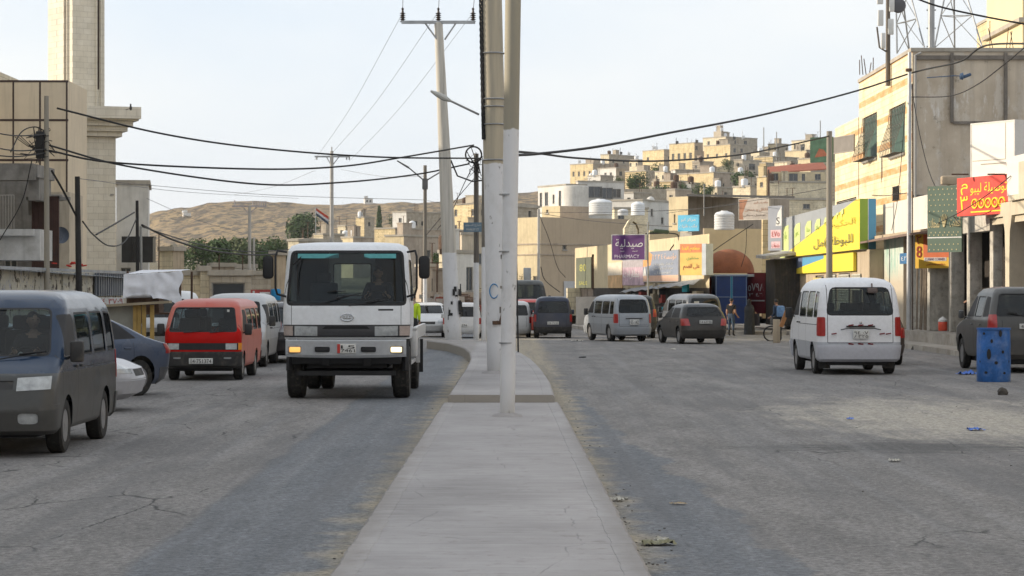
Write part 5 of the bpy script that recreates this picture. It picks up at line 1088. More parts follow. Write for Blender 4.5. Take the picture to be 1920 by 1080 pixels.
tree('broadleaf_tree', 'green tree at the left end of the row under the dry hill', 330, 512, 462, 60, 320, LF1, 1500)
tree('broadleaf_tree', 'tall green tree between the two poles under the dry hill', 412, 508, 448, 70, 325, LF1, 1900)
tree('broadleaf_tree', 'bushy green tree right of the slender crossarm pole', 478, 508, 448, 72, 345, LF1, 1900)
tree('broadleaf_tree', 'green tree left of the truck roof under the dense dark tree', 540, 500, 446, 60, 400, LF2, 1500)
# --- left middle distance ---
lg = 'low buildings at the foot of the dry hill'
def lv(label, *a, **k): return house('low_house', label, *a, group=lg, **k)
lv('cream house with vertical pilasters and a sloping parapet', 299, 324, 345, 470, 548, 140, Cr, [], [], A=35, mr=ST['tan'])
lv('cream wall with a dark broken shutter right of the tarpaulin', 340, 344, 378, 516, 580, 118, Cr, [], [(.35, .8, .55, .8)], A=8)
lv('tall cream gate pier house with a yellow cap', 372, 376, 392, 508, 585, 116, Cr, [], [], A=8)
lv('grey roller-shutter garage beside the cream pier', 390, 394, 470, 516, 590, 114, Gy, [], [(.45, .35, 1.55, 1.5)], A=6, bars=False)
lv('long brown roofed house behind the roller-shutter garage', 392, 398, 440, 500, 524, 150, ST['tan'], [], [], A=10, mr=ST['brown'])
lv('white garden wall hut left of the lattice-armed pole', 432, 436, 480, 502, 530, 160, Wh, [], [], A=10)
lv('grey stone house behind the low olive tree', 465, 470, 540, 515, 560, 150, Gy, [], [(.5, 1, .7, .8)], A=10)
lv('pinkish stone pier beside the truck mirror', 508, 520, 536, 478, 560, 130, ST['tan'], [], [], A=40)
lv('small cream house in front of the trees by the truck', 540, 560, 640, 452, 520, 260, Cr, [], [], A=30, mr=Gy)
o = MB().prism([(0, 0, 0), (3.4, 0, 0), (3.4, .3, 0), (0, .3, 0)], (0, 0, .75)).build('boundary_wall', mat('grey_block_wall', (.20, .19, .18), .9, var=.25, sc=1, streak=.3)); o.location = W(472, 592, 82); tag(o, 'long grey block wall left of the truck under the red banner', 'wall')
Board('banner', 'torn red and white banner on the grey block wall', W(470, 566, 83), W(508, 566, 83), .42, .02, mat('red_banner', (.45, .08, .07), .8, var=.5, sc=4)).rect(.45, .1, .95, .8, PLATE).rect(.1, .1, .2, .9, PLATE)
b = MB(); c0 = W(517, 563, 80); b.lathe([(.16, 0), (.17, .03), (.17, .33), (.16, .37), (.05, .38), (.01, .38)], tuple(c0), seg=20); tag(b.build('blue_drum', mat('bright_blue_plastic', (.02, .22, .45), .5, var=.3, sc=5)), 'bright blue drum standing on the grey block wall', 'drum')

# ================= left street side =================
PANEL = mat('beige_cladding', (.62, .53, .40), .8, var=.12, sc=.3, streak=.2)
r_, c_, _ = house('panelled_building', 'beige panelled building with dark joints at the left edge', -150, -140, 127, 150, 480, 100, PANEL, [], [], A=1, ext=9, cat='building', mr=PANEL, parapet=False, depth=5)
wE = W(127, 150, 100).x-W(-140, 150, 100).x; hE = W(0, 150, 100).z-W(0, 480, 100).z+9; b = MB()
for px in (25, 75, 125):
    x = W(px, 0, 100).x-r_.location.x; b.box((x-.05, -.012+x*.0175, .0), (x+.02, .1+x*.0175, hE))
for py in (225, 152, 300): z = W(0, py, 100).z-r_.location.z; b.cbox((wE/2, wE/2*.0175+.02, z), (wE, .06, .09), rz=radians(1))
b.build('panel_joint', mat('dark_joint', (.06, .04, .035), .8), r_)
MIN = stone('minaret_stone', 'd6cfc0', 'cfc7b6', 'b8afa0', .7, .34, .12, .15, dirt=.1, bump=.2)
r_, c_, _ = house('minaret', 'tall stone minaret shaft with deep vertical slots, running out of the picture top', 90, 136, 196, -90, 260, 145, MIN, [], [], A=52, ext=10, cat='minaret')
a_ = radians(52); uL = Vector((cos(a_), -sin(a_), 0)); uR = Vector((sin(a_), cos(a_), 0)); hM = W(0, -90, 145).z-r_.location.z
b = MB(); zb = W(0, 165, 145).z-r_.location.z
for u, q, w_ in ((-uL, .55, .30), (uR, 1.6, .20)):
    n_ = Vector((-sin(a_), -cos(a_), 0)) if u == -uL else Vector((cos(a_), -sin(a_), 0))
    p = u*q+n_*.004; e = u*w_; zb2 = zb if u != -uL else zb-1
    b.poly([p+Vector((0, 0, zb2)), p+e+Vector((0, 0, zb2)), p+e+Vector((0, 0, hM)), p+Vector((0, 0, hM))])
b.build('slot', mat('slot_shadowed_brown', (.05, .03, .022), .8), r_)  # flat dark strips; the shade of deep slots is in the colour
b = MB()
for u, q in ((-uL, .50), (-uL, .90), (uR, 1.55), (uR, 1.85)):
    n_ = Vector((-sin(a_), -cos(a_), 0)) if u == -uL else Vector((cos(a_), -sin(a_), 0))
    p = u*q; b.prism([p, p+(u*.06), p+(u*.06)+n_*.12, p+n_*.12], (0, 0, hM))
b.build('slot_jamb', MIN, r_)
r_, c_, _ = house('mosque_hall', 'pale stone mosque hall beside the minaret with a stepped cornice', 140, 146, 217, 256, 500, 128, MIN, [], [(.9, 3, .01, .01)], A=20, ext=6, cat='building', parapet=False)
b = MB(); d_ = (W(217, 0, 128).x-W(146, 0, 128).x)
for k in range(4): b.cbox((d_*.55+.02*k, .9, W(0, 256, 128).z-r_.location.z+.15+.27*k), (d_*.95+.45*k, 1.6+.5*k, .26), rz=radians(20))
b.cbox((d_*.55, .9, W(0, 216, 128).z-r_.location.z+.1), (d_*.95+1.6, 3.8, .62), rz=radians(20)); b.build('cornice', MIN, r_)
bd = MB(); bd.lathe([(.01, -.14), (.06, -.1), (.08, 0), (.05, .08), (.035, .12), (.05, .16), (.03, .2), (.005, .21)], (0, 0, .14), seg=10).prism([(.0, -.02, .1), (-.26, -.03, .02), (-.24, .03, .02)], (0, .02, .03)); bo = bd.build('bird', BLK); bo.location = W(245, 207, 126); tag(bo, 'dark pigeon perched on the cornice corner of the mosque', 'bird')
house('rear_block', 'grey rendered block with a dark glazed balcony behind the mosque hall', 214, 218, 278, 345, 500, 150, ST['white'], [], [(.08, .2, .75, 2.4), (.30, 5.2, .6, 1.4), (.62, 8.2, .9, 1.3)], A=8, cat='building', mr=ST['white'])
o = MB().box((0, 0, 0), (1.9, 1.2, 1.5)).box((0, -.02, 1.5), (1.95, 1.2, 1.58)).box((.62, -.03, .05), (.66, 0, 1.5)).box((1.25, -.03, .05), (1.29, 0, 1.5)).build('glazed_balcony', mat('dark_glazing', (.03, .03, .032), .3, var=.4)); o.location = W(228, 492, 147); tag(o, 'dark glazed box balcony hanging on the rear grey block', 'balcony')
# unfinished concrete house
Y0 = 84
house('concrete_house', 'weathered concrete house with a tall dark doorway behind the lamp pole', -60, -50, 62, 306, 500, Y0, ST['conc'], [], [(.62, 3.0, .5, 1.2)], A=2, ext=3, cat='building', mr=ST['conc'], parapet=False, depth=4)
house('concrete_house', 'shaded beige house wing with a brown full-height door', 60, 63, 130, 360, 500, 90, ST['tan'], [], [(.34, .35, 1.0, 3.4)], A=3, ext=3, cat='building', mr=ST['beige'], bars=False, depth=4, parapet=False)
b = MB(); p = W(-60, 332, 80); b.box((0, 0, 0), (2.3, 3.0, .42)).box((0, -.06, -.1), (2.25, 0, .25)).box((1.9, .5, -.75), (2.25, 2.6, -.0)); o = b.build('roof_slab', ST['conc']); o.location = p; tag(o, 'cracked concrete roof slab jutting over the doorway at the left edge', 'canopy')
b = MB(); b.box((0, 0, 0), (2.2, 2, .95)).box((.0, -.25, .75), (2.05, 0, .95)); o = b.build('balcony_wall', mat('pale_render', (.50, .49, .47), .9, var=.2, sc=1, streak=.3, dirt=.3)); o.location = W(-60, 488, 74); tag(o, 'pale rendered balcony box with a ragged dark hollow at the left edge', 'balcony')
b = MB()
for k in range(6): b.tube([(k*.09, 0, 0), (k*.09, 0, 1.1)], .012, 5)
b.tube([(0, 0, 1.1), (.45, 0, 1.1)], .015, 5); o = b.build('railing', WFR); o.location = W(0, 430, 78); tag(o, 'thin vertical railing at the left edge above the balcony box', 'railing')
b = MB(); b.lathe([(.01, .10), (.14, .085), (.25, .03), (.285, -.02), (.29, -.03), (.25, .02), (.14, .07), (.01, .085)], axis='y', seg=24).tube([(0, .05, -.1), (0, .25, -.35)], .02, 6).tube([(0, 0, -.2), (0, -.25, 0)], .01, 5)
o = b.build('satellite_dish', mat('grey_dish', (.11, .13, .17), .5, var=.2)); o.location = W(114, 441, 84); o.rotation_euler = (0, 0, .5); tag(o, 'dark grey satellite dish on the left house wall', 'satellite dish')
b = MB(); b.box((0, 0, 0), (.80, .06, 2.4)).box((-.06, -.03, 0), (0, .08, 2.48)).box((.80, -.03, 0), (.86, .08, 2.48)).box((-.06, -.03, 2.4), (.86, .08, 2.48))
for k in range(5): b.box((.04+k*.155, -.02, .05), (.17+k*.155, 0, 2.35))
o = b.build('tall_door', mat('dark_red_brown_door', (.055, .025, .018), .7, var=.4, sc=3)); o.location = W(63, 505, 82); tag(o, 'tall dark red-brown plank door on the concrete house behind the grey pole', 'door')
b = MB(); b.cbox((0, 0, 0), (.42, .3, .22), bev=.02).lathe([(.09, -.17), (.09, -.16), (.01, -.155)], (.05, 0, 0), 'y', 14); o = b.build('air_conditioner', mat('dirty_unit', (.30, .28, .25), .7, dirt=.4)); o.location = W(107, 371, 83); tag(o, 'small dirty air conditioner over the dark red-brown door', 'air conditioner')
b = MB(); b.box((-.25, -.3, 0), (1.2, .1, .12)).box((-.2, -.2, -.5), (.05, .1, 0)); o = b.build('door_lintel', ST['conc']); o.location = W(66, 376, 83); tag(o, 'concrete ledge over the dark red-brown door', 'ledge')
# low painted shop row along x=-13
def peeled():
    t = NT('peeled_wall'); n = t.noise(3.2, 7, None, .7); m2 = t.noise(1.2, 5)
    c = t.mix(t.ramp(m2, .3, .7), lin('a9a69c'), lin('c4bda9')); c = t.mix(t.ramp(n, .565, .58), c, lin('3c3026')); c = t.mix(t.ramp(t.noise(.9, 4), .60, .66, 0, .7), c, lin('8a90b0'))
    c = t.mix(t.ramp(t.noise(9, 5), .62, .66, 0, .8), c, lin('4d5d86')); t.bsdf(c, .9, 0, n, .3); return t.m
PEEL = peeled()
b = MB(); facade(b, Vector((-13, 56, .14)), Vector((0, 1, 0)).normalized()*-1 if False else Vector((0, 1, 0)), 26, 2.45, [], 0)
b = MB(); b.box((-17, 50, .14), (-13, 61, 2.58)).box((-17, 61.02, .14), (-13.05, 70, 2.50)).box((-17, 70.02, .14), (-13.0, 81, 2.42)); o = b.build('shop_row', PEEL); tag(o, 'low shop wall of flaking white and grey paint behind the blue minibus', 'wall')
b = MB()
for k in range(120):
    y = 50+k*.262; dz = .02 if k % 2 else 0
    b.poly([(-12.7, y, 2.50+dz-.002*k), (-17.2, y, 2.78+dz-.002*k), (-17.2, y+.262, 2.78-dz-.002*k+.02), (-12.7, y+.262, 2.52-dz-.002*k)])
b.box((-12.74, 50, 2.42), (-12.70, 81.4, 2.50)); tag(b.build('corrugated_roof', mat('corrugated_zinc', (.30, .33, .37), .5, metal=.3, var=.3, sc=1.5, dirt=.4), None, 0), 'rusting corrugated sheet roof over the low left shops', 'roof')
b = MB()
for k in range(26): b.box((-12.95+.05*(k % 2), 75+k*.21, .9+.8), (-12.90+.05*(k % 2), 75.2+k*.21, 2.42))
tag(b.build('metal_shutter', mat('ribbed_blue_grey_sheet', (.15, .17, .20), .5, metal=.4, var=.3)), 'ribbed blue grey sheet hung at the right end of the left shops', 'shutter')
b = MB(); random.seed(5)
for k in range(9): b.cbox((random.uniform(-.5, .5), random.uniform(-.2, .2), random.uniform(0, .12)), (.13, .12, .035), rz=random.random()*3, ry=random.random()*.4)
o = b.build('red_rags', mat('red_cloth', (.45, .04, .03), .9)); o.location = (-13.6, 74, 2.60); tag(o, 'heap of red rags on the corrugated roof', 'rags')
Board('sign', 'narrow red-lettered shop sign under the ribbed metal sheet', W(186, 572, 70), W(232, 570, 70.5), .22, .04, PLATE).text('٩٠٧٣ ٤١', .05, .15, .95, .85, REDL)
# tarpaulin stall and wooden booth
b = MB(); n = 26; P = W(232, 553, 66); wT = (340-232)/F*66; rows = []
for j in range(n+1):
    row = []
    for i in range(n+1):
        u, v = i/n, j/n; x = u*wT+.06*sin(v*7)*u; z = .66-(v*.78)+.10*sin(u*pi)*(-.3 if j == 0 else .2)-.10*(1-u)*(1-v); y = -.12*v-.06*noise.noise(Vector((u*9, v*3, 1)))-.015*sin(u*30+v*2)*v
        if j == n: z += .10*noise.noise(Vector((u*6, 9, 2)))-.22*(u > .75)*(u-.75)*4+.12*(u < .5)
        row.append(b.v((x, y, z)))
    rows.append(row)
for j in range(n):
    for i in range(n): b._f([rows[j][i], rows[j][i+1], rows[j+1][i+1], rows[j+1][i]], 0, True)
t_ = [rows[0][0], rows[0][n]]; e0 = b.v((0.1, 2.6, .70)); e1 = b.v((wT*.95, 2.6, .72)); b._f([rows[0][0], rows[0][n], e1, e0], 0)
o = b.build('tarpaulin', mat('white_tarpaulin', (.72, .73, .78), .8, var=.12, sc=1.5, dirt=.15), None, 0); o.location = P; tag(o, 'white tarpaulin draped over the market stall left of the red van', 'tarpaulin')
b = MB(); P = W(236, 600, 66.5)
for x in (0.05, wT*.95):
    for y in (0, 2.4): b.tube([(x, y, -.9), (x, y, 1.35)], .035, 6)
b.box((0, .1, .15), (.9*wT, 2.2, .2)).box((.0, .3, .2), (.55*wT, 1.2, .62)); o = b.build('stall_frame', RUST); o.location = P; tag(o, 'dark iron frame and counter of the stall under the white tarpaulin', 'stall')
vv = car('kangoo', 'white_pickup', 'white van parked in front of the tarpaulin stall, mostly hidden by the red van', 'van', WHT, sx=.9, sz=1.05); park(vv, 296, 668, 1.3, 2.0, True)
WOOD = mat('yellow_timber', (.42, .28, .09), .8, var=.35, sc=3); r_ = empty('wooden_booth', W(196, 640, 57)); tag(r_, 'booth of rough yellow timber behind the blue sedan', 'booth')
w_ = (302-190)/F*57
MB().cbox((w_/2, 0, .88), (w_+.3, .5, .06), ry=-.06).build('roof_board', mat('pale_timber', (.32, .27, .19), .9, var=.3, sc=2), r_)
for x in (.72, .82, .93, 1.12): MB().box((x-.045, -.03, -.6), (x+.045, .06, .86)).build('post', WOOD, r_)
MB().box((-.05, .12, -.6), (.70, .16, .84)).build('side_board', mat('glassy_board', (.33, .33, .29), .5, var=.3, sc=1), r_)

# --- buildings beyond the left edge of the photograph that throw their shade across the street ---
b = MB()
house('street_block', 'cream roadside block beyond the left edge, nearest the viewer', -2600, -2500, -1350, 0, 560, 34, Cr, [], grid(4, 2), A=1, ext=2, cat='building') if False else None
for i, (x0, x1, y0, y1, z1) in enumerate(((-26, -16.2, -12, 8, 9.6), (-27, -16, 8.3, 26, 10.4), (-27, -16.4, 26.3, 46, 9.8), (-28, -17, 46.3, 60, 10.6), (-36, -21.5, 60.5, 97, 12.6), (-42, -25, 112, 150, 12.5))):
    r_ = empty('roadside_building', (x0, y0, 0)); tag(r_, 'cream building outside the left edge of the view, number %d along the street' % (i+1) if False else ['cream shop house far left, nearest the viewer', 'second cream shop house on the left out of view', 'third cream shop house on the left out of view', 'taller cream shop house just left of the view', 'long cream block set back behind the concrete house', 'cream block far behind the panelled building'][i], 'building', 'buildings lining the left side of the street')
    b = MB(); w_, d_, O = x1-x0, y1-y0, Vector((x1-x0, 0, 0))
    ops = [(k*3.4+1.2, 4.2+3*q, k*3.4+2.6, 5.6+3*q) for k in range(int(d_/3.4)) for q in range(2)]
    facade(b, O, Vector((0, 1, 0)), d_, z1, ops); facade(b, Vector((0, 0, 0)), Vector((1, 0, 0)), w_, z1, [])
    b.poly([(w_, d_, 0), (0, d_, 0), (0, d_, z1), (w_, d_, z1)]); b.poly([(0, d_, 0), (0, 0, 0), (0, 0, z1), (0, d_, z1)]); b.poly([(0, 0, z1-.01), (w_, 0, z1-.01), (w_, d_, z1-.01), (0, d_, z1-.01)])
    b.build('wall', Cr, r_, 0, norm=False)
    for o in ops[:10]: window(r_, O, Vector((0, 1, 0)), o)
# ================= right street side =================
def boxb(name, label, x0, x1, y0, y1, z0, z1, m, mf=None, opl=[], opf=[], cat='building', cope=True, bars=True, dep=.16, openings_dark=None):
    """axis-aligned building: left face (towards the street) and front face (towards the viewer) with openings; opl in (y, z) metres, opf in (x, z)"""
    r = empty(name, (x0, y0, z0)); tag(r, label, cat); w, d, h = x1-x0, y1-y0, z1-z0
    O = Vector((0, d, 0)); ol = [(y1-b, c-z0, y1-a, e-z0) for a, c, b, e in opl]; of = [(a-x0, c-z0, b-x0, e-z0) for a, c, b, e in opf]
    b = MB(); facade(b, O, Vector((0, -1, 0)), d, h, ol, dep, 0); facade(b, Vector((0, 0, 0)), Vector((1, 0, 0)), w, h, of, dep, 1)
    b.poly([(w, 0, 0), (w, d, 0), (w, d, h), (w, 0, h)], 1); b.poly([(w, d, 0), (0, d, 0), (0, d, h), (w, d, h)], 1); b.poly([(0, 0, h-.05), (w, 0, h-.05), (w, d, h-.05), (0, d, h-.05)], 1)
    b.build('wall', [m, mf or m], r, 0, norm=False)
    for o in ol: window(r, O, Vector((0, -1, 0)), o, dep, bars)
    for o in of: window(r, Vector((0, 0, 0)), Vector((1, 0, 0)), o, dep, bars)
    if cope: MB().box((-.06, -.06, h), (w, .25, h+.14)).box((-.06, .25, h), (.22, d, h+.14)).build('parapet', COPE, r)
    return r
def banded():
    t = NT('banded_stone'); o = t.xyz(); z = o[2]; y = o[1]
    vec = t.n('CombineXYZ', {0: t.math('ADD', o[0], y), 1: z, 2: 0.}).outputs[0]
    br = t.n('TexBrick', {'Vector': vec, 'Color1': lin('e6d8b8'), 'Color2': lin('dfcfaa'), 'Mortar': lin('c9b48d'), 'Scale': 1., 'Mortar Size': .012, 'Brick Width': .55, 'Row Height': .27}).outputs[0]
    st = t.math('FRACT', t.math('DIVIDE', z, 1.08)); f = t.ramp(t.math('ABSOLUTE', t.math('SUBTRACT', st, .75)), .13, .11)
    v = t.noise(1.5, 6, t.map((.6, .6, 2.5)), .65); f = t.math('MULTIPLY', f, t.ramp(v, .3, .6, .35, 1))
    c = t.mix(f, br, lin('c8925a')); c = t.mix(t.ramp(t.noise(.7, 6), .5, .72, 0, .5), c, lin('a48a68'))
    t.bsdf(c, .85, 0, t.noise(14, 4), .3); return t.m
BAND = banded()
def patchy():
    t = NT('weathered_render'); o = t.xyz(); n1 = t.noise(.55, 7, None, .62); n2 = t.noise(1.3, 6, t.map((1, 1, .5)), .7); s_ = t.noise(1, 5, t.map((1.6, 1.6, .12)), .6)
    c = t.mix(t.ramp(n1, .35, .65), lin('b5a692'), lin('cfc1ad')); c = t.mix(t.ramp(n2, .52, .57, 0, .55), c, lin('d3cbbf')); c = t.mix(t.ramp(s_, .5, .72, 0, .6), c, lin('978b7c'))
    c = t.mix(t.ramp(t.noise(.9, 6, t.map((1.5, 1, .35)), .7), .60, .64, 0, .7), c, lin('ded9d2')); c = t.mix(t.ramp(t.noise(2.7, 6, None, .7), .60, .66, 0, .5), c, lin('6d6255'))
    t.bsdf(c, .9, 0, t.noise(6, 6), .3); return t.m
PATCH = patchy()
tb = boxb('apartment_block', 'tall corner block, banded yellow stone on the sunlit side, weathered grey render in front', 14.9, 40, 90, 103.8, .3, 10.75, BAND, PATCH, opl=[(91.7, 7.1, 95.3, 9.0), (98.7, 7.3, 102.6, 9.15)], bars=True, cope=True)
boxb('apartment_block', 'lower banded stone wing at the far left end of the tall corner block', 14.9, 34, 104, 111.5, .3, 9.3, BAND, PATCH, opl=[(104.6, 4.0, 111, 5.9)], cope=False)
GREEN = mat('green_curtain', (.05, .10, .08), .6, var=.5, sc=4)
for (a, c, b_, e) in ((91.7, 7.1, 95.3, 9.0), (98.7, 7.3, 102.6, 9.15)):
    g_ = MB(); x = 14.9-.02; n = 9
    for k in range(n+1):
        y = a+(b_-a)*k/n; g_.tube([(x, y, e), (x-.05, y, e-.6), (x-.42, y, c+.2), (x-.40, y, c), (x, y, c)], .014, 4)
    for z, dx in ((e-.3, .03), (e-.8, .12), (c+.6, .32), (c+.2, .42), (c, .40)): g_.tube([(x-dx, a, z), (x-dx, b_, z)], .014, 4)
    g_.T = None; o = g_.build('window_cage', mat('cage_iron', (.10, .095, .085), .7), None); tag(o, 'bulging iron cage over the %s window of the banded stone wall' % ('right-hand' if a < 95 else 'left-hand'), 'window grille')
    q = MB().box((x+.08, a+.06, c+.06), (x+.10, b_-.06, e-.06)).build('curtain', GREEN); tag(q, 'green curtain in the %s window of the banded stone wall' % ('right-hand' if a < 95 else 'left-hand'), 'curtain')
# pilasters, pipe and ledge on the render wall
b = MB(); b.box((16.3, 89.86, 8.1), (16.42, 89.97, 10.7)).box((18.3, 89.86, 7.0), (18.42, 89.97, 10.7)).box((20.6, 89.8, 2), (21.2, 89.97, 10.7)).box((14.95, 89.9, 10.45), (30, 89.985, 10.6)).box((16.42, 89.88, 8.05), (18.3, 89.97, 8.15)).box((14.9, 89.9, 5.35), (26, 89.985, 5.42))
tag(b.build('wall_ribs', mat('dark_rib', (.20, .175, .15), .9, var=.4, sc=2)), 'thin darker ribs dividing the grey rendered front of the corner block', 'wall trim')
tag(MB().tube([(14.98, 89.8, .5), (14.98, 89.8, 10.6), (15.2, 89.9, 10.7)], .045, 8).build('drain_pipe', mat('grey_pipe', (.34, .33, .31), .6, var=.2)), 'grey drain pipe down the corner of the tall corner block', 'pipe')
MB_ = MB(); MB_.lathe([(.01, -.12), (.10, -.1), (.14, 0), (.10, .02), (.01, .02)], seg=14, axis='x').tube([(0, 0, 0), (-.3, 0, .02), (-1.2, .6, .0)], .02, 6); MB_.cbox((.1, 0, 0), (.45, .16, .12), bev=.05, ry=-.35)
o = MB_.build('wall_lamp', mat('blue_lamp_hood', (.05, .09, .16), .5)); o.location = W(1805, 143, 88.5); tag(o, 'blue-hooded street lamp on a bracket against the grey render wall', 'street lamp')
tag(boxb('yellow_tower_house', 'sunlit yellow upper storey peeking above the corner block at the top right', 25, 40, 118, 130, 6, 16, ST['yellow'], ST['yellow'], cat='building'), None)
o = MB().prism([(0, 0, 0), (6, 0, 0), (6, 8, 0), (0, 8, 0)], (0, 0, 8)).build('yellow_penthouse', mat('sunny_render', (.70, .58, .36), .85, var=.08, sc=.4)); o.location = (W(1866, 95, 112).x, 106, 9.0); tag(o, 'smooth yellow penthouse wall above the roof at the top right corner', 'building')
MB().box((-.2, -.2, 4.6), (6.2, 8.2, 4.8)).build('cornice', COPE, o)
# rebar and aerials on the roof edge
b = MB(); random.seed(9)
for px in (1612, 1618, 1624, 1630, 1637): p = W(px, 140, 106); b.tube([p, p+Vector((random.uniform(-.1, .1), 0, random.uniform(.5, .9)))], .02, 4)
tag(b.build('reinforcing_bars', RUST), 'rusty reinforcing bars sticking up at the left roof edge of the corner block', 'metal bars')
b = MB()
for px in (1862, 1887, 1893, 1900, 1856): p = W(px, 92, 91); b.tube([p, p+Vector((random.uniform(-.2, .2), 0, random.uniform(.6, 1.1)))], .015, 4)
tag(b.build('reinforcing_bars', RUST), 'thin crooked bars standing on the roof in front of the yellow penthouse', 'metal bars')
# telecom masts
MT = mat('mast_steel', (.30, .31, .32), .5, metal=.4, var=.2); ANT = mat('antenna_white', (.62, .62, .60), .5, var=.15)
p = W(1665, 118, 95); r_ = empty('telecom_mast', p); tag(r_, 'telecom mast with white panel aerials and a round dark dish on the corner block', 'antenna mast')
MB().tube([(0, 0, -.9), (0, 0, 3.5)], [.10, .08], 10).tube([(0, 0, .4), (-.35, -.1, .6), (-.45, -.1, 1.4)], .035, 6).build('mast', mat('mast_dark', (.14, .12, .10), .7, metal=.3), r_)
for x, z, w_ in ((-.32, 1.75, .22), (.08, 1.4, .22), (-.22, .85, .16), (.12, 2.3, .2), (-.34, 2.6, .24)): MB().cbox((x, -.18, z), (w_, .14, .62), bev=.03).build('panel_antenna', ANT, r_)
MB().lathe([(.01, -.1), (.26, -.06), (.30, .05), (.28, .1), (.01, .12)], (.40, -.1, 2.25), 'y', 20).build('dish', mat('dish_radome', (.10, .10, .11), .6), r_)
def lattice(name, label, legs, apex, nb):
    b = MB(); A = [Vector(q) for q in legs]; T = Vector(apex)
    for q in A: b.tube([q, T+(q-T)*.06], .035, 6)
    for k in range(1, nb):
        t = k/nb; P = [q+(T-q)*t for q in A]; Q = [q+(T-q)*(t-1/nb) for q in A]
        for i in range(3): b.tube([P[i], P[(i+1) % 3]], .02, 5); b.tube([Q[i], P[(i+1) % 3]], .02, 5)
    tag(b.build(name, MT), label, 'antenna mast')
lattice('lattice_mast', 'tapering three-legged lattice mast right behind the panel aerials', [W(1682, 100, 96), W(1733, 88, 94.5), W(1705, 95, 99)], W(1678, -120, 97), 4)
lattice('lattice_mast', 'wide tripod lattice behind the stout mast pole on the roof', [W(1752, 90, 96), W(1842, 90, 94), W(1790, 92, 99)], W(1788, -90, 97), 3)
b = MB(); p = W(1746, 92, 93); b.tube([p, p+Vector((0, 0, 3.6))], .13, 10)
for k in range(5): b.tube([p+Vector((.18, 0, .1+.7*k)), p+Vector((-.18, 0, .1+.7*k))], .03, 5)
tag(b.build('mast_pole', MT), 'stout round mast pole with rungs in the middle of the block roof', 'antenna mast')
# grey sign board and frame under the far wing, small AC
Board('blank_sign', 'blank grey signboard on posts left of the banded stone wall', W(1563, 287, 101), W(1600, 287, 99), .62, .06, mat('blank_grey', (.22, .20, .18), .8, var=.2, sc=2), frame=WFR)
b = MB()
for k in range(12): b.cbox((k*.11-.6, -.02, 0), (.03, .03, 1.1))
for z in (-.5, 0, .5): b.cbox((0, -.03, z), (1.35, .03, .03))
o = b.build('window_grille', mat('black_iron', (.03, .03, .03), .7)); p = Vector((14.85, 14.9*F/(1683-960), 1.95+183/50)); o.location = p; o.rotation_euler = (0, 0, -pi/2); o.scale = (1.2, 1, .5); tag(o, 'small black barred window low on the banded stone wall', 'window grille')
# ground-floor shops of the corner block and the arcade
MAROON = mat('maroon_wall', (.13, .03, .03), .85, var=.4, sc=1); SHEET = None
def sheet_m():
    t = NT('plastic_sheet'); o = t.xyz(); n = t.noise(1.2, 6, t.map((1, 1, .6)), .65)
    c = t.mix(t.ramp(o[2], 1.6, 2.6), lin('b7ab97'), lin('c9d2c8')); c = t.mix(t.math('MULTIPLY', t.ramp(n, .45, .6, 0, .8), t.ramp(o[2], 1.7, 2.3)), c, lin('8fb5a8')); c = t.mix(t.ramp(t.noise(5, 5), .62, .68, 0, .5), c, lin('6b5f50'))
    t.bsdf(c, .7, 0, n, .4); return t.m
boxb('shop', 'low shop with a plastic-sheeted wall between the yellow signboard and the tin porch', 14.0, 14.88, 86.5, 91, .5, 3.95, sheet_m(), PATCH, cat='shop', cope=False)
b = MB(); b.box((14.3, 88, 3.95), (14.86, 93, 4.9)); tag(b.build('stone_band', MAROON), 'dark maroon strip of wall above the plastic-sheeted shop', 'wall')
tag(MB().prism([(13.2, 80, 3.7), (14.9, 80, 3.95), (14.9, 94, 3.95), (13.2, 94, 3.62)], (0, 0, .07)).build('tin_awning', mat('rusty_tin', (.20, .13, .10), .7, var=.4, sc=2, dirt=.5)), 'rusty tin awning over the plastic-sheeted shop', 'awning')
Board('road_sign', 'small blue square notice on the plastic-sheeted wall', W(1687, 495, 82.5), W(1703, 493, 81), .36, .02, mat('notice_blue', (.03, .13, .28), .6)).text('٢٤', .2, .3, .8, .7, PLATE)
Board('fascia_board', 'plain white fascia board beside the silver lamp pole', (14.15, 92.2, 3.98), (14.15, 81.5, 3.98), 1.15, .25, mat('white_fascia', (.66, .62, .55), .6, var=.1, sc=.5, streak=.15), cat='signboard')
tag(MB().box((13.75, 81.4, 3.78), (14.6, 92.6, 3.92)).build('concrete_ledge', ST['tan']), 'concrete ledge under the plain white fascia board', 'ledge')
DKI = mat('shaded_shop_interior', (.035, .028, .024), .9, var=.5, sc=2)  # near-black, so the shade inside the shops is in the colour
# doorway bay between pole and arcade
FW = mat('flaking_white_piers', (.50, .47, .41), .9, var=.3, sc=3, streak=.5, dirt=.5)
for q_, l_ in (((14.6, 73.4, .5, 14.9, 73.9, 3.7), 'flaking white door pier behind the red signboard'), ((14.5, 76.6, .5, 14.9, 77.1, 3.7), 'flaking white door pier directly under the dark green banner'), ((14.45, 79.6, .5, 14.9, 80.0, 3.7), 'flaking white door pier at the right end of the orange hanging sign'),
        ((14.2, 82.2, .5, 14.9, 82.7, 4.0), 'flaking white door pier right of the bundle of timber poles'), ((14.1, 85.6, .5, 14.9, 86.3, 4.0), 'flaking white door pier left of the bundle of timber poles')):
    tag(MB().box(q_[:3], q_[3:], bev=.02).build('door_pier', FW), l_, 'pier', 'door piers of the narrow shops')
tag(MB().box((14.5, 73.4, 3.7), (14.9, 81.4, 4.2)).build('door_lintel', FW), 'long flaking lintel over the narrow shop doorways', 'lintel')
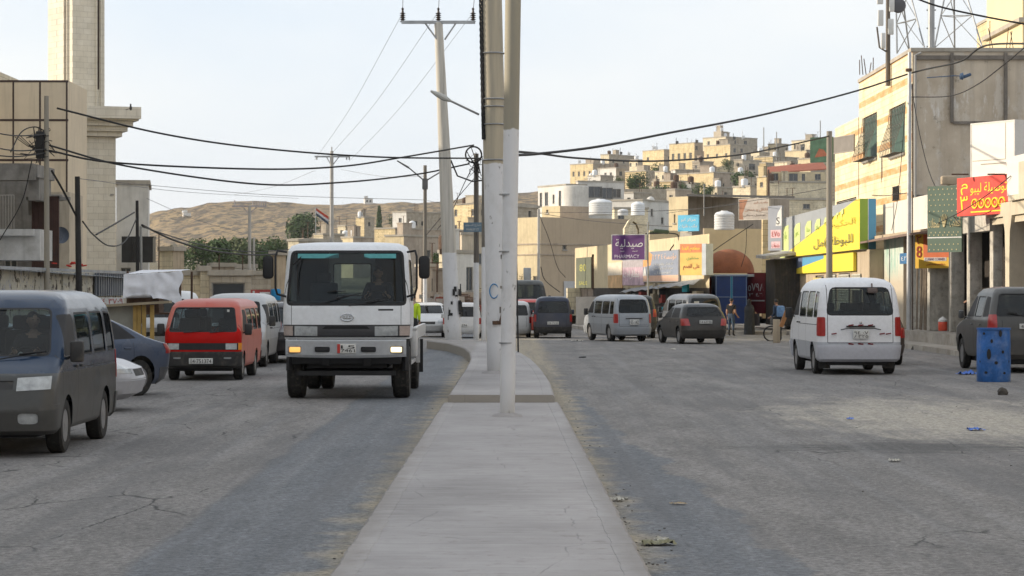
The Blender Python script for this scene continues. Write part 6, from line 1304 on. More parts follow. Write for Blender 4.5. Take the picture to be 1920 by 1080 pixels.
b = MB(); b.box((15.9, 70, .5), (16.0, 82, 4.2)).box((14.9, 81.9, .5), (16, 82, 4.2)).box((14.9, 60, 4.1), (18, 82, 4.2)).box((17.9, 50, .5), (18.0, 70, 4.1)); tag(b.build('shaded_shop_interior', DKI), 'dark interior of the arcade shops', 'shop')
b = MB()
for k in range(7): x = 14.3+.03*(k % 3); y = 83.0+k*.3; b.tube([(x-.1, y, .5), (x-.05+.1*(k % 2), y+.15, 2.9+.2*(k % 3))], .035, 6)
tag(b.build('timber_poles', mat('weathered_timber', (.20, .16, .12), .9, var=.4, sc=5)), 'bundle of weathered timber poles leaning in the narrow doorway', 'poles')
ARC = mat('arcade_render', (.56, .49, .37), .85, var=.15, sc=.6, streak=.25, dirt=.15)
r_ = empty('arcade', (14.4, 56, .5)); tag(r_, 'cream arcade with a flared column and dark shops behind, at the right edge', 'arcade')
MB().box((0, -2, 3.55), (3.6, 17.4, 3.95)).box((-.12, -2, 3.95), (.12, 13.6, 5.0)).build('canopy', ARC, r_)
for y in (-.5, 6.8, 14.3):
    q = MB()
    pr = [(0, .28), (2.3, .28), (3.1, .36), (3.55, .62)]
    V = [[q.v((x_, y+y_, z)) for (x_, y_) in ((0, -w_), (.5, -w_), (.5, w_), (0, w_))] for z, w_ in pr]
    for i in range(3):
        for k in range(4): q._f([V[i][k], V[i][(k+1) % 4], V[i+1][(k+1) % 4], V[i+1][k]])
    q.build('column', ARC, r_)
MB().box((.1, -2, 3.35), (.3, 17, 3.55)).build('beam', ARC, r_)
for k in range(3):
    q = MB(); y = 60+4.2*k
    for z in (1.3, 2.0, 2.7): q.box((15.9, y, z), (16.3, y+3.2, z+.04))
    random.seed(k)
    for z in (1.34, 2.04, 2.74):
        for j in range(9): q.cbox((16.05, y+.2+j*.34, z+.16), (.22, .24, random.uniform(.18, .36)), random.choice((1, 2, 3)))
    o = q.build('shop_shelf', [RUST, mat('goods_red', (.30, .05, .03), .7), mat('goods_cream', (.40, .35, .25), .7), mat('goods_blue', (.05, .10, .2), .7)]); tag(o, ['shelf of goods nearest the right edge inside the arcade', 'shelf of goods behind the flared column of the arcade', 'shelf of goods left of the flared column of the arcade'][k], 'shelf', 'shelves of goods in the arcade')
x, y = 14.95, 14.95*F/(1828-960)
woman('shopper in a dark coat and brown head scarf inside the arcade', 1828, 540, pi*1.3, cloth('dark_coat', (.03, .02, .02)), cloth('brown_scarf', (.16, .07, .05))).location = (x, y, .55)
# signs
SY = mat('sign_yellow', (.80, .64, .05), .5, var=.08, sc=1.5); SG = mat('sign_grey', (.30, .32, .34), .6, var=.08, sc=1); SGN = mat('sign_green', (.28, .42, .06), .5, var=.06); SB = mat('sign_blue', (.10, .32, .52), .5, var=.06); SLY = mat('sign_pale_green', (.58, .66, .25), .6, var=.15, sc=4); SDK = mat('sign_ink', (.16, .15, .06), .7)
XS = 13.2; yl, yr_ = XS*F/(1462-960), XS*F/(1612-960)
B = Board('shop_sign', 'huge grey and yellow signboard with slanted panels and handwritten lettering', (XS, yl, 3.42), (XS, yr_, 3.42), 1.92, .35, SG, cat='signboard')
B.poly([(.0, .0), (1, 0), (1, 1.0), (.96, 1.0)], SY); B.poly([(.0, .0), (.22, 0), (.18, .16)], SLY)
for k, (a, w_) in enumerate(((.03, .11), (.22, .09), (.38, .08), (.51, .065), (.62, .045), (.70, .035), (.765, .028), (.82, .025))):
    c0 = a*1.02+.02; B.poly([(a, c0), (a+w_, c0+w_), (a+w_, .80-.02*k*.3), (a+w_*.4, .78), (a, .66)], SLY)
    if k < 5: B.text(['نظارات', 'عطور', 'هدايا', 'ساعات', 'ورد'][k], a+w_*.25, .40+.05*k, a+w_*.8, .66, SGN)
B.text('للبوظة (مل', .50, .10, .94, .34, SDK).text('الحكيم', .70, .46, .96, .66, mat('faint_gold', (.62, .50, .05), .6))
for k, (m_, w0, w1) in enumerate(((SGN, 0, .34), (mat('sign_white_edge', (.7, .72, .7), .5), .34, .37), (SB, .37, .68))):
    MB().box((B.w+.002, w0*.9, 0), (B.w+.04+k*.004, w1*.9, 1.92)).build('side_stripe', m_, B.root)
boxb('shop', 'shop with rolled shutters under the huge grey and yellow signboard', 13.45, 14.85, 91, 119, .4, 3.4, ST['tan'], ST['tan'], cat='shop', cope=False, opl=[(93, .5, 95.6, 2.5), (96.2, .5, 99.5, 2.55), (100.2, .5, 103.5, 2.55), (104.3, .5, 107.2, 2.5)])
SHUT = mat('roller_shutter', (.52, .50, .42), .55, metal=.2, var=.15, sc=2, dirt=.2)
for k, (a, c) in enumerate(((96.3, 99.4), (100.3, 103.4), (93.1, 95.5))):
    q = MB(); n = 14 if k < 2 else 6
    for j in range(n): z = 2.5-j*.11; q.prism([(13.42, a, z), (13.39, a, z-.05), (13.42, a, z-.1)], (0, c-a, 0))
    o = q.build('roller_shutter', SHUT); tag(o, ['cream roller shutter, right of the lamp post bay', 'cream roller shutter, middle bay under the big sign', 'half-raised roller shutter at the right end of the yellow shop'][k], 'shutter', 'shutters of the yellow shop')
B = Board('fascia_sign', 'long blue and yellow fascia strip under the huge signboard', (13.3, XS*F/(1468-960), 2.62), (13.3, 13.3*F/(1600-960), 2.62), .72, .12, SY, cat='signboard')
B.poly([(0, .08), (.62, .82), (.62, 1), (0, 1)], SB).poly([(0, .05), (.3, .45), (.3, 1), (0, 1)], mat('sign_slate_blue', (.10, .13, .22), .6))
B = Board('poster', 'yellow door poster with a red emblem below the blue and yellow strip', (13.38, 107.5, .9), (13.38, 104.6, .9), 1.5, .03, mat('poster_yellow', (.62, .50, .18), .6, var=.2, sc=3)); B.rect(.35, .45, .75, .75, REDL).rect(.48, .50, .62, .70, PLATE)
# dark corrugated kiosk with grey sign column
DARKT = mat('dark_tin', (.05, .045, .04), .7, var=.4, sc=2, dirt=.5); r_ = empty('tin_kiosk', (12.7, 113, .1)); tag(r_, 'dark tin kiosk with a peeling white canopy left of the yellow shop', 'kiosk')
q = MB()
for k in range(11): q.box((-.42+k*.13, 0, .1), (-.42+k*.13+.10, .06, 3.2))
q.box((-.42, .06, .1), (1.0, 4, 3.2)).build('wall', DARKT, r_)
MB().prism([(-.9, -.6, 3.2), (1.0, -.6, 3.45), (1.0, 4, 3.6), (-.9, 4, 3.3)], (0, 0, .14)).build('canopy', mat('peeling_white_canopy', (.42, .40, .38), .8, var=.4, sc=3, dirt=.5), r_)
B = Board('sign', 'grey sign column with white and pink notices left of the huge signboard', W(1440, 470, 114), W(1466, 470, 113), 2.1, .1, mat('sign_cool_grey', (.25, .27, .32), .6, var=.1)); B.poly([(.55, .55), (.98, .55), (.98, .98), (.70, .84)], PLATE).rect(.2, .28, .95, .46, mat('faded_pink', (.62, .42, .45), .7, var=.3, sc=6)).rect(.25, .05, .9, .2, mat('faded_pink', (.6, .4, .4))).text('S', .62, .58, .85, .74, PLATEBLK).text('٥٧٤', .3, .31, .85, .43, REDL).text('خدمات', .3, .07, .85, .17, REDL)
# red counter sign, green banner, hanging yellow sign, white billboard
SRED = mat('sign_red', (.72, .07, .05), .45, var=.08, sc=2, dirt=.12, dcol='d98a80'); SGOLD = mat('sign_gold_yellow', (.92, .70, .04), .5, var=.05)
B = Board('shop_sign', 'glossy red signboard with yellow lettering and a row of five yellow rings', (13.62, 74, 4.14), (14.55, 70.8, 4.14), 1.16, .32, SRED, cat='signboard')
MB().box((B.w, .0, 0), (B.w+.03, .4, 1.16)).build('side_panel', mat('sign_box_grey', (.50, .50, .50), .5, var=.2, sc=3), B.root)
B.text('توصيلة ليبو', .27, .52, .97, .84, SGOLD).text('م', .08, .55, .22, .84, SGOLD).text('٣', .07, .16, .22, .52, SGOLD).text('ـــــــــ ــــــــــــــ', .28, .07, .92, .105, SGOLD)
for k in range(5):
    q = MB(); u0 = (.36+k*.13)*B.w; q.tube([(u0+.105*cos(a*pi/10)*B.w*.5, -.012, (.30+.115*sin(a*pi/10))*B.h) for a in range(21)], .028, 5, cap=False); q.cbox((u0, -.012, .30*B.h), (.05, .02, .07), bev=.01); q.build('ring', SGOLD, B.root)
b = MB()
for px, l_ in ((1800, 'left'), (1868, 'right')):
    b = MB(); p = W(px, 330, 73 if px < 1850 else 71); b.cbox((p.x, p.y, p.z+.05), (.5, .1, .04)); tag(b.build('sign_lamp', RUST), 'flat lamp bracket on the %s top edge of the red signboard' % l_, 'lamp')
SGD = mat('banner_green', (.075, .115, .085), .7, var=.12, sc=1.5); GOLD = mat('dull_gold', (.50, .42, .22), .6, var=.1)
L = W(1739, 500, 77); R = W(1803, 500, 75.8); B = Board('banner', 'dark green dotted banner with gold lettering beside the red signboard', (L.x, L.y, 3.08), (R.x, R.y, 3.08), 2.1, .05, SGD)
q = MB()
for j in range(11):
    for i in range(7):
        if 3 < j < 6: continue
        u, v = (i+.5+(j % 2)*.35)/7.6, (.04, .12, .26, .30, .4, .5, .62, .71, .79, .87, .95)[j]; q.cbox((u*B.w, -.008, v*B.h), (.035, .004, .035), ry=.78)
q.build('dot_pattern', GOLD, B.root); B.rect(.0, .215, 1, .23, PLATE, 'stripe'); B.text('لمحفلات', .03, .37, .36, .52, GOLD).text('العفلحت', .66, .38, .97, .54, GOLD)
q = MB()
for k in range(5): a = (k-2)*.28; q.tube([(.5*B.w+sin(a)*.03, -.014, .38*B.h), (.5*B.w+sin(a)*.25, -.014, .38*B.h+.42*cos(a))], [.022, .008], 5)
q.build('emblem', GOLD, B.root)
L = W(1716, 503, 82.5); R = W(1786, 503, 81.5); B = Board('hanging_sign', 'orange and yellow hanging sign half hidden behind the dark green banner', (L.x, L.y, 2.62), (R.x, R.y, 2.70), 1.22, .1, mat('sign_orange_yellow', (.80, .48, .04), .5, var=.12, sc=4))
B.rect(.22, .30, .96, .98, mat('sign_orange', (.70, .16, .05), .5, var=.2, sc=3)).rect(.24, .20, .84, .30, PLATE).text('CUISINE CORNER', .27, .215, .80, .285, mat('ink_purple', (.2, .1, .2))).text('مطعم ومشاوي', .3, .06, .8, .15, REDL).text('8', .04, .30, .18, .62, REDL).text('٢', .04, .68, .18, .92, REDL)
WSG = mat('cream_white_board', (.74, .70, .63), .5, var=.06, sc=.6)
L = W(1822, 335, 76); R = W(1901, 335, 74.2); B = Board('billboard', 'blank cream-white billboard standing above the red signboard', (L.x, L.y, 5.35), (R.x, R.y, 5.42), 1.72, .35, WSG, cat='billboard', frame=mat('white_edge', (.6, .58, .54), .5, var=.1), fw=.05)
B.rect(.02, .33, .80, .345, COPE, 'groove').rect(.80, .33, .815, .99, COPE, 'groove').rect(.22, .26, .82, .28, COPE, 'groove')
B = Board('fascia_board', 'cream-white fascia board cut off by the right edge above the arcade', (14.25, 69.6, 4.6), (14.45, 60, 4.6), 1.1, .2, WSG, cat='signboard')
tag(MB().cbox(tuple(W(1779, 338, 79)), (.5, .3, .28), bev=.04).cbox(tuple(W(1779, 352, 79)), (.08, .08, .5)).build('floodlight', ST['tan']), 'small square floodlight on a stub above the green banner', 'lamp')
# ---------- row of shops receding to the centre ----------
def ptile(px, Y): return ((px-CX)/F*Y, Y)
r_, c_, _ = house('tan_building', 'large tan building with a blank shaded wall and a lit narrow side', 966, 1013, 1178, 407, 600, 205, ST['ochre'], [(.42, 5.3, .55, 2.2), (.80, 5.0, .55, 2.2)], [(.27, 2.3, .45, .45)], A=50, cat='building', mr=mat('tan_shaded_plaster', (.46, .37, .27), .9, var=.10, sc=.25, streak=.15), ext=1, parapet=False)  # darker plaster puts the shade of the right wall into its colour
h_ = 7.9; d2 = Vector((sin(radians(50)), cos(radians(50)), 0)); b = MB()
for z, th in ((7.45, .12), (6.55, .10)):
    for k, (u, ln) in enumerate(((d2, 11), (Vector((-cos(radians(50)), sin(radians(50)), 0)), 4.5))): m_ = u*ln/2; b.cbox((m_.x, m_.y, z), (ln+.1, .12, th), rz=atan2(u.y, u.x))
b.build('string_course', ST['brown'], r_)
q = MB(); q.cbox((d2.x*6.2+.05, d2.y*6.2-.07, 2.3), (7.2, .06, 4.0), rz=radians(40)); q.build('white_patch', mat('white_limewash', (.55, .55, .56), .9, var=.2, sc=.6, streak=.2), r_)
house('rooftop_wall', 'brown rooftop parapet with a yellow lit end on the tan building', 1016, 1050, 1104, 386, 408, 214, ST['ochre'], [(.3, .3, .3, .3)], [], A=50, ext=1, mr=ST['brown'], cat='wall', parapet=False)
house('stone_rooms', 'grey rooftop rooms behind the slim poles left of the white house', 955, 968, 1010, 388, 410, 240, ST['grey'], [], [(.6, .3, .6, .7)], A=30, ext=2, cat='building')
tank(1126, 373, 403, 44, 225, 'large white rooftop tank left of the archway'); tank(1196, 378, 404, 26, 235, 'smaller white rooftop tank half behind the archway'); tank(1168, 392, 404, 20, 240, 'low white tank between the two rooftop tanks')
# archway ornament
P = W(1171, 445, 150); r_ = empty('roof_arch', P); tag(r_, 'cream pointed archway ornament above the purple sign', 'arch'); q = MB(); w_ = 34/F*150; hh = 38/F*150
for s0, m0, xo in ((.0, .5, 0), ):
    out = [(0, 0), (0, hh*.45), (w_*.25, hh*.85), (w_*.5, hh), (w_*.75, hh*.85), (w_, hh*.45), (w_, 0)]; inn = [(w_*.2, 0), (w_*.2, hh*.4), (w_*.33, hh*.68), (w_*.5, hh*.8), (w_*.67, hh*.68), (w_*.8, hh*.4), (w_*.8, 0)]
    for i in range(6): q.prism([(out[i][0], 0, out[i][1]), (out[i+1][0], 0, out[i+1][1]), (inn[i+1][0], 0, inn[i+1][1]), (inn[i][0], 0, inn[i][1])], (0, 2.2, 0))
q.build('arch_ring', ST['cream'], r_)
# shops with posters
def fl(px):
    k = (px-CX)/F; XA, YA, XB, YB = (1078-CX)/F*152, 152., (1330-CX)/F*111, 111.; t = (k*YA-XA)/((XB-XA)-k*(YB-YA)); return YA+t*(YB-YA)
def pt(px, py, dy=0): return W(px, py, fl(px)+dy)
house('shop', 'cream shop frontage with a gallery of faded posters right of the tan building', 1080, 1081, 1326, 448, 560, fl(1085), ST['cream'], [], [(.03, 1, .01, .01)], A=25, ext=1, cat='shop', parapet=False, depth=1) if False else None
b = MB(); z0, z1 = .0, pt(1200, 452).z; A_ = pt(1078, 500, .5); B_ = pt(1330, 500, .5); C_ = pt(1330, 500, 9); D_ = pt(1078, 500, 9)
b.prism([(A_.x, A_.y, 0), (B_.x, B_.y, 0), (C_.x, C_.y, 0), (D_.x, D_.y, 0)], (0, 0, 1.95)); tag(b.build('shop_row', DKI), 'solid dark block for the shaded shopfronts under the white awning', 'shop')  # closed dark block, its colour stands for the shade of open shopfronts
b = MB(); b.prism([(A_.x, A_.y, 1.95), (B_.x, B_.y, 1.95), (C_.x, C_.y, 1.95), (D_.x, D_.y, 1.95)], (0, 0, z1-1.95)); o = b.build('shop_upper_wall', ST['ochre']); tag(o, 'sunlit cream wall above the white awning carrying the posters', 'wall')
def poster(label, px0, t0, b0, px1, m, name='poster', dy=0, th=.06, **k):
    L, R = pt(px0, b0, dy), pt(px1, b0, dy); h = pt(px0, t0, dy).z-L.z; R.z = L.z; return Board(name, label, L, R, h, th, m, **k)
OLV = mat('olive_banner', (.12, .13, .085), .7, var=.2, sc=2); PG = mat('olive_gold', (.42, .40, .08), .7)
B = poster('olive green banner with faint yellow lettering at the left end of the posters', 1080, 484, 540, 1108, OLV, 'banner', -.2); B.text('80', .25, .55, .68, .78, PG).text('SALE', .22, .10, .75, .22, PG)
q = MB(); P = pt(1110, 530, -.2); P2 = pt(1146, 530, -.2)
for a, b_ in ((0, .16), ): q.box((0, 0, 0), (.18, .3, 2.0)).box((0, 0, 1.85), (1.6, .3, 2.0)).box((.7, .05, 0), (.76, .1, 1.85)).box((1.1, .05, 0), (1.14, .1, 1.85)).box((0, 0, -.08), (1.6, .4, 0))
o = q.build('iron_frame', RUST); o.location = P; o.location.z -= .3; tag(o, 'rusty empty sign frame between the olive banner and the orange poster', 'frame')
FO = mat('faded_orange_poster', (.62, .40, .20), .8, var=.5, sc=1.2); FP = mat('faded_pink_poster', (.50, .36, .42), .8, var=.5, sc=2)
poster('washed-out orange poster left of the pink one', 1140, 493, 540, 1166, FO).rect(0, .5, 1, 1, mat('faded_cream_top', (.68, .60, .48), .8, var=.3, sc=3))
B = poster('faded pink and grey poster below the purple sign', 1167, 480, 535, 1207, FP); B.rect(0, .6, 1, 1, mat('faded_grey_top', (.40, .36, .38), .8, var=.4, sc=4)).text('نظارات', .05, .2, .8, .5, PLATE)
GB = mat('poster_grey_blue', (.26, .29, .36), .7, var=.2, sc=3); B = poster('wide grey and orange poster with lines of writing, left of the yellow sign', 1206, 474, 528, 1272, GB, 'billboard', -.15, .1, frame=mat('thin_grey_frame', (.4, .4, .4), .6), fw=.03)
B.poly([(0, .5), (.22, .55), (.28, .9), (.2, 1), (0, 1)], mat('poster_orange', (.70, .32, .12), .7, var=.2, sc=5)).rect(0, 0, 1, .2, mat('poster_salmon', (.66, .42, .30), .7, var=.2, sc=4)).text('مؤسسة ٤ ٣ ٢ ١', .3, .68, .95, .92, mat('poster_peach', (.8, .55, .42), .7)).text('للاعمال والتوريدات', .3, .52, .86, .62, PLATE).text('مواد البناء والدهان', .3, .38, .86, .48, PLATE).text('توصيل', .35, .24, .8, .34, PLATE).poly([(.0, .2), (.12, .2), (.06, .55)], PLATE)
YO = mat('poster_yellow_orange', (.74, .50, .12), .6, var=.15, sc=2); L = W(1275, 516, 112.5); R = W(1316, 516, 111.5); B = Board('box_sign', 'upright yellow and orange box sign with a pale side, right of the wide poster', L, (R.x, R.y, L.z), 1.45, .5, YO)
B.rect(0, .72, 1, 1, mat('poster_red_orange', (.66, .22, .08), .6, var=.3, sc=5)).text('مطعم الهنا', .1, .76, .9, .92, SGOLD).text('مشاوي', .3, .46, .85, .60, mat('leaf_green_ink', (.25, .42, .15))).text('على الفحم', .15, .16, .9, .36, REDL)
MB().box((B.w, 0, 0), (B.w+.25, .5, 1.45)).build('side_panel', mat('sign_box_pale', (.50, .54, .58), .5), B.root)
PUR = mat('sign_purple', (.085, .02, .13), .45, var=.08); L = W(1148, 487, 104); R = W(1209, 487, 103); B = Board('pharmacy_sign', 'purple pharmacy sign with white Arabic lettering on a steel post', L, (R.x, R.y, L.z), 1.05, .14, PUR, frame=mat('silver_frame', (.45, .46, .48), .4), fw=.03)
B.text('صيدلية', .10, .44, .94, .84, PLATE).text('عبد', .24, .31, .38, .37, PLATE).text('سيد', .62, .31, .78, .37, PLATE).text('PHARMACY', .08, .06, .84, .20, mat('pale_lilac', (.55, .5, .6), .6))
MB().tube([(B.w+.03, .2, -3.3), (B.w+.03, .2, 1.6)], .035, 6).build('post', GALV, B.root)
AWN = mat('awning_white', (.50, .52, .54), .7, var=.2, sc=1, dirt=.3); q = MB(); n = 20
a0, a1, b0, b1 = pt(1160, 549, -2.6), pt(1300, 533, -2.6), pt(1180, 541, .2), pt(1318, 522, .2); rw = [[q.v(a0.lerp(a1, i/n)+Vector((0, 0, .04*sin(i*2.1)))) for i in range(n+1)], [q.v(a0.lerp(a1, i/n).lerp(b0.lerp(b1, i/n), .5)+Vector((0, 0, .02))) for i in range(n+1)], [q.v(b0.lerp(b1, i/n)) for i in range(n+1)]]
for j in range(2):
    for i in range(n): q._f([rw[j][i], rw[j][i+1], rw[j+1][i+1], rw[j+1][i]], 0, True)
bmesh.ops.solidify(q.bm, geom=q.bm.faces[:], thickness=.05); tag(q.build('awning', AWN), 'long white sloping awning below the posters', 'awning')
q = MB(); random.seed(11)
for k in range(40):
    px = random.uniform(1165, 1330); p = pt(px, 560, -.6-random.random()*1.2); q.cbox((p.x, p.y, .25+random.random()*1.7), (random.uniform(.15, .5), .3, random.uniform(.2, .6)), random.choice((0, 1, 2, 3, 4)), rz=random.random())
tag(q.build('market_goods', [mat('turquoise_goods', (.03, .35, .42), .6), mat('dull_red_goods', (.28, .05, .04), .7), mat('grey_goods', (.3, .3, .3), .8), BLK, mat('sack_goods', (.35, .3, .22), .9)]), 'jumble of goods piled in front of the shops under the awning', 'goods', None, 'stuff')
tag(MB().cbox(tuple(W(1100, 590, 135)), (1.2, .1, 2.0)).build('metal_gate', mat('cream_door', (.50, .47, .42), .7, var=.2)), 'small cream metal door behind the silver minibus', 'door')
house('low_wall', 'low cream wall right of the tan building behind the silver minibus', 1062, 1064, 1140, 540, 600, 150, ST['cream'], [], [], A=10, ext=1, cat='wall', parapet=False)
# ochre/brown building with roof line, blue sign, tank, brown sign
house('brown_building', 'brown flat-roofed building with shaded front and tall lit yellow end wall behind the blue sign', 1254, 1290, 1480, 368, 560, 165, ST['ochre'], [(.3, 1.2, .18, .6)], [], A=55, ext=1, cat='building', mr=ST['brown'], parapet=False)  # brown front is the shaded face, its shade put into the plaster colour
tag(MB().prism([W(1288, 368, 164), W(1490, 372, 150), W(1490, 372, 160), W(1288, 368, 175)], (0, 0, .15)).build('roof_edge', BLK), 'thin black roof edge of the brown flat-roofed building', 'roof')
house('yellow_wall', 'sunny yellow yard wall behind the blue cabin', 1318, 1320, 1432, 428, 560, 135, ST['tan'], [], [], A=25, ext=1, cat='wall', mr=mat('sunny_yellow_wall', (.66, .54, .34), .85, var=.08, sc=.6, streak=.1), parapet=False, depth=3)
house('stone_return', 'rough orange stone strip between the yellow yard wall and the tin kiosk', 1428, 1430, 1444, 400, 560, 122, ST['yellow'], [], [], A=10, ext=1, cat='wall', parapet=False)
house('yellow_corner', 'cream wall corner below the blue rooftop sign', 1215, 1218, 1276, 432, 530, 138, ST['cream'], [], [], A=20, ext=1, cat='wall', mr=ST['ochre'], parapet=False)
tank(1358, 395, 431, 38, 134, 'ribbed white tank standing on the yellow yard wall')
SBL = mat('sky_blue_sign', (.08, .42, .66), .5, var=.1); L = W(1271, 434, 128); R = W(1310, 434, 127); B = Board('rooftop_sign', 'sky blue rooftop sign with two lines of white lettering', L, (R.x, R.y, L.z+.04), .86, .08, SBL); B.text('مركز ابو', .15, .58, .85, .82, PLATE).text('مكتب نقليات', .08, .18, .92, .44, PLATE)
MB().box((.15, .0, -2.2), (.95, .05, -.05)).build('backing_panel', mat('pale_backing', (.45, .42, .38), .8, var=.3, sc=3), B.root)
BRN = mat('brown_poster', (.30, .14, .08), .7, var=.5, sc=2.5); L = W(1386, 412, 118); R = W(1441, 412, 116.5); B = Board('signboard', 'brown and grey signboard with worn writing above the tin kiosk', L, (R.x, R.y, L.z), .98, .1, BRN, frame=mat('thin_cream_frame', (.5, .46, .4), .6), fw=.03)
B.poly([(.3, 1), (1, 1), (1, 0), (.15, 0), (.12, .3)], mat('poster_grey', (.38, .34, .31), .7, var=.3, sc=4)).text('مطعم باب الخير', .5, .72, .98, .88, BRN).text('فلافل و حمص', .2, .38, .98, .56, BRN).text('توصيل مجاني', .15, .12, .9, .26, mat('ink_dark', (.08, .06, .05)))
# cabins
CAB = mat('cabin_blue', (.015, .055, .24), .45, var=.25, sc=2, dirt=.25, dcol='4a4f60'); r_ = empty('site_cabin', W(1341, 607, 117)); tag(r_, 'dark blue metal cabin with a light blue centre strip', 'cabin'); w_ = 60/F*117
MB().box((0, 0, 0), (w_, 2.2, 2.3)).build('wall', CAB, r_); q = MB()
for x in (0.03, w_*.47, w_*.53, w_-.06): q.box((x, -.03, 0), (x+.03, 0, 2.3))
q.box((0, -.03, 1.28), (w_, 0, 1.31)).box((-.05, -.05, 2.3), (w_+.05, 2.2, 2.36)).build('edge_trim', mat('trim_pale_blue', (.3, .4, .6), .5), r_); MB().box((w_*.48, -.045, .05), (w_*.54, -.031, 2.28)).build('strip', mat('strip_cyan', (.05, .30, .50), .5), r_)
MRN = mat('maroon_banner', (.15, .012, .018), .7, var=.25, sc=3); L = W(1401, 575, 119); R = W(1434, 574, 118); B = Board('banner', 'maroon panel with white scrawled figures right of the blue cabin', (L.x, L.y, .7), (R.x, R.y, .7), 2.0, .08, MRN); B.text('٨٩٧٥', .05, .55, .95, .74, PLATE).text('٦٤ ٣', .1, .42, .9, .50, PLATE).rect(0, .30, 1, .33, PLATE)
tag(MB().box(tuple(W(1322, 605, 121)), tuple(W(1341, 515, 124)), bev=.03).build('red_container', mat('container_red', (.28, .025, .02), .6, var=.3, sc=2)), 'dark red container end left of the blue cabin', 'container')
tag(MB().lathe([(1.35*cos(a*pi/20), 1.25*sin(a*pi/20)) for a in range(11)], tuple(W(1366, 512, 126)), 'z', 28).build('clay_dome', mat('red_clay', (.26, .10, .05), .95, var=.3, sc=1.5, bump=.4, bsc=6)), 'rough red clay dome behind the blue cabin', 'dome')
tag(MB().box(tuple(W(1325, 519, 118.6)), tuple(W(1436, 515, 123)), bev=.01).build('roof_sheet', AWN), 'pale sheet roof edge over the cabin and maroon panel', 'roof')
L = W(1519, 305, 98); R = W(1545, 305, 97.5)
B = Board('billboard', 'weathered dark green billboard with reddish pattern behind the concrete post', L, (R.x+.35, R.y, L.z), 1.02, .08, mat('faded_green_poster', (.06, .13, .085), .7, var=.5, sc=4)); B.poly([(.2, .2), (.8, .25), (.6, .5), (.4, .55)], mat('faded_red_poster', (.28, .10, .06), .8, var=.4, sc=9))

# ================= poles, lines =================
def poled(name, white, ragged, base, wz, rusty=None):
    """concrete pole whose lower part is painted white up to height wz with a ragged edge"""
    if name in MC: return MC[name]
    t = NT(name); o = t.xyz(); n = t.noise(3.5, 6, None, .7); s_ = t.noise(1, 5, t.map((9, 9, .5)))
    c = t.mix(t.ramp(s_, .35, .75, 0, .7), lin(base), lin('8a857b')); w = t.mix(t.ramp(t.noise(4, 6, t.map((1, 1, .5)), .7), .5, .75, 0, .35), (.66, .66, .67, 1), lin('a8a49c'))
    w = t.mix(t.ramp(t.noise(7, 6, t.map((1, 1, .45)), .75), .63, .66, 0, .75), w, lin('5a554e')); w = t.mix(t.ramp(o[2], .55, .0, 0, .4), w, lin('8c857a'))
    e = t.math('ADD', o[2], t.math('MULTIPLY', t.math('SUBTRACT', t.noise(6, 4), .5), ragged)); f = t.ramp(e, wz+.01, wz-.01)
    t.bsdf(t.mix(f, c, w), .75, 0, t.math('ADD', n, t.math('MULTIPLY', f, .4)), .25, .01); MC[name] = t.m; return t.m
def pole(name, label, base, top, r0, r1, m, cat='utility pole', seg=20, group=None):
    base, top = Vector(base), Vector(top); d = top-base; b = MB(); n = 14
    b.tube([d*(k/n) for k in range(n+1)], [r0+(r1-r0)*k/n for k in range(n+1)], seg); r = empty(name, base); tag(r, label, cat, group); b.build('shaft', m, r, 50); return r
gp = G(951, 781, h1); tp = W(962, 0, gp.y); tp = Vector(gp)+(tp-Vector(gp))*1.6
PN = pole('lamp_pole', 'slim grey pole painted white up to half height, nearest the viewer on the median', gp, tp, .105, .115, poled('slim_pole_paint', 1, .12, '9b9482', 4.02))
MB().lathe([(.22, 0), (.20, .025), (.15, .045), (.11, .05)], seg=18).build('mortar_collar', CONC, PN)
for z_ in (1.02, 2.3, 3.1): MB().lathe([(.112, z_), (.114, z_+.02)], seg=18).build('strap', GALV, PN)
q = MB(); random.seed(2)
for k in range(9): a = random.random()*6.28; z_ = random.uniform(.9, 2.4); q.cbox((cos(a)*.108, sin(a)*.108, z_), (random.uniform(.02, .06), .004, random.uniform(.03, .09)), rz=a+pi/2)
q.build('poster_scrap', mat('old_poster_scrap', (.30, .28, .25), .9), PN)
MB().tube([(.155, .02, .9), (.13, .02, 2.2), (.16, .02, 5), (.14, .02, 9)], .012, 5).build('cable', BLK, PN)
gp = G(936, 700, h2); tp = Vector(gp)+(W(921, 0, gp.y)-Vector(gp))*1.5
P2 = pole('concrete_pole', 'thick tapering concrete pole behind the slim one, painted white below, wrapped with cables', gp, tp, .235, .20, poled('thick_pole_paint', 1, .10, 'b5aa94', 4.12))
MB().lathe([(.36, 0), (.33, .03), (.28, .05), (.23, .06)], seg=20).build('mortar_collar', CONC, P2)
q = MB(); d = (tp-Vector(gp)).normalized()
for s_ in range(5):
    q.tube([d*(4.6+k*.12)+Vector((-.20+.035*cos(k*1.3+s_*1.26)-.0*k, -.12+.035*sin(k*1.3+s_*1.26), 0)) for k in range(75)], .016, 4)
q.build('twisted_cable', BLK, P2)
for z in (4.9, 5.25, 5.4, 6.3, 4.2): MB().tube([d*z+Vector((.24*cos(a*pi/8), .24*sin(a*pi/8), 0)) for a in range(17)], .013, 4, cap=False).build('clamp', GALV, P2)
MB().tube([(-.05, -.20, 1.05+.0), (-.02, -.25, 1.0), (.0, -.23, .98), (.06, -.3, 1.2), (.1, -.32, 1.55)], .018, 5).cbox((-.02, -.23, 1.0), (.22, .05, .07), rz=.2).build('wire_knot', RUST, P2)
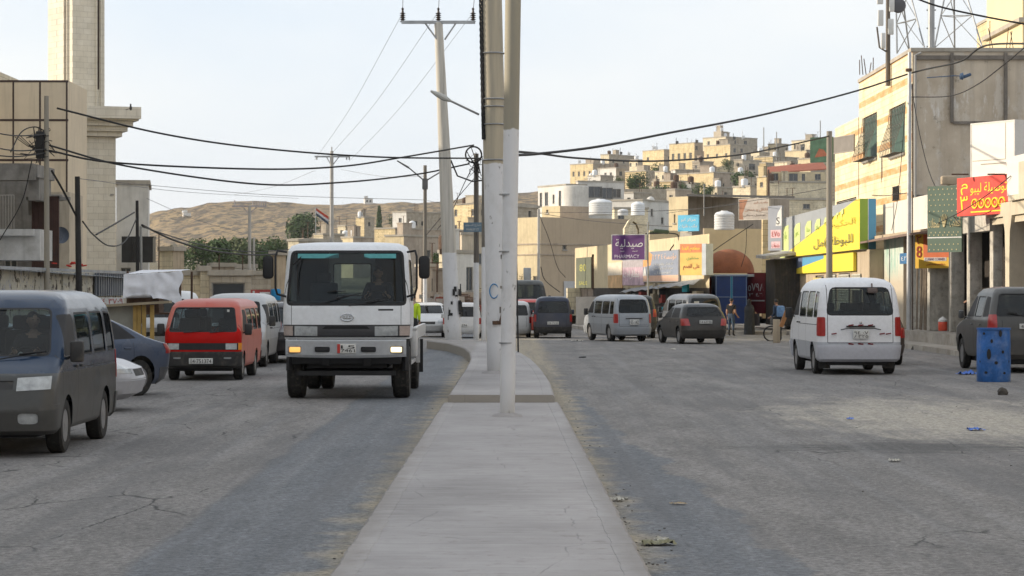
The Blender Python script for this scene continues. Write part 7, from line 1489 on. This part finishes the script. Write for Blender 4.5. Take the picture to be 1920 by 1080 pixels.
q = MB().tube([(-.10+.115*cos(a*pi/10)*.75, -.205-.03*abs(sin(a*pi/10)), 1.62+.14*sin(a*pi/10)) for a in range(21)], .011, 4, cap=False); q.build('painted_ring', mat('blue_spray', (.05, .22, .45), .6), P2)
# street lamp arm left
q = MB(); a = Vector((W(902, 237, 51).x-gp.x, -.1, W(902, 237, 51).z-gp.z)); e = Vector((W(840, 204, 50).x-gp.x, -.5, W(840, 204, 50).z-gp.z)); q.tube([a, e], .022, 6).tube([a+Vector((.05, 0, -.02)), a+Vector((.3, .1, -.1))], .02, 5).build('lamp_arm', GALV, P2)
lh = MB().tube([e+Vector((.12, 0, -.06)), e, e+Vector((-.14, -.02, .07)), e+Vector((-.26, -.04, .13))], [.03, .06, .05, .02], 8); lh.build('lamp_head', mat('lamp_head_grey', (.45, .45, .42), .5), P2)
# tall high-voltage pole
gp = G(850, 633, h2); gp.z -= .1; tp = W(822, 42, gp.y)
P3 = pole('high_voltage_pole', 'tall tapering concrete power pole with a three-insulator crossarm', gp, tp, .29, .14, poled('hv_pole_paint', 1, .10, 'c9c4ba', 3.0))
d = tp-Vector(gp); q = MB(); s = gp.y/F; q.cbox((d.x, d.y-.05, d.z+0.0), (138*s, .12, .10)).tube([(d.x-26*s, d.y-.05, d.z), (d.x-2*s, d.y-.1, d.z-33*s)], .03, 5).tube([(d.x+34*s, d.y-.05, d.z), (d.x+12*s, d.y-.1, d.z-33*s)], .03, 5).build('crossarm', GALV, P3)
INS = []
for px in (755, 822, 887):
    c = W(px, 44, gp.y); q = MB(); pr = [(.03, 0)]
    for k in range(5): pr += [(.05, .04+k*.07), (.11, .06+k*.07), (.05, .09+k*.07)]
    q.lathe(pr+[(.03, .45), (.05, .5), (.01, .55)], tuple(c-Vector(gp)), seg=12); q.build('insulator', mat('brown_insulator', (.06, .045, .04), .35), P3); INS.append(c+Vector((0, 0, .5)))
q = MB(); 
for k in range(26): a = random.random()*6.28; z = random.uniform(.7, 1.9); q.cbox((cos(a)*.285-.0, -abs(sin(a))*.285, z), (random.uniform(.04, .16), .02, random.uniform(.05, .22)), rz=a+pi/2)
q.build('torn_poster', mat('torn_black_bill', (.03, .03, .03), .8), P3)
def wpole(px, pyb, pyt, wpx, Y, label, m, lean=0, cat='utility pole', zb=None, name='utility_pole'):
    b_ = W(px, pyb, Y); t_ = W(px+lean, pyt, Y); r = wpx/2/F*Y; return pole(name, label, b_, t_, r, r*.8, m, cat, 12)
WOODP = mat('weathered_pole_wood', (.17, .15, .13), .9, var=.4, sc=3, bump=.3); GREYP = mat('grey_steel_pole', (.30, .30, .29), .6, metal=.2, var=.3, sc=2, dirt=.2); BLKP = mat('tarred_pole', (.03, .028, .027), .8, var=.4, sc=3)
PA = wpole(893, 641, 288, 11, 84, 'dark wooden pole carrying a small grey-blue street sign on the median', poled('dark_pole_paint', 1, .1, '56504a', 2.75))
PB = wpole(907, 645, 300, 9, 80, 'thin pole with a white lower half next to the dark wooden pole', poled('thin_pole_paint', 1, .1, '5d5850', 3.2))
B = Board('street_sign', 'small grey-blue street name sign on the dark wooden pole', W(869, 435, 83.5), W(905, 435, 83.5), .33, .03, mat('street_sign_blue', (.13, .20, .26), .5, var=.15, sc=6)); B.text('شارع السوق', .1, .55, .9, .85, PLATE).text('MARKET ST', .15, .15, .8, .38, PLATE)
PL = wpole(88, 560, 180, 11, 66, 'grey pole with a tangle of wires in front of the panelled building', poled('left_pole', 1, .1, '8f887b', -2), lean=-1)
PL2 = wpole(148, 560, 331, 12, 68, 'short black tarred pole with a small white lamp before the mosque hall', BLKP, lean=-3)
PL3 = wpole(258, 520, 376, 7, 90, 'twin dark poles in front of the rear grey block', BLKP, lean=-1); MB().tube([(.14, 0, 0), (.12, 0, 1.9)], .05, 8).build('second_shaft', GREYP, PL3)
PM = wpole(468, 570, 385, 7, 150, 'slender pole with a wide crossarm against the dry hill', mat('pale_concrete_pole', (.45, .43, .40), .8, var=.2)); s = 150/F
q = MB(); q.box((-33*s, -.05, 6.02), (32*s, .05, 6.12)).tube([(-14*s, 0, 6.05), (0, 0, 5.6)], .03, 5).tube([(14*s, 0, 6.05), (0, 0, 5.6)], .03, 5)
for x in (-28, 6, 10, 14, 18, 22, 26, 30): q.tube([(x*s, 0, 6.1), (x*s, 0, 6.35 if x > 0 else 6.45)], .045, 6)
q.box((4*s, -.02, 6.34), (32*s, .02, 6.38)).build('crossarm', mat('pale_crossarm', (.42, .38, .38), .7), PM)
wpole(476, 570, 445, 5, 152, 'thin companion pole right of the slender crossarm pole', mat('pale_concrete_pole', (.45, .43, .40)))
for px, t, bs, l_ in ((298, 440, 520, 'thin pale pole left of the cream pilastered house'), (455, 478, 560, 'thin rusty pole before the roller-shutter garage'), (411, 478, 520, 'stub of a thin pole behind the pier with the yellow cap')): wpole(px, bs, t, 2.6, 130, l_, RUST, cat='pole')
PT = wpole(622, 520, 283, 8, 150, 'pole with a T-shaped crossarm rising behind the truck cab', mat('pale_concrete_pole', (.45, .43, .40))); s = 150/F
q = MB(); zt = 237*s; q.box((-32*s, -.05, zt-.40), (33*s, .05, zt-.30)).tube([(-10*s, 0, zt-.35), (0, 0, zt-.95)], .03, 5).tube([(14*s, 0, zt-.35), (0, 0, zt-.95)], .03, 5).tube([(0, 0, zt), (0, 0, zt+.25)], .04, 6)
for x in (-28, 28, 33): q.tube([(x*s, 0, zt-.3), (x*s, 0, zt-.55)], .05, 6)
q.build('crossarm', GALV, PT)
PD = wpole(797, 600, 310, 8, 105, 'slim lamp pole with two lamp arms beside the truck mirror', poled('twin_lamp_pole', 1, .1, '6a655e', 2.2)); s = 105/F
q = MB(); zt = 290*s; q.tube([(0, 0, zt-30*s), (-30*s, -.2, zt-5*s)], .03, 5).tube([(-30*s, -.2, zt-5*s), (-52*s, -.3, zt+8*s)], [.05, .03], 6).tube([(0, 0, zt-30*s), (35*s, .2, zt-8*s)], .03, 5).box((-.12, -.1, zt-45*s), (.12, .1, zt-25*s)).build('lamp_arm', mat('dark_lamp_arm', (.12, .12, .12), .6), PD)
PR = wpole(1555, 640, 246, 13, 90, 'concrete post in front of the huge yellow signboard', poled('post_grey', 1, .1, '8d8578', -2))
g = Vector((13.2, 13.2*F/(1704-960), .55)); PS = pole('lamp_pole', 'straight silver lamp pole before the white fascia board', g, Vector((g.x+.03, g.y, 1.95+(540-98)/F*g.y)), .085, .065, mat('bright_galvanised', (.50, .50, .50), .4, metal=.4, var=.2, sc=3), 'utility pole')
MB().tube([(0, 0, 8.6), (-.0, 0, 8.7)], .11, 8).tube([(.14, .06, 0), (.13, .06, 8.2)], .02, 5).build('pole_cap', RUST, PS)
PC = wpole(1010, 600, 392, 6, 190, 'pale post at the corner of the tan building', mat('pale_concrete_pole', (.45, .43, .40)))
MB().cbox((-.9, -.3, 3.6), (.6, .35, 1.0), bev=.05).build('meter_box', mat('meter_grey', (.33, .35, .37), .6), PC)
wpole(1441, 384, 318, 4.5, 380, 'rusty mast beside the upright yellow tower house', RUST, cat='pole', name='rusty_mast')
for px, t, bs, Y, l_ in ((1456, 247, 300, 600, 'aerial mast on the skyline right of the hilltop houses'), (1432, 239, 285, 640, 'guyed thin aerial on the skyline'), (1538, 226, 270, 420, 'thin aerial near the green billboard'), (1320, 345, 405, 150, 'thin pipe mast on the brown flat-roofed building')): wpole(px, bs, t, 2.2, Y, l_, GREYP, cat='aerial', name='aerial')
random.seed(21); 
for i, (px, py, Y) in enumerate(((1352, 246, 740), (1375, 262, 735), (1392, 260, 735), (1305, 268, 765), (1225, 280, 780), (1163, 290, 820), (1178, 291, 820), (1268, 270, 765), (1085, 306, 760), (1503, 282, 680))):
    b = MB(); p = W(px, py, Y); b.tube([(0, 0, -.3), (0, 0, 1.4+(i % 3)*.5)], .09, 5).cbox((.25, 0, .5), (.9, .9, .9), bev=.1)
    o = b.build('roof_tank', mat('dark_roof_tank', (.10, .10, .10), .7) if i % 2 else TANKM); o.location = p; tag(o, 'small %s tank and aerial %s' % ('dark' if i % 2 else 'pale', ['of the hut on top of the tallest house', 'left of centre on the topmost stage', 'at the right of the topmost stage', 'over the right end of the long terrace house', 'over the stone house left of the terrace', 'over the left of the pale flat-topped block', 'over the middle of the pale flat-topped block', 'over the left end of the long terrace house', 'over the leftmost yellow block', 'over the stepped ochre house'][i]), 'water tank', 'small tanks on the hill roofs')

CABM = mat('black_cable', (.02, .019, .019), .7, var=.2)
THINC = mat('thin_wire_grey', (.16, .16, .17), .7, var=.1)
def cable(label, pts, r=.022, m=CABM, seg=14, lump=0):
    """pts: world points or (px,py,Y); smooth curve through them"""
    P = [p if isinstance(p, Vector) else W(*p) for p in pts]; out = []
    if len(P) == 2: P = [P[0], (P[0]+P[1])/2, P[1]]
    Q = [P[0]*2-P[1]]+P+[P[-1]*2-P[-2]]
    for i in range(1, len(Q)-2):
        for k in range(seg):
            t = k/seg; a, b_, c, d_ = Q[i-1], Q[i], Q[i+1], Q[i+2]; out.append(.5*((2*b_)+(c-a)*t+(2*a-5*b_+4*c-d_)*t*t+(3*b_-a-3*c+d_)*t**3))
    out.append(P[-1]); r *= .8; rr = [r*(1+lump*sin(i*1.7)) for i in range(len(out))]
    o = MB().tube(out, rr, 5).build('overhead_cable', m, None, 0); tag(o, label, 'cable', 'overhead cables and wires'); return o
cable('thick cable from the top of the left grey pole across to the median poles', [(107, 203, 66), (300, 250, 68), (480, 277, 72), (700, 294, 76), (900, 297, 82)], .035)
cable('thick cable sagging from the wire tangle and climbing to the coil on the dark pole', [(90, 282, 66), (215, 305, 67), (480, 317, 70), (640, 312, 74), (760, 294, 78), (888, 272, 84)], .035)
cable('lowest thick cable sagging between the left pole and the tall power pole', [(90, 272, 66), (240, 312, 68), (480, 345, 72), (640, 342, 76), (780, 327, 82), (880, 307, 84)], .035)
cable('cable rising from the slim pole to the top right of the corner block', [(965, 291, 51), (1012, 288, 54), (1120, 275, 58), (1250, 250, 64), (1430, 215, 72), (1600, 172, 80), (1715, 135, 85), (1800, 115, 80), (1850, 85, 76), (1960, 82, 72)], .040)
cable('cable crossing right from the slim pole to the concrete post', [(965, 284, 51), (1012, 288, 56), (1090, 297, 62), (1230, 302, 70), (1380, 291, 78), (1480, 272, 85), (1555, 255, 90)], .034)
cable('heavy cable across the top right corner', [(1700, -10, 60), (1760, 12, 60), (1850, 32, 60), (1960, 52, 60)], .03)
cable('cable drooping from the top right corner to the lamp pole', [(1960, 55, 66), (1890, 115, 68), (1830, 160, 72), (1780, 180, 78), (1706, 182, 81)], .022)
cable('wire hanging from the lamp pole down to the red signboard', [(1706, 140, 81), (1722, 240, 80), (1745, 330, 79), (1780, 395, 77), (1800, 420, 74)], .018)
cable('wire running down beside the silver lamp pole', [(1698, 190, 81), (1690, 300, 82), (1682, 380, 83), (1672, 432, 84)], .015)
cable('wire stretched in front of the red signboard', [(1745, 425, 78), (1800, 398, 73), (1850, 366, 71), (1895, 330, 69)], .018)
cable('wire from the yellow signboard to the white fascia', [(1635, 366, 90), (1660, 367, 89), (1700, 362, 86)], .02)
for i, (a, b_) in enumerate((((590, 300), (752, 30)), ((622, 288), (822, 22)), ((655, 302), (887, 24)))):
    cable(['thin high wire from the T pole to the left insulator', 'thin high wire from the T pole to the middle insulator', 'thin high wire from the T pole to the right insulator'][i], [(a[0], a[1], 150), ((a[0]*.6+b_[0]*.4), a[1]*.6+b_[1]*.4+14, 120), (b_[0], b_[1], 89)], .010, THINC)
for i, px in enumerate((755, 822, 887)): cable(['thin wire rising out of view from the left insulator', 'thin wire rising out of view from the middle insulator', 'thin wire rising out of view from the right insulator'][i], [(px, 22, 89), (px+2+i*3, -60, 60)], .014, THINC)
for i, (a, b_, Y1, Y2) in enumerate((((150, 335), (560, 372), 68, 150), ((218, 342), (797, 375), 90, 105), ((590, 320), (440, 365), 150, 170), ((275, 372), (466, 440), 90, 150), ((640, 318), (800, 330), 150, 105), ((797, 375), (893, 380), 105, 84))):
    cable(['faint wire from the black tarred pole towards the T pole', 'faint long wire behind the truck between the rear block and the lamp pole', 'faint wire leaving the T pole to the left', 'faint wire running down to the slender crossarm pole', 'faint wire between the T pole and the twin lamp pole', 'faint wire from the twin lamp pole to the dark pole'][i], [(a[0], a[1], Y1), ((a[0]+b_[0])/2, (a[1]+b_[1])/2+7, (Y1+Y2)/2), (b_[0], b_[1], Y2)], .012, THINC)
cable('black bundle sagging from the twin dark poles towards the dry hill', [(266, 422, 90), (330, 452, 98), (400, 471, 108), (480, 478, 122), (540, 474, 135)], .05)
cable('second strand of the black bundle above the low buildings', [(266, 425, 90), (340, 449, 98), (410, 466, 108), (480, 472, 122), (560, 466, 135)], .03)
cable('loop of cable between the black tarred pole and the twin dark poles', [(155, 415, 68), (175, 440, 74), (205, 461, 80), (235, 452, 86), (256, 410, 90)], .03)
cable('short stiff cable in front of the mosque hall', [(180, 440, 74), (215, 420, 80), (252, 398, 89)], .035)
cable('guy cable slanting down from the left grey pole', [(97, 320, 66), (120, 360, 67), (143, 405, 68)], .04)
cable('loose wire below the balcony box at the left', [(60, 300, 70), (40, 380, 72), (0, 450, 74)], .02)
cable('arched cable over the wire tangle of the left grey pole', [(20, 285, 64), (40, 248, 65), (65, 238, 66), (88, 248, 66)], .022)
for i, (y0, y1) in enumerate(((247, 252), (275, 280), (290, 287))): cable(['upper wire leaving the left grey pole to the picture edge', 'middle wire leaving the left grey pole to the picture edge', 'lower wire leaving the left grey pole to the picture edge'][i], [(-20, y0, 60), (30, (y0+y1)/2+5, 63), (86, y1, 66)], .022)
q = MB(); random.seed(4); c0 = W(78, 272, 66)
for k in range(26):
    a = random.random()*6; P_ = [Vector((random.gauss(0, .16), random.gauss(0, .1), random.gauss(0, .22))) for _ in range(4)]; q.tube([c0+p for p in P_], .012, 4)
q.cbox((c0.x-.03, c0.y-.05, c0.z), (.22, .16, .75), bev=.03)
for k in range(14): p = c0+Vector((random.uniform(-.9, .1), 0, random.uniform(-.3, .3))); q.tube([c0+Vector((0, 0, random.uniform(-.2, .3))), (c0+p)/2+Vector((0, 0, -.15)), p], .011, 4)
tag(q.build('wire_tangle', CABM), 'dense tangle of wires and a junction box on the left grey pole', 'wires')
q = MB(); c0 = W(888, 290, 83.8); R_ = 15/F*84; q.tube([c0+Vector((R_*cos(a*pi/12), 0, R_*sin(a*pi/12))) for a in range(25)], .03, 5, cap=False)
for k in range(12): q.tube([c0+Vector((random.gauss(.05, .2), -.1, random.gauss(-.3, .3))) for _ in range(3)], .014, 4)
q.tube([W(845, 300, 86), W(858, 330, 86), W(885, 340, 84), W(905, 338, 82)], .03, 5)
tag(q.build('cable_coil', CABM), 'coiled spare cable hanging near the top of the dark wooden pole', 'wires')
for i, pts in enumerate(([(960, 0, 10), ] , )): pass
cable('wire slanting from the dark pole down behind the power pole', [(893, 300, 84), (870, 345, 86), (845, 400, 89), (820, 430, 95)], .018)
cable('wire slanting from the dark pole toward the valley houses', [(893, 330, 84), (850, 380, 92), (800, 440, 105)], .018)
cable('thin droopy wire on the tan building wall', [(1012, 405, 189), (1030, 450, 190), (1045, 500, 192), (1060, 520, 195)], .03)
cable('dark cable along the tan building front', [(1014, 500, 189), (1022, 525, 190), (1050, 548, 192)], .04)
cable('long black line over the shops from the tan building', [(1012, 400, 189), (1090, 412, 175), (1180, 420, 150), (1260, 425, 125)], .025)
cable('line in front of the white houses towards the tin kiosk', [(1012, 398, 189), (1150, 398, 160), (1300, 392, 135), (1388, 382, 118)], .022)
cable('crossed wires over the yellow yard wall', [(1300, 500, 115), (1345, 465, 116), (1412, 420, 117)], .025)
cable('wire down the yellow yard wall', [(1400, 428, 117), (1398, 470, 118), (1390, 500, 119)], .018)
cable('wire across the balcony house to the concrete post', [(1250, 560/1.4, 130), (1440, 372, 110), (1555, 352, 90)], .016)
cable('steel brace of the bracket lamp near the posters', [(1256, 470, 120), (1270, 440, 120), (1210, 438, 120)], .04)
q = MB(); p = W(1240, 434, 119); q.cbox((0, 0, 0), (.75, .3, .2), bev=.06, ry=.1).tube([(-.3, 0, .0), (-.6, 0, -.05)], [.08, .02], 6); o = q.build('street_lamp', mat('green_lamp', (.06, .09, .05), .6)); o.location = p; tag(o, 'green drop-shaped street lamp left of the sky blue sign', 'street lamp')
# flag
q = MB(); p = W(592, 440, 300); q.tube([(0, 0, 0), (0, 0, 3.4)], .05, 5)
o = q.build('flag_pole', GALV); o.location = p; tag(o, 'flag pole with a drooping red, white and black flag above the truck', 'flag')
for k, m_ in enumerate((mat('flag_red', (.45, .06, .03), .8), mat('flag_white', (.6, .6, .6), .8), mat('flag_dark', (.04, .06, .09), .8))):
    f_ = MB(); n = 8; rw = [[f_.v((.05+i*.22, .12*sin(i*1.3), 3.3-i*.15-(k+j)*.30-.02*i*j)) for i in range(n)] for j in range(2)]
    for i in range(n-1): f_._f([rw[0][i], rw[0][i+1], rw[1][i+1], rw[1][i]], 0, True)
    f_.build('flag_stripe', m_, o)

# ================= street clutter =================
bp_ = G(1863, 716); r_ = empty('barrel', bp_); tag(r_, 'battered blue plastic barrel with holes punched in it, standing at the roadside', 'barrel')
BB = mat('barrel_blue', (.035, .14, .42), .32, var=.5, sc=2.5, dirt=.45, dcol='8093b5'); s = bp_.y/F; R_ = 32*s; h_ = 101*s
q = MB(); q.lathe([(R_*.94, 0), (R_*.98, .02), (R_*.985, h_*.3), (R_*.99, h_*.33), (R_*.985, h_*.36), (R_*.98, h_*.66), (R_*.985, h_*.69), (R_*.975, h_*.72), (R_*.95, h_*.96), (R_*1.0, h_*.97), (R_*1.0, h_), (R_*.93, h_), (R_*.92, h_*.1)], seg=36).build('shell', BB, r_)
q = MB()
for (u, v, a_, c_) in ((-.45, .52, .15, .16), (-.70, .90, .10, .04), (-.3, .76, .09, .06), (-.05, .36, .12, .05), (.35, .56, .10, .05), (-.6, .18, .12, .04), (.45, .17, .11, .035), (.2, .90, .12, .1), (.75, .38, .05, .04), (-.88, .38, .05, .04)):
    th = math.asin(u); w2 = a_*R_; hh = c_*h_*.62; w2 *= .85
    pts = [(R_*1.012*sin(th+w2/R_*cos(t*pi/8)*1.0), -R_*1.012*cos(th+w2/R_*cos(t*pi/8)), v*h_+hh*sin(t*pi/8)) for t in range(16)]
    q.poly(pts)
q.build('hole', BLK, r_)
def rock(name, label, px, py, sz, m, flat=.7, cat='stone'):
    b = MB(); r = bmesh.ops.create_icosphere(b.bm, subdivisions=3, radius=1)
    for v in r['verts']:
        n_ = 1+.35*noise.noise(v.co*1.7+Vector((px, 0, 0))); v.co = Vector((v.co.x*sz*n_, v.co.y*sz*n_, v.co.z*sz*flat*n_))
    o = b.build(name, m, None, 25); g = G(px, py); o.location = (g.x, g.y, g.z+sz*flat*.5); tag(o, label, cat); return o
RK = mat('dark_rock', (.075, .068, .06), .95, var=.4, sc=8, bump=.5)
rock('stone', 'dark jagged stone on the asphalt just right of the blue barrel', 1880, 741, .095, RK, 1.0); rock('stone', 'black lump lying on the road near the far median', 1092, 671, .10, BLK, .3)
g = G(1716, 655); rock('stone', 'round dark stone lying at the kerb left of the grey off-roader', 1715, 656, .10, RK, .8)
o = rock('stone', 'flat black rubble piece on the pavement above the kerb', 1744, 640, .2, BLK, .3); o.location.z += .15
def crumple(name, label, px, py, w_, d_, h_, m, seed=1, rz=0, cat='litter', n=9):
    b = MB(); g = G(px, py); rows = [[b.v(((i/n-.5)*w_, (j/n-.5)*d_, .012+h_*abs(noise.noise(Vector((i*.55+seed*7, j*.5, seed)))))) for i in range(n+1)] for j in range(n+1)]
    rd = random.Random(seed)
    for j in range(n):
        for i in range(n):
            if (i in (0, n-1) or j in (0, n-1)) and rd.random() < .35: continue
            b._f([rows[j][i], rows[j][i+1], rows[j+1][i+1], rows[j+1][i]])
    o = b.build(name, m, None, 20, norm=False); o.location = (g.x, g.y, g.z+.004); o.rotation_euler = (0, 0, rz); tag(o, label, cat); return o
PAP = mat('dirty_paper', (.50, .48, .42), .85, var=.3, sc=12); CARD = mat('cardboard', (.36, .28, .18), .9, var=.25, sc=10); BLP = mat('blue_plastic', (.06, .16, .55), .5, var=.3, sc=14); OLP = mat('olive_wrapper', (.22, .21, .13), .7, var=.4, sc=14)
crumple('crumpled_wrapper', 'crumpled olive wrapper beside the near right edge of the median', 1232, 1024, .26, .20, .07, OLP, 2, .2); crumple('paper_scrap', 'white paper scrap tucked into the olive wrapper', 1240, 1018, .11, .10, .06, PAP, 3)
crumple('cardboard_scrap', 'flat strip of cardboard on the dark asphalt', 1272, 949, .15, .10, .02, CARD, 4, .1); crumple('paper_scrap', 'small torn white paper against the median kerb', 1160, 941, .11, .16, .05, PAP, 5, .5)
crumple('plastic_bag', 'blue plastic bag lying flat on the sandy patch', 1830, 808, .22, .25, .07, BLP, 6); crumple('plastic_scrap', 'tiny blue plastic scrap in the sandy patch', 1594, 788, .10, .18, .05, BLP, 7)
crumple('plastic_sheet', 'crumpled bright blue plastic beside the wheel of the off-roader', 1812, 703, .40, .5, .12, BLP, 8); crumple('paper_scrap', 'white scrap of paper near the silver minibus', 1082, 640, .45, .6, .05, PAP, 9)
crumple('paper_scrap', 'pale scrap on the wet dark patch of the road', 1677, 867, .12, .18, .04, PAP, 10); crumple('paper_scrap', 'tiny white scrap before the black hatchback', 1262, 656, .2, .3, .05, PAP, 11)
r_ = None; g = G(1765, 634); o = MB().lathe([(.13, 0), (.15, .03), (.15, .28), (.12, .34), (.06, .38), (.06, .42), (.01, .43)], seg=16).build('red_jug', mat('red_jug_plastic', (.60, .08, .04), .45, var=.2, sc=8)); o.location = (13.95, 78.3, .56); tag(o, 'red plastic jug with a pale cap on the terrace left of the off-roader', 'jug'); MB().lathe([(.152, .30), (.152, .36), (.01, .47)], seg=16).build('cap', PLATE, o)
g = G(1456, 643); o = MB().box((-.12, -.12, 0), (.12, .12, .85), bev=.02).build('concrete_bollard', ST['tan']); o.location = g; tag(o, 'tan concrete bollard in front of the stooping person', 'bollard')
g = G(1448, 640); q = MB()
for a in range(1): q.tube([(.28*cos(k*pi/12), 0, .28+.28*sin(k*pi/12)) for k in range(25)], .03, 6, cap=False).tube([(0, 0, .28), (.3, .2, .8), (.35, .9, .9)], .02, 5).cbox((.35, .8, .75), (.5, .9, .35), bev=.05)
o = q.build('handcart', BLK); o.location = (g.x, g.y+.4, g.z); tag(o, 'small dark handcart beside the tan bollard', 'cart')
tag(MB().cbox((0, 0, 0), (.10, .1, .42), ry=.35).build('timber_board', mat('orange_board', (.35, .16, .06), .7)), 'orange-brown plank leaning by the front of the white minibus', 'plank').location = W(1470, 598, 60)
# pebbles strewn along the right gutter
q = MB(); random.seed(31)
for k in range(260):
    y = random.uniform(13.5, 60) if k % 3 else random.uniform(14, 30); x0 = .86-(.012*(y-14)); x = x0+abs(random.gauss(0, .22))+.02
    if k % 5 == 0: x = random.uniform(2, 9)
    if k % 7 == 0: x = -1.12+.004*(y-14)-abs(random.gauss(0, .12))
    r0 = random.uniform(.003, .010); q.cbox((x, y, .004+r0*.4), (r0*2, r0*1.6, r0), rz=random.random()*3)
tag(q.build('gravel', mat('gutter_gravel', (.12, .11, .10), .95, var=.5, sc=30)), 'grit and pebbles strewn along the gutters of the road', 'gravel', None, 'stuff')
# clutter and stalls under the trees behind the white cars
q = MB(); random.seed(17)
for k in range(60):
    p = W(random.uniform(798, 902), random.uniform(560, 592), random.uniform(118, 126)); q.cbox(tuple(p), (random.uniform(.2, .9), .4, random.uniform(.15, .5)), random.choice((0, 1, 2, 3)), rz=random.random()*2, ry=random.uniform(-.3, .3))
tag(q.build('junk_heap', [RUST, mat('junk_brown', (.16, .11, .08), .9), mat('junk_red', (.25, .07, .05), .9), mat('junk_pale', (.38, .34, .30), .9)]), 'heap of rusty junk and market wares behind the white cars', 'junk', None, 'stuff')
house('junk_screen', 'brown shed wall behind the heap of market wares', 797, 800, 905, 548, 606, 132, ST['brown'], [], [], A=8, ext=.5, cat='shed', parapet=False)
v = car('suv', 'dark_pickup', 'dark truck cab with pale glass behind the white estate car', 'truck', paint('dark_green_grey', (.03, .035, .035)), sx=1.05, sz=1.35); park(v, 988, 634, 1.35, 2.2, True); v.location.y += 12
v.location.x = W(988, 0, v.location.y).x
v = car('hatch', 'red_car', 'red car squeezed between the white estate and the dark blue van', 'car', paint('small_red_car', (.38, .03, .02), .3, .2), sz=1.1); park(v, 992, 633, 1.22, 1.94, False); v.location.y += 6; v.location.x = W(992, 0, v.location.y).x

# unseen buildings added behind and beside the viewer to darken reflections in paint and glass
for lab, x0, x1, y0, y1, z1, m in (('beige shop house right of the viewer, out of view', 17.5, 30, 24, 46, 9.5, ST['beige']), ('cream shop house right of the viewer, nearest', 17, 30, 2, 23.5, 8.0, Cr), ('tan shop house right and behind the viewer', 17.5, 30, -22, 1.5, 10, ST['tan']),
        ('unseen beige block added behind the viewer, left part', -30, -6, -58, -44, 8.5, ST['beige']), ('unseen tan block added behind the viewer, right part', 8, 32, -58, -42, 9.5, ST['tan']), ('unseen grey block added far behind the viewer between the other two', -6, 8, -59, -52, 6.5, ST['grey'])):
    r_ = empty('roadside_building', (x0, y0, 0)); tag(r_, lab, 'building', 'unseen buildings added behind and beside the viewer'); w_, d_ = x1-x0, y1-y0; b = MB()
    fc = [(Vector((0, d_, 0)), Vector((0, -1, 0)), d_), (Vector((w_, d_, 0)), Vector((-1, 0, 0)), w_), (Vector((0, 0, 0)), Vector((1, 0, 0)), w_), (Vector((w_, 0, 0)), Vector((0, 1, 0)), d_)]
    use = 0 if x0 > 10 and y0 > -30 else 1; opn = []
    for i, (O, u, L_) in enumerate(fc):
        ops = [(k*3.3+.9, .3, k*3.3+3.2, 2.9) for k in range(int(L_/3.3))]+[(k*3.3+1.2, 4.2, k*3.3+2.6, 5.6) for k in range(int(L_/3.3))] if i == use else []
        facade(b, O, u, L_, z1, ops); opn += [(O, u, o) for o in ops]
    b.poly([(0, 0, z1-.01), (w_, 0, z1-.01), (w_, d_, z1-.01), (0, d_, z1-.01)]); b.build('wall', m, r_, 0, norm=False)
    for O, u, o in opn: window(r_, O, u, o, name='shop_window' if o[1] < 1 else 'window')
# thin evening haze
t = NT('haze_air'); pv = t.n('VolumePrincipled', {'Color': (.86, .89, .93, 1), 'Density': .00009, 'Anisotropy': .2}); t.t.links.new(pv.outputs[0], t.out.inputs['Volume'])
hz = MB().box((-1560, -62, -4), (1560, 3060, 130)).build('haze', t.m); tag(hz, kind='stuff')
